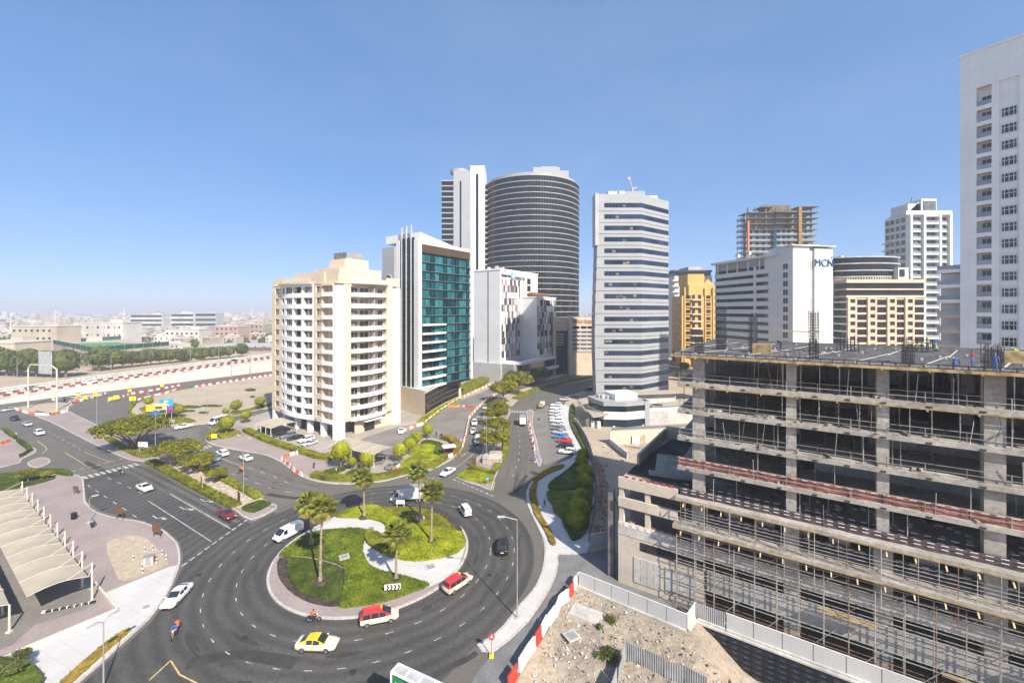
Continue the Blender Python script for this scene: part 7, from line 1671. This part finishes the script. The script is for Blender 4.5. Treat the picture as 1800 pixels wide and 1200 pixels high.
# roadside advertising box at the lower picture edge
o = G(694, 1172, 7.0); e = empty('advertising_box', (o.x, o.y, 0), 'green illuminated advertising box in a white frame at the lower edge', 'sign', rz=math.atan2(-.43, .9))
bx('face', e, 2.9, -.46, 3.0, 5.5, .06, 3.6, mat('ad_green', (.005, .22, .09), .4, .1, .8)); bx('casing', e, 2.9, 0, 2.8, 5.8, .9, 4.0, M_DARKSTEEL)
for x in (0, 5.8): bx('frame', e, x, 0, 2.7, .14, 1.1, 4.3, M_WHITE)
for y in (-.5, .5): bx('frame', e, 2.9, y, 6.85, 5.8, .14, .16, M_WHITE)
for k in range(4): bx('top_panel', e, .78 + k * 1.42, 0, 6.84, 1.2, .84, .1, M_ROOFEQ); bx('frame', e, 1.49 + k * 1.42, 0, 6.87, .2, .9, .14, M_WHITE) if k < 3 else None
text('LOLUC', e, 1.1, M_WHITE, (2.6, -.5, 5.2), (R(90), 0, 0), 'lettering', .02); bx('letter_bar', e, .55, -.5, 5.1, .22, .03, 1.1, M_YELLOW)
for x in (1.2, 4.6): bx('post', e, x, 0, 0, .25, .25, 2.8, M_STEEL)
# kiosk in the corner garden
e = empty('bus_shelter', G(789, 803), 'small brown and white shelter in the corner garden', 'shelter', rz=R(20)); bx('roof', e, 0, 0, 2.9, 3.6, 2.6, .2, M_WHITE); bx('back_panel', e, 0, 1.1, .15, 3, .1, 2.7, M_BROWN)
for x in (-1.5, 1.5):
    for y in (-1, 1): bx('post', e, x, y, .13, .12, .12, 2.8, M_BROWN)
e = empty('paved_kiosk', G(866, 812), 'pale stone block house on the avenue median', 'kiosk', rz=R(-8)); bx('wall', e, 0, 0, .13, 4.6, 3.6, 1.3, M_MULCH); bx('roof', e, 0, 0, 1.43, 4.9, 3.9, .15, M_CONC_L); bx('upper_wall', e, .6, 1.4, 1.58, 3.2, 1.2, .8, M_MULCH)

# ------------------------------------------------------------------ plastic barriers of the roadworks
bm_ = {}
def barrier_mesh(w=1.6, h=.85):
    prof = [(-.24, 0), (.24, 0), (.2, .2), (.1, .4), (.09, h), (-.09, h), (-.1, .4), (-.2, .2)]; b = MB(); n = len(prof)
    b.v = [(-w / 2, y, z) for y, z in prof] + [(w / 2, y, z) for y, z in prof]; b.f = [tuple(range(n - 1, -1, -1)), tuple(range(n, 2 * n))] + [(i, (i + 1) % n, n + (i + 1) % n, n + i) for i in range(n)]
    b.box(-w * .22, 0, h, w * .25, .1, .08).box(w * .22, 0, h, w * .25, .1, .08); return b
BM = {c: barrier_mesh().mesh('road_barrier', m) for c, m in (('w', M_WHITE), ('r', M_RED), ('o', M_ORANGE))}
BT = barrier_mesh(2.0, 1.5)
BMT = {c: MB().add(BT.v, BT.f).mesh('road_barrier', m) for c, m in (('w', M_WHITE), ('r', M_RED))}
def barriers(px, label, group, pat='wo', step=1.75, z=.0, tall=False, jit=.12, world=False):
    group = group or label.replace('barrier', 'barriers', 1)
    P = [Vector(p) for p in px] if world else [G(*p) for p in px]; i = 0; rest = 0
    for a, c in zip(P, P[1:]):
        L = (c - a).length; t = (c - a) / L; s = rest
        while s + step * .8 < L:
            p = a + t * (s + step / 2); o = link('road_barrier', (BMT if tall else BM)[pat[i % len(pat)]], None, (p.x, p.y, z), math.atan2(t.y, t.x) + rnd.uniform(-jit, jit), None, label, 'barrier', group); i += 1; s += step
        rest = 0
g = 'plastic roadworks barriers'
barriers([(1017, 1022), (1007, 1040), (999, 1052), (983, 1066), (977, 1083), (962, 1100), (940, 1138), (926, 1158), (908, 1188), (893, 1215)], 'tall plastic barrier in the line between gravel path and building site', None, 'wrwwwwrwwr', 2.05, .02, True)
barriers([(494, 808), (508, 820), (520, 832), (534, 839)], 'low barrier at the kerb of the pink pavement roadworks', None, 'wowo', 1.7, .13)
barriers([(500, 806), (520, 798), (545, 796), (580, 806)], 'low barrier behind the pink pavement roadworks', None, 'owwo', 1.7, .13)
barriers([(813, 785), (818, 768), (824, 737), (838, 720), (853, 706), (880, 688), (905, 678)], 'barrier along the avenue side of the closed road', None, 'wowwo', 1.75, .13)
barriers([(700, 762), (745, 746), (775, 722), (790, 712), (815, 698), (850, 682), (890, 668)], 'barrier along the hotel side of the closed road', None, 'wwowo', 1.75, .13)
barriers([(787, 716), (812, 715), (836, 720)], 'orange barrier across the closed road', None, 'ooow', 1.7, .14)
barriers([(788, 805), (800, 800), (812, 792)], 'barrier at the corner garden kerb by the shelter', None, 'wwo', 1.7, .13)
barriers([(26, 720), (50, 728), (90, 731), (118, 724), (128, 709)], 'barrier round the sandy triangle at the far junction', None, 'wwwoow', 1.8, .13)
barriers([(92, 703), (130, 706), (150, 704), (187, 692)], 'barrier on the slip road island', None, 'wrw', 1.8, .1)
barriers([(190, 706), (230, 693), (262, 688), (290, 683), (320, 677)], 'striped barrier beside the slip road merge', None, 'wr', 1.7, .02)
barriers([(242, 704), (265, 698), (290, 692), (315, 684)], 'barrier between slip road and sandy lot', None, 'wow', 1.8, .13)
barriers([(342, 681), (380, 675), (420, 669), (478, 660)], 'striped barrier along the far edge of the sandy lot', None, 'wr', 1.7, .13)
barriers([(930, 740), (936, 770), (941, 797)], 'thin red marker barrier on the lay-by island', None, 'ow', 4.2, .13)
barriers([(678, 838), (690, 830), (702, 822)], 'leaning barrier by the corner garden works', None, 'oow', 1.7, .13)
barriers([(0, 783), (20, 776)], 'red barrier on the pink corner pavement', None, 'o', 1.8, .13)
barriers([(960, 668), (1010, 655), (1050, 650)], 'barrier below the mosaic hotel at the far bend', None, 'wo', 2.2, .0)

# ------------------------------------------------------------------ building-site fences, retaining wall, rubble
M_HOARD = brickmat('pale_hoarding', (.50, .50, .485), (.48, .48, .465), (.40, .40, .39), .25, 9, rough=.5, vertical=True, offset=0, msize=.012, blotch=.06)
M_CORR = mat('corrugated_grey', (.36, .365, .37), .5, .12, .8, metal=.2)
def corr_panel(w, h, m, name):
    b = MB(); n = int(w / .12) * 2
    for k in range(n + 1):
        x = w * k / n; y = .035 * (1 if (k // 2) % 2 else -1); b.v += [(x, y, 0), (x, y, h)]
    b.f = [(2 * k, 2 * k + 2, 2 * k + 3, 2 * k + 1) for k in range(n)]; return b.mesh(name, m)
def fence(pts, h, label, pw=2.4, corr=False, base=True, follow=False):
    e = empty('site_hoarding', pts[0], label, 'fence'); O = Vector(pts[0])
    for a, c in zip(pts, pts[1:]):
        a, c = Vector(a), Vector(c); L = (c - a).length; n = max(1, round(L / pw)); t = (c - a) / L; w = L / n; ang = math.atan2(t.y, t.x)
        for k in range(n):
            p = a + t * (k * w); z = ground_z((p + t * w / 2).x, (p + t * w / 2).y) if follow else 0; tl = rnd.uniform(-.03, .03)
            q = p - O
            if corr: o = link('panel', corr_panel(w - .06, h, M_CORR, 'panel'), e, (q.x, q.y, z - O.z), ang); o.rotation_euler[0] = tl * 2
            else: m = q + t * w / 2; o = bx('panel', e, m.x, m.y, z + .12, round(w - .1, 2), .06, h - .15, M_HOARD, rz=ang)
            bx('post', e, q.x - t.y * .08, q.y + t.x * .08, z - .1, .1, .1, h + .15, M_STEEL, rz=ang)
            if not corr: m = q + t * w / 2; bx('top_rail', e, m.x, m.y, z + h - .02, round(w, 2), .1, .08, M_WHITE, rz=ang)
            if base: m = q + t * w / 2 + Vector((t.y, -t.x, 0)) * .2; bx('kick_board', e, m.x, m.y, z - .05, round(w, 2), .28, .3, M_CONC_L, rz=ang)
    return e
fence([CW(-4.4, -4.2), CW(10.4, -4.6)], 2.1, 'pale panel hoarding before the beige street wall')
fence([CW(10.45, -4.5), CW(10.9, -1.7)], 2.1, 'short return panel at the hoarding step', 3)
fence([CW(11.0, -1.65), CW(14.4, -1.65)], 2.1, 'blue grey corrugated hoarding panel at the pit corner', 3.4, True)
fence([CW(14.5, -1.65), CW(50, -1.65)], 2.1, 'long pale hoarding above the black retaining wall', 3.0)
FP = [Vector((*G(1077, 1200, 1.7)[:2], 0)), Vector((*G(1100, 1128, 1.7)[:2], 0)), Vector((*G(1132, 1142, 1.7)[:2], 0)), Vector((*G(1168, 1158, 1.7)[:2], 0)), Vector((*G(1204, 1168, 1.7)[:2], 0)), Vector((*G(1243, 1188, 1.7)[:2], 0)), Vector((*G(1280, 1190, 1.2)[:2], 0)), Vector((*G(1306, 1150, 1.2)[:2], 0))]
fence(FP, 2.1, 'bent line of corrugated metal panels across the sand pit', 2.4, True, False, True)
HW = [(1012, 745), (1026, 770), (1037, 792), (1045, 828), (1049, 870), (1043, 915), (1035, 955)]
fence([G(*p) for p in HW], 2.2, 'thin grey hoarding between the garden and the sandy lane', 2.6, True, False)
fence([G(1038, 966), G(1073, 960)], 2.6, 'plain grey panel closing the sandy lane', 4.0, False, False)
e = empty('netting_frame', G(1080, 1014), 'tall narrow dark mesh frame propped beside the street wall', 'frame')
for dx in (-.9, 0): MB().tube((dx, dx * -.6, 0), (dx, dx * -.6, 13.2 + dx), .09, 6).build('pole', M_DARKSTEEL, e)
MB().obox((-.9, .5, .2), (.9, -.5, 0), (.02, .02, 0), (0, 0, 12.4)).build('mesh_panel', mat('dark_mesh', (.16, .15, .14), .8, .2, 1), e); MB().tube((0, 0, 12.2), (3.6, -2.6, 0), .07, 6).build('raking_prop', M_DARKSTEEL, e)
M_VOID = mat('black_membrane', (.012, .016, .026), .35, .2, 1.2, spec=.5); M_VOIDB = mat('membrane_clip', (.10, .13, .18), .3, .2, 2)
e = bld('retaining_wall', CW(11, -2.15), -D1, 'black panelled retaining wall along the dug pit', 'wall'); 
lbox('wall', e, 0, 36, 0, .35, -5.2, -.25, M_VOID); lbox('capping', e, -.6, 36, -.05, 1.9, -.25, -.02, M_CONC_L)
for i in range(28):
    for j in range(7):
        p = bx('membrane_panel', e, .65 + i * 1.25, -.05, -.95 - j * .66, 1.12, .12, .58, M_VOID); bx('clip', p, .1, -.08, .22, .5, .04, .05, M_VOIDB)
# stones, rubble and odds and ends: nobody could count them
def rubble(name, poly, n, s0, s1, m, seed, label, zf=None):
    rg = random.Random(seed); P = [(p.x, p.y) for p in poly]; x0, x1, y0, y1 = bbox(P); b = MB(); k = 0
    while k < n:
        x, y = rg.uniform(x0, x1), rg.uniform(y0, y1)
        if not inside((x, y), P): continue
        s = s0 * (s1 / s0) ** (rg.random() ** 2); z = (zf or ground_z)(x, y); c = Vector((x, y, z + s * .15))
        vs = [c + Vector((rg.uniform(-1, 1), rg.uniform(-1, 1), rg.uniform(-.5, .8))) * s * .5 for _ in range(6)]
        b.add(vs, [(0, 1, 2), (0, 2, 3), (0, 3, 4), (1, 4, 5), (2, 1, 5), (3, 2, 5), (4, 3, 5), (0, 4, 1)]); k += 1
    o = b.build(name, m, label=label, kind='stuff'); return o
PITP = [G(x, y) for x, y in ((1015, 1030), (1100, 1066), (1200, 1112), (1400, 1290), (900, 1290), (960, 1120))]
rubble('rubble', PITP, 2600, .06, .55, M_CONC_L, 1, 'pale stones and broken concrete over the site ground'); rubble('debris', PITP, 900, .05, .5, M_SOIL, 2, 'dark clods and scraps over the site ground')
LANE = [G(x, y) for x, y in ((1048, 800), (1060, 820), (1075, 870), (1078, 935), (1044, 950), (1052, 900), (1054, 850), (1046, 815))]
rubble('lane_debris', LANE, 420, .15, 1.0, M_ORANGE, 3, 'orange plastic scraps heaped in the sandy lane'); rubble('lane_rubble', LANE, 500, .15, .9, M_CONC, 4, 'grey scraps heaped in the sandy lane')
LOT = [G(x, y) for x, y in ((1060, 780), (1200, 785), (1170, 810), (1100, 830), (1060, 820))]
rubble('lot_debris', LOT, 260, .2, 1.3, M_CONC_L, 5, 'scattered boards and scraps on the sunlit sand yard')
for i, (x, y, w) in enumerate(((1072, 1155, 2.0), (1066, 1140, 1.0), (1053, 1150, .9), (1073, 1088, 1.3), (1300, 1190, 2.2), (1054, 1100, .8))):
    p = G(x, y); rg = random.Random(i); b = MB(); cards(b, (0, 0, w * .3), (w * .6, w * .6, w * .45), int(260 * w), .14, rg, .8, up=.8)
    b.build('wild_shrub', L_HEDGE_D, loc=(p.x, p.y, ground_z(p.x, p.y)), label='wild shrub on the rough sand, %s' % ('the widest beside the bent panels', 'a small one above the widest', 'the smallest pair partner', 'an upright dry one by the concrete slab', 'by the corner of the bent panels', 'a tiny dry one near the barriers')[i], cat='shrub')
p = G(1010, 1078); e = empty('concrete_slab', (p.x, p.y, 0), 'broken flat concrete slab at the head of the sand pit', 'slab', rz=R(-30)); bx('slab', e, 1.2, .8, -.5, 4, 2.4, .55, M_CONC_L); 
p = G(1096, 1025); b = MB()
for k in range(9): b.obox((k * .33, .3 * math.sin(k * .5), .2 + .75 * math.sin(k * .42)), (.3, 0, .1), (0, 1.4, -.1), (0, 0, .05))
b.build('folded_sheet', M_CONC, loc=(p.x, p.y, 0), label='bent grey roofing sheet lying by the street wall', cat='sheet')
# sunlit yard behind: cabin, wall, terrace with pool
def longwall(a, c, h, m, label, name='yard_wall', th=.35):
    a, c = G(*a), G(*c); d = c - a; e = empty(name, a, label, 'wall'); nn = Vector((-d.y, d.x, 0)).normalized() * th; MB().obox((0, 0, -.05), d, nn, (0, 0, h)).build('wall', m, e); MB().obox(-nn * .15 + Vector((0, 0, h - .05)), d, nn * 1.3, (0, 0, .12)).build('coping', M_CONC_L, e)
longwall((1072, 781), (1222, 773), 4.0, M_BEIGEW, 'long beige yard wall behind the sandy yard'); longwall((1072, 781), (1102, 806), 1.6, M_CONC_L, 'low concrete ramp wall descending into the yard')
e = empty('site_cabin', G(1180, 786), 'cream site cabin on the sandy yard', 'cabin', rz=R(-8)); bx('body', e, 2, 2, 0, 7, 4, 3.6, M_CREAMPOST); bx('roof', e, 2, 2, 3.6, 7.3, 4.3, .15, M_CREAM); bx('window', e, .6, -.03, 1.6, .8, .06, 1.0, M_GLASS_D); bx('door', e, 4, -.03, .2, 1, .06, 2.2, M_WHITE)
for i, (x, y) in enumerate(((1118, 780), (1128, 779))): bx('leaning_board', None, *G(x, y)[:2], 0, 2.2, .12, 2.6, (M_WHITE, M_MULCH)[i], rz=R(-5), label=('white board leaning on the yard wall', 'tan board leaning on the yard wall')[i], cat='board')
for i in range(5): MB().obox((0, 0, 0), (3.5 + i * .3, -2.6, 0), (.2, .25, 0), (0, 0, .15)).build('timber_plank', M_CONC, loc=tuple(G(1098 + i * 4, 783 + i)), label='grey plank in the loose pile on the sandy yard', cat='plank', group='planks on the sandy yard')
sheet('back_street', [(1075, 752), (1230, 744), (1230, 757), (1075, 768)], .01, M_ASPH2)
e = empty('striped_kerb', G(1078, 751), 'red and white kerb behind the yard wall', 'kerb')
for k in range(20):
    p = G(1078, 750).lerp(G(1225, 742), (k + .5) / 20) - G(1078, 751); bx('kerb_block', e, p.x, p.y, 0, 1.7, .4, .35, M_RED if k % 2 else M_WHITE)
TP = G(1142, 747); e = empty('pool_terrace', TP, 'beige walled terrace with a blue pool beside the pavilion', 'terrace'); TL = (G(1262, 741) - TP).length; rzt = math.atan2(*((G(1262, 741) - TP).yx)); e.rotation_euler[2] = rzt
bx('terrace_wall', e, TL / 2, 9, 0, TL, 18, 4.6, M_CONC_L); bx('deck', e, TL / 2, 9, 4.6, TL - .6, 17.4, .1, M_CREAM); bx('balustrade', e, TL / 2, .2, 4.7, TL, .1, 1.2, M_WHITE); bx('pool', e, 9, 4.5, 4.72, 13, 3.4, .06, mat('pool_water', (.04, .20, .38), .1, .1, 1))
for i, (x, y) in enumerate(((4, 6), (9, 7.4))):
    u = empty('sun_umbrella', e.matrix_basis @ Vector((x, y, 4.7)), ('white sun umbrella nearest the pavilion on the terrace', 'white sun umbrella over the pool edge')[i], 'umbrella'); MB().tube((0, 0, 0), (0, 0, 2.6), .05, 6).build('pole', M_STEEL, u); MB().tube((0, 0, 2.0), (0, 0, 2.8), 2.2, 8, .1).build('cover', M_WHITE, u)
bx('pool_house', e, 10, 16, 4.7, 17, 3.6, 3.4, M_GREYW); bx('pool_house_roof', e, 9, 15, 8.1, 20, 6, .3, M_CREAM)
# long slatted roof beside the parked cars
A = G(1016, 720); e = empty('slatted_pergola', A, 'long tan slatted roof beside the lay-by pavement', 'pergola'); d = G(1043, 757) - A
for k in range(9):
    p = d * (k / 9); MB().obox((p.x, p.y, 4.2), d / 9 * .86, (5.6, 1.8, .5), (0, 0, .18)).build('roof_slat', M_CREAM, e); bx('post', e, p.x, p.y, 0, .2, .2, 4.2, M_CREAMPOST)
e = empty('garden_tank', G(1033, 748), 'white tanks and plant beside the slatted roof', 'tank')
for k in range(3): MB().tube((k * 1.6, k * -1.4, 0), (k * 1.6, k * -1.4, 2.2), .7, 12).build('tank', M_WHITE, e)

# ------------------------------------------------------------------ elevated highway
M_DRED = mat('dusty_red_paint', (.26, .075, .06), .8, .25, .6, rnd_obj=.2)
HA, HB = Vector((-219, 180, 0)), Vector((-160, 279, 0)); HD = HB - HA; HN = Vector((-HD.y, HD.x, 0)).normalized()
def hz(t): return 3 + 5 * max(-.6, min(1.25, t))
ts = [-3 + .2 * i for i in range(32)]
def hwpt(t, off, dz=0): p = HA + HD * t + HN * off; return (p.x, p.y, hz(t) + dz)
def strip(name, o0, o1, dz, m, kind='structure'):
    b = MB()
    for t in ts: b.v += [hwpt(t, o0, dz), hwpt(t, o1, dz)]
    b.f = [(2 * i, 2 * i + 1, 2 * i + 3, 2 * i + 2) for i in range(len(ts) - 1)]; b.f = [tuple(reversed(f)) for f in b.f]; return b.build(name, m, kind=kind)
b = MB()
for t in ts: p = HA + HD * t; b.v += [(p.x, p.y, -.1), (p.x, p.y, hz(t)), (p.x + HN.x * 26, p.y + HN.y * 26, hz(t)), (p.x + HN.x * 26, p.y + HN.y * 26, -.1)]
for i in range(len(ts) - 1):
    for k in range(3): b.f.append((4 * i + k, 4 * i + 4 + k, 4 * i + 5 + k, 4 * i + 1 + k))
b.build('highway_embankment', M_CONC_L, kind='structure'); strip('highway_surface', .8, 25.4, .02, M_ASPH); strip('highway_verge', -5, .0, -50, M_SAND) if False else None
for nm, off, lb in (('crash_barrier', .5, 'red and white crash barrier on the near edge of the highway'), ('crash_barrier', 8.5, 'red and white crash barrier between the highway carriageways'), ('crash_barrier', 17, 'pale crash barrier on the far carriageway'), ('crash_barrier', 25.5, 'pale crash barrier on the far highway edge')):
    e = empty(nm, hwpt(0, off), lb, 'barrier'); o = Vector(hwpt(0, off)); me = {c: barrier_mesh(1.9, .85).mesh('barrier_block', m) for c, m in (('w', M_CONC_L), ('r', M_DRED if off < 10 else M_CONC_L))}
    for k in range(-60, 190):
        t = k * 2.0 / HD.length; q = Vector(hwpt(t, off)) - o; link('barrier_block', me['wr'[k % 2]], e, q, math.atan2(HD.y, HD.x))
b = MB(); i = 0                                       # inclined stone facing below the road edge
for i in range(len(ts) - 1):
    p, q = HA + HD * ts[i], HA + HD * ts[i + 1]; z0, z1 = hz(ts[i]), hz(ts[i + 1])
    b.add([p - HN * .03, q - HN * .03, q - HN * .03 + Vector((0, 0, z1 - 1.2)), p - HN * .03 + Vector((0, 0, z0 - 1.2))], [(0, 1, 2, 3)])
b.build('retaining_facing', brickmat('facing_panels', (.58, .55, .5), (.54, .51, .465), (.44, .42, .38), 3, 1.5, vertical=True, offset=0), kind='structure')
hh = math.atan2(HD.y, HD.x)
for t, off, k, c, lb in ((.25, 4, 'sedan', 'white', 'white car on the near highway lane above the service road'), (-.05, 12, 'sedan', 'silver', 'silver car on the highway left of the gantry'), (.1, 13, 'sedan', 'grey', 'grey car on the highway beside the gantry'), (.86, 12, 'sedan', 'black', 'dark car on the highway near the apartment block')):
    car(k, c, hwpt(t, off, .03), hh, lb)

# ------------------------------------------------------------------ suburb beyond the highway
VW = [mat('villa_cream', (.44, .375, .29), .9, .1, .05), mat('villa_white', (.52, .495, .455), .9, .1, .05), mat('villa_tan', (.36, .295, .22), .9, .1, .05), mat('villa_pink', (.38, .26, .22), .9, .06, .05)]
def school():
    z = 11.5; a, l, r = G(163, 619, z), G(93, 604, z), G(297, 607, z); f = l + (r - a); e = empty('sports_hall', a * 1.0, 'cream school block with a green fenced court on its roof', 'building'); e.location.z = 0
    q = lambda p: ((p - a).x, (p - a).y); MB().prism([q(a), q(l), q(f), q(r)], 0, z).build('wall', VW[0], e); MB().prism([q(a + (f - a) * .04), q(l + (r - l) * .04), q(f + (a - f) * .3), q(r + (l - r) * .04)], z, z + .1).build('court', mat('court_green', (.10, .24, .12), .9, .1, .2), e)
    M_GF = mat('green_windscreen', (.02, .085, .05), .85, .1, .3)
    for s, t in ((l, a), (a, r), (l + (f - l) * .7, f)):
        d = t - s; nn = Vector((-d.y, d.x, 0)).normalized() * .2; MB().obox(q(s) + (z,), d, nn, (0, 0, 3.4)).build('court_fence', M_GF, e)
        for k in range(9): p = s + d * (k / 8) - a; MB().tube((p.x, p.y, z), (p.x, p.y, z + 5), .1, 5).build('fence_post', M_STEEL, e)
    d = (l - a); dn = d.normalized()
    for k in range(6): p = d * (.3 - k * .045); nn = Vector((dn.y, -dn.x, 0)) * .15; MB().obox(Vector((p.x, p.y, 6)) + nn, dn * 2.2, nn, (0, 0, 2)).build('window', M_GLASS_D, e); MB().obox(Vector((p.x, p.y, .5)) + nn, dn * 3, nn, (0, 0, 3)).build('window', M_GLASS_D, e)
    for (p0, p1, top, Y, m, lb) in ((130, 216, 568, 470, VW[1], 'big pale school hall with ribbed walls behind the court'), (228, 286, 553.5, 900, VW[1], 'long white office with dark blue glass strips in the suburb'), (300, 341, 552, 900, VW[1], 'white and blue office next to the grey cube'), (343, 380, 551, 880, mat('office_grey', (.38, .37, .36), .8), 'grey cube office in the suburb'), (370, 418, 574, 560, VW[3], 'pink villa row house beyond the tree line'), (425, 462, 570, 600, VW[2], 'brown villa near the apartment block'), (20, 100, 574, 430, VW[0], 'wide cream building left of the school hall'), (-60, 26, 603, 300, VW[0], 'cream wall building at the picture edge behind the highway'), (290, 350, 580, 520, VW[1], 'white villa group behind the car park roofs')):
        X0, X1 = XAT(p0, Y), XAT(p1, Y); e2 = empty('town_building', ((X0 + X1) / 2, Y, 0), lb, 'building'); h = ZAT(top, Y); w = X1 - X0; bx('wall', e2, 0, 12, 0, w, 24, h, m)
        nfl = 2 if h < 18 else 3
        for fl in range(nfl):
            if 'office' in lb: bx('glass_strip', e2, 0, -.1, h * (.25 + .3 * fl), w * .94, .3, h * .14, M_NAVYGL)
            else:
                for k in range(int(w / 6)): bx('window', e2, -w / 2 + 3 + k * 6, -.1, h * (fl + .35) / nfl, 2.2, .3, 2.2, M_GLASS_D)
        bx('roof_edge', e2, 0, 12, h, w + 1, 25, .8, VW[1]); bx('roof_block', e2, w * .2, 14, h + .8, w * .25, 8, 3, m)
        if 'ribbed' in lb:
            for k in range(14): bx('rib', e2, -w / 2 + 2 + k * w / 14, -.4, 0, 1.2, .8, h, VW[1])
school()
# car park roofs beside the highway
e = empty('car_park_roof', (XAT(410, 420), 420, 0), 'long pale car park roof beyond the highway', 'canopy'); w = XAT(480, 420) - XAT(345, 420)
for k in range(3): bx('roof_strip', e, 8, k * 14, 5, w * .9, 9, .5, M_ROOFEQ); [bx('post', e, -w * .4 + j * 9 + 8, k * 14, 0, .3, .3, 5, M_STEEL) for j in range(int(w * .85 / 9))]
# tree line behind the highway
ORD = ('first', 'second', 'third', 'fourth', 'fifth', 'sixth', 'seventh', 'eighth', 'ninth', 'tenth', 'eleventh', 'twelfth', 'thirteenth', 'fourteenth', 'fifteenth', 'sixteenth')
xs = [175, 198, 216, 232, 248, 265, 281, 298, 315, 331, 345, 359, 373, 388, 402, 425]
for i, x in enumerate(xs):
    Y = 276 + (x - 165) * .33; w = (17.5, 15, 13, 12, 12, 13, 12, 11.5, 11.5, 11.5, 11, 11, 11, 11, 11, 13)[i]; tree('street_hedge_tree', 'far', (XAT(x, Y), Y, 0), w, L_DARK, ORD[i] + ' dense tree in the long line beyond the highway, counted from the left', 'trees in the line beyond the highway', hs=1.0, seed=1 + i % 3)
for i, x in enumerate(range(-40, 125, 13)):
    Y = 262 - i * .8; tree('street_hedge_tree', 'far', (XAT(x, Y), Y, 0), 14 + (i * 7 % 5), L_DARK, ORD[i] + ' leafy tree of the thicket beyond the highway, counted from the picture edge', 'trees in the thicket beyond the highway', seed=1 + i % 3)
# villas
def villa_proto(i):
    r = random.Random(50 + i); w, d, h = r.uniform(11, 18), r.uniform(10, 15), r.uniform(6.5, 9); b = MB().box(0, 0, 0, w, d, h).box(w * .2, -d * .5, 0, w * .45, d * .4, h * .62).box(-w * .25, d * .1, h, w * .35, d * .4, 2.6)
    P = [('wall', b.mesh('wall', VW[i % 3]), (0, 0, 0)), ('parapet', MB().box(0, 0, h, w + .5, d + .5, .35).box(0, 0, h + .35, w + .2, d + .2, .4).mesh('parapet', VW[1]), (0, 0, 0))]
    wm = MB().box(0, 0, 0, 1.6, .3, 1.8).mesh('window', M_GLASS_D)
    for k in range(3): P.append(('window', wm, (-w * .38 + k * w * .2, -d / 2 - .05, 1.2))); P.append(('window', wm, (-w * .38 + k * w * .33, -d / 2 - .05, h - 3.0)))
    return P
VP = [villa_proto(i) for i in range(6)]
sp = []; rv = random.Random(77); Y = 345.0
while Y < 1500:
    x = -1.42 * Y
    while x < -.44 * Y:
        if rv.random() < .72: sp.append((x + rv.uniform(-6, 6), Y + rv.uniform(-6, 6)))
        x += 27 + Y * .006
    Y += 26 + Y * .02
blocked = lambda x, y: (XAT(80, y) < x < XAT(310, y) and y < 500) or (XAT(220, y) < x < XAT(390, y) and 840 < y < 930) or (XAT(345, y) < x < XAT(490, y) and y < 470) or (y < 470 and x > XAT(100, y) and x < XAT(225, y)) or (abs((Vector((x, y, 0)) - HA).dot(HN)) < 42)
sp = [p for p in sp if not blocked(*p)]; near = sp[:290]; far = sp[290:]
for i, (x, y) in enumerate(near):
    e = empty('villa', (x, y, 0), 'low flat-roofed villa among the suburb rows beyond the highway', 'house', 'villas of the suburb', rz=rv.choice((0, .25, .25, -.3, 1.8)))
    for n, me, l in VP[rv.randrange(6)]: link(n, me, e, l)
b = [MB(), MB(), MB()]; Y = 1500.0; spots = list(far)
while Y < 6500:
    for _ in range(int(20 + Y * .016)): spots.append((rv.uniform(-1.45, .5) * Y, Y + rv.uniform(-40, 40)))
    Y += 60 + Y * .02
for x, y in spots:
    k = rv.randrange(3); w = rv.uniform(12, 24) * (1 + y / 4000); h = rv.uniform(6, 12) + (rv.random() < .05) * rv.uniform(6, 26); b[k].box(x, y, 0, w, w * rv.uniform(.6, 1), h, rv.uniform(0, 1.5)); b[k].box(x + w * .1, y - w * .3, h * .3, w * .3, w * .3, h * .8, .3)
for k in range(3): b[k].build('far_town', VW[k], label='hazy mass of low houses towards the horizon', kind='stuff')
b = MB()
for _ in range(1100):
    y = 340 * (14 ** rv.random()); x = rv.uniform(-1.45, -.42 if y < 900 else .45) * y
    if blocked(x, y): continue
    s = rv.uniform(2, 4.5) * (1 + y / 2500); b.ball((x, y, s * .8), s, s * .9, s * .85, 7, 5); cards(b, (x, y, s * .9), (s * 1.15, s * 1.15, s), 26, s * .3, rv, .3)
b.build('suburb_foliage', L_DARK, label='dusty green trees scattered between the suburb houses', kind='stuff')
for i, (px, top, Y) in enumerate(((97, 546, 900), (19, 552, 700), (218, 545, 800), (443, 540, 2500))):
    e = empty('light_mast', (XAT(px, Y), Y, 0), ('slender pale mast above the cream building', 'slender mast at the picture edge', 'slender mast left of the white office', 'distant white spire on the horizon')[i], 'mast'); h = ZAT(top, Y); MB().tube((0, 0, 0), (0, 0, h), .9 if i < 3 else 4, 6, .3).build('pole', M_WHITE, e); MB().tube((0, 0, h), (0, 0, h + 1), 1.2, 8).build('head', M_WHITE, e)

# ------------------------------------------------------------------ desert haze over everything
hm = bpy.data.materials.new('haze'); hm.use_nodes = True; n = hm.node_tree.nodes; n.remove(n['Principled BSDF'])
pv = n.new('ShaderNodeVolumePrincipled'); pv.inputs['Color'].default_value = (.86, .91, 1, 1); pv.inputs['Density'].default_value = 3.2e-4; pv.inputs['Anisotropy'].default_value = .0
hm.node_tree.links.new(pv.outputs[0], n['Material Output'].inputs['Volume'])
MB().box(0, 4000, -8, 25000, 17000, 170).build('haze', hm, kind='stuff', label='pale desert haze over the whole district')
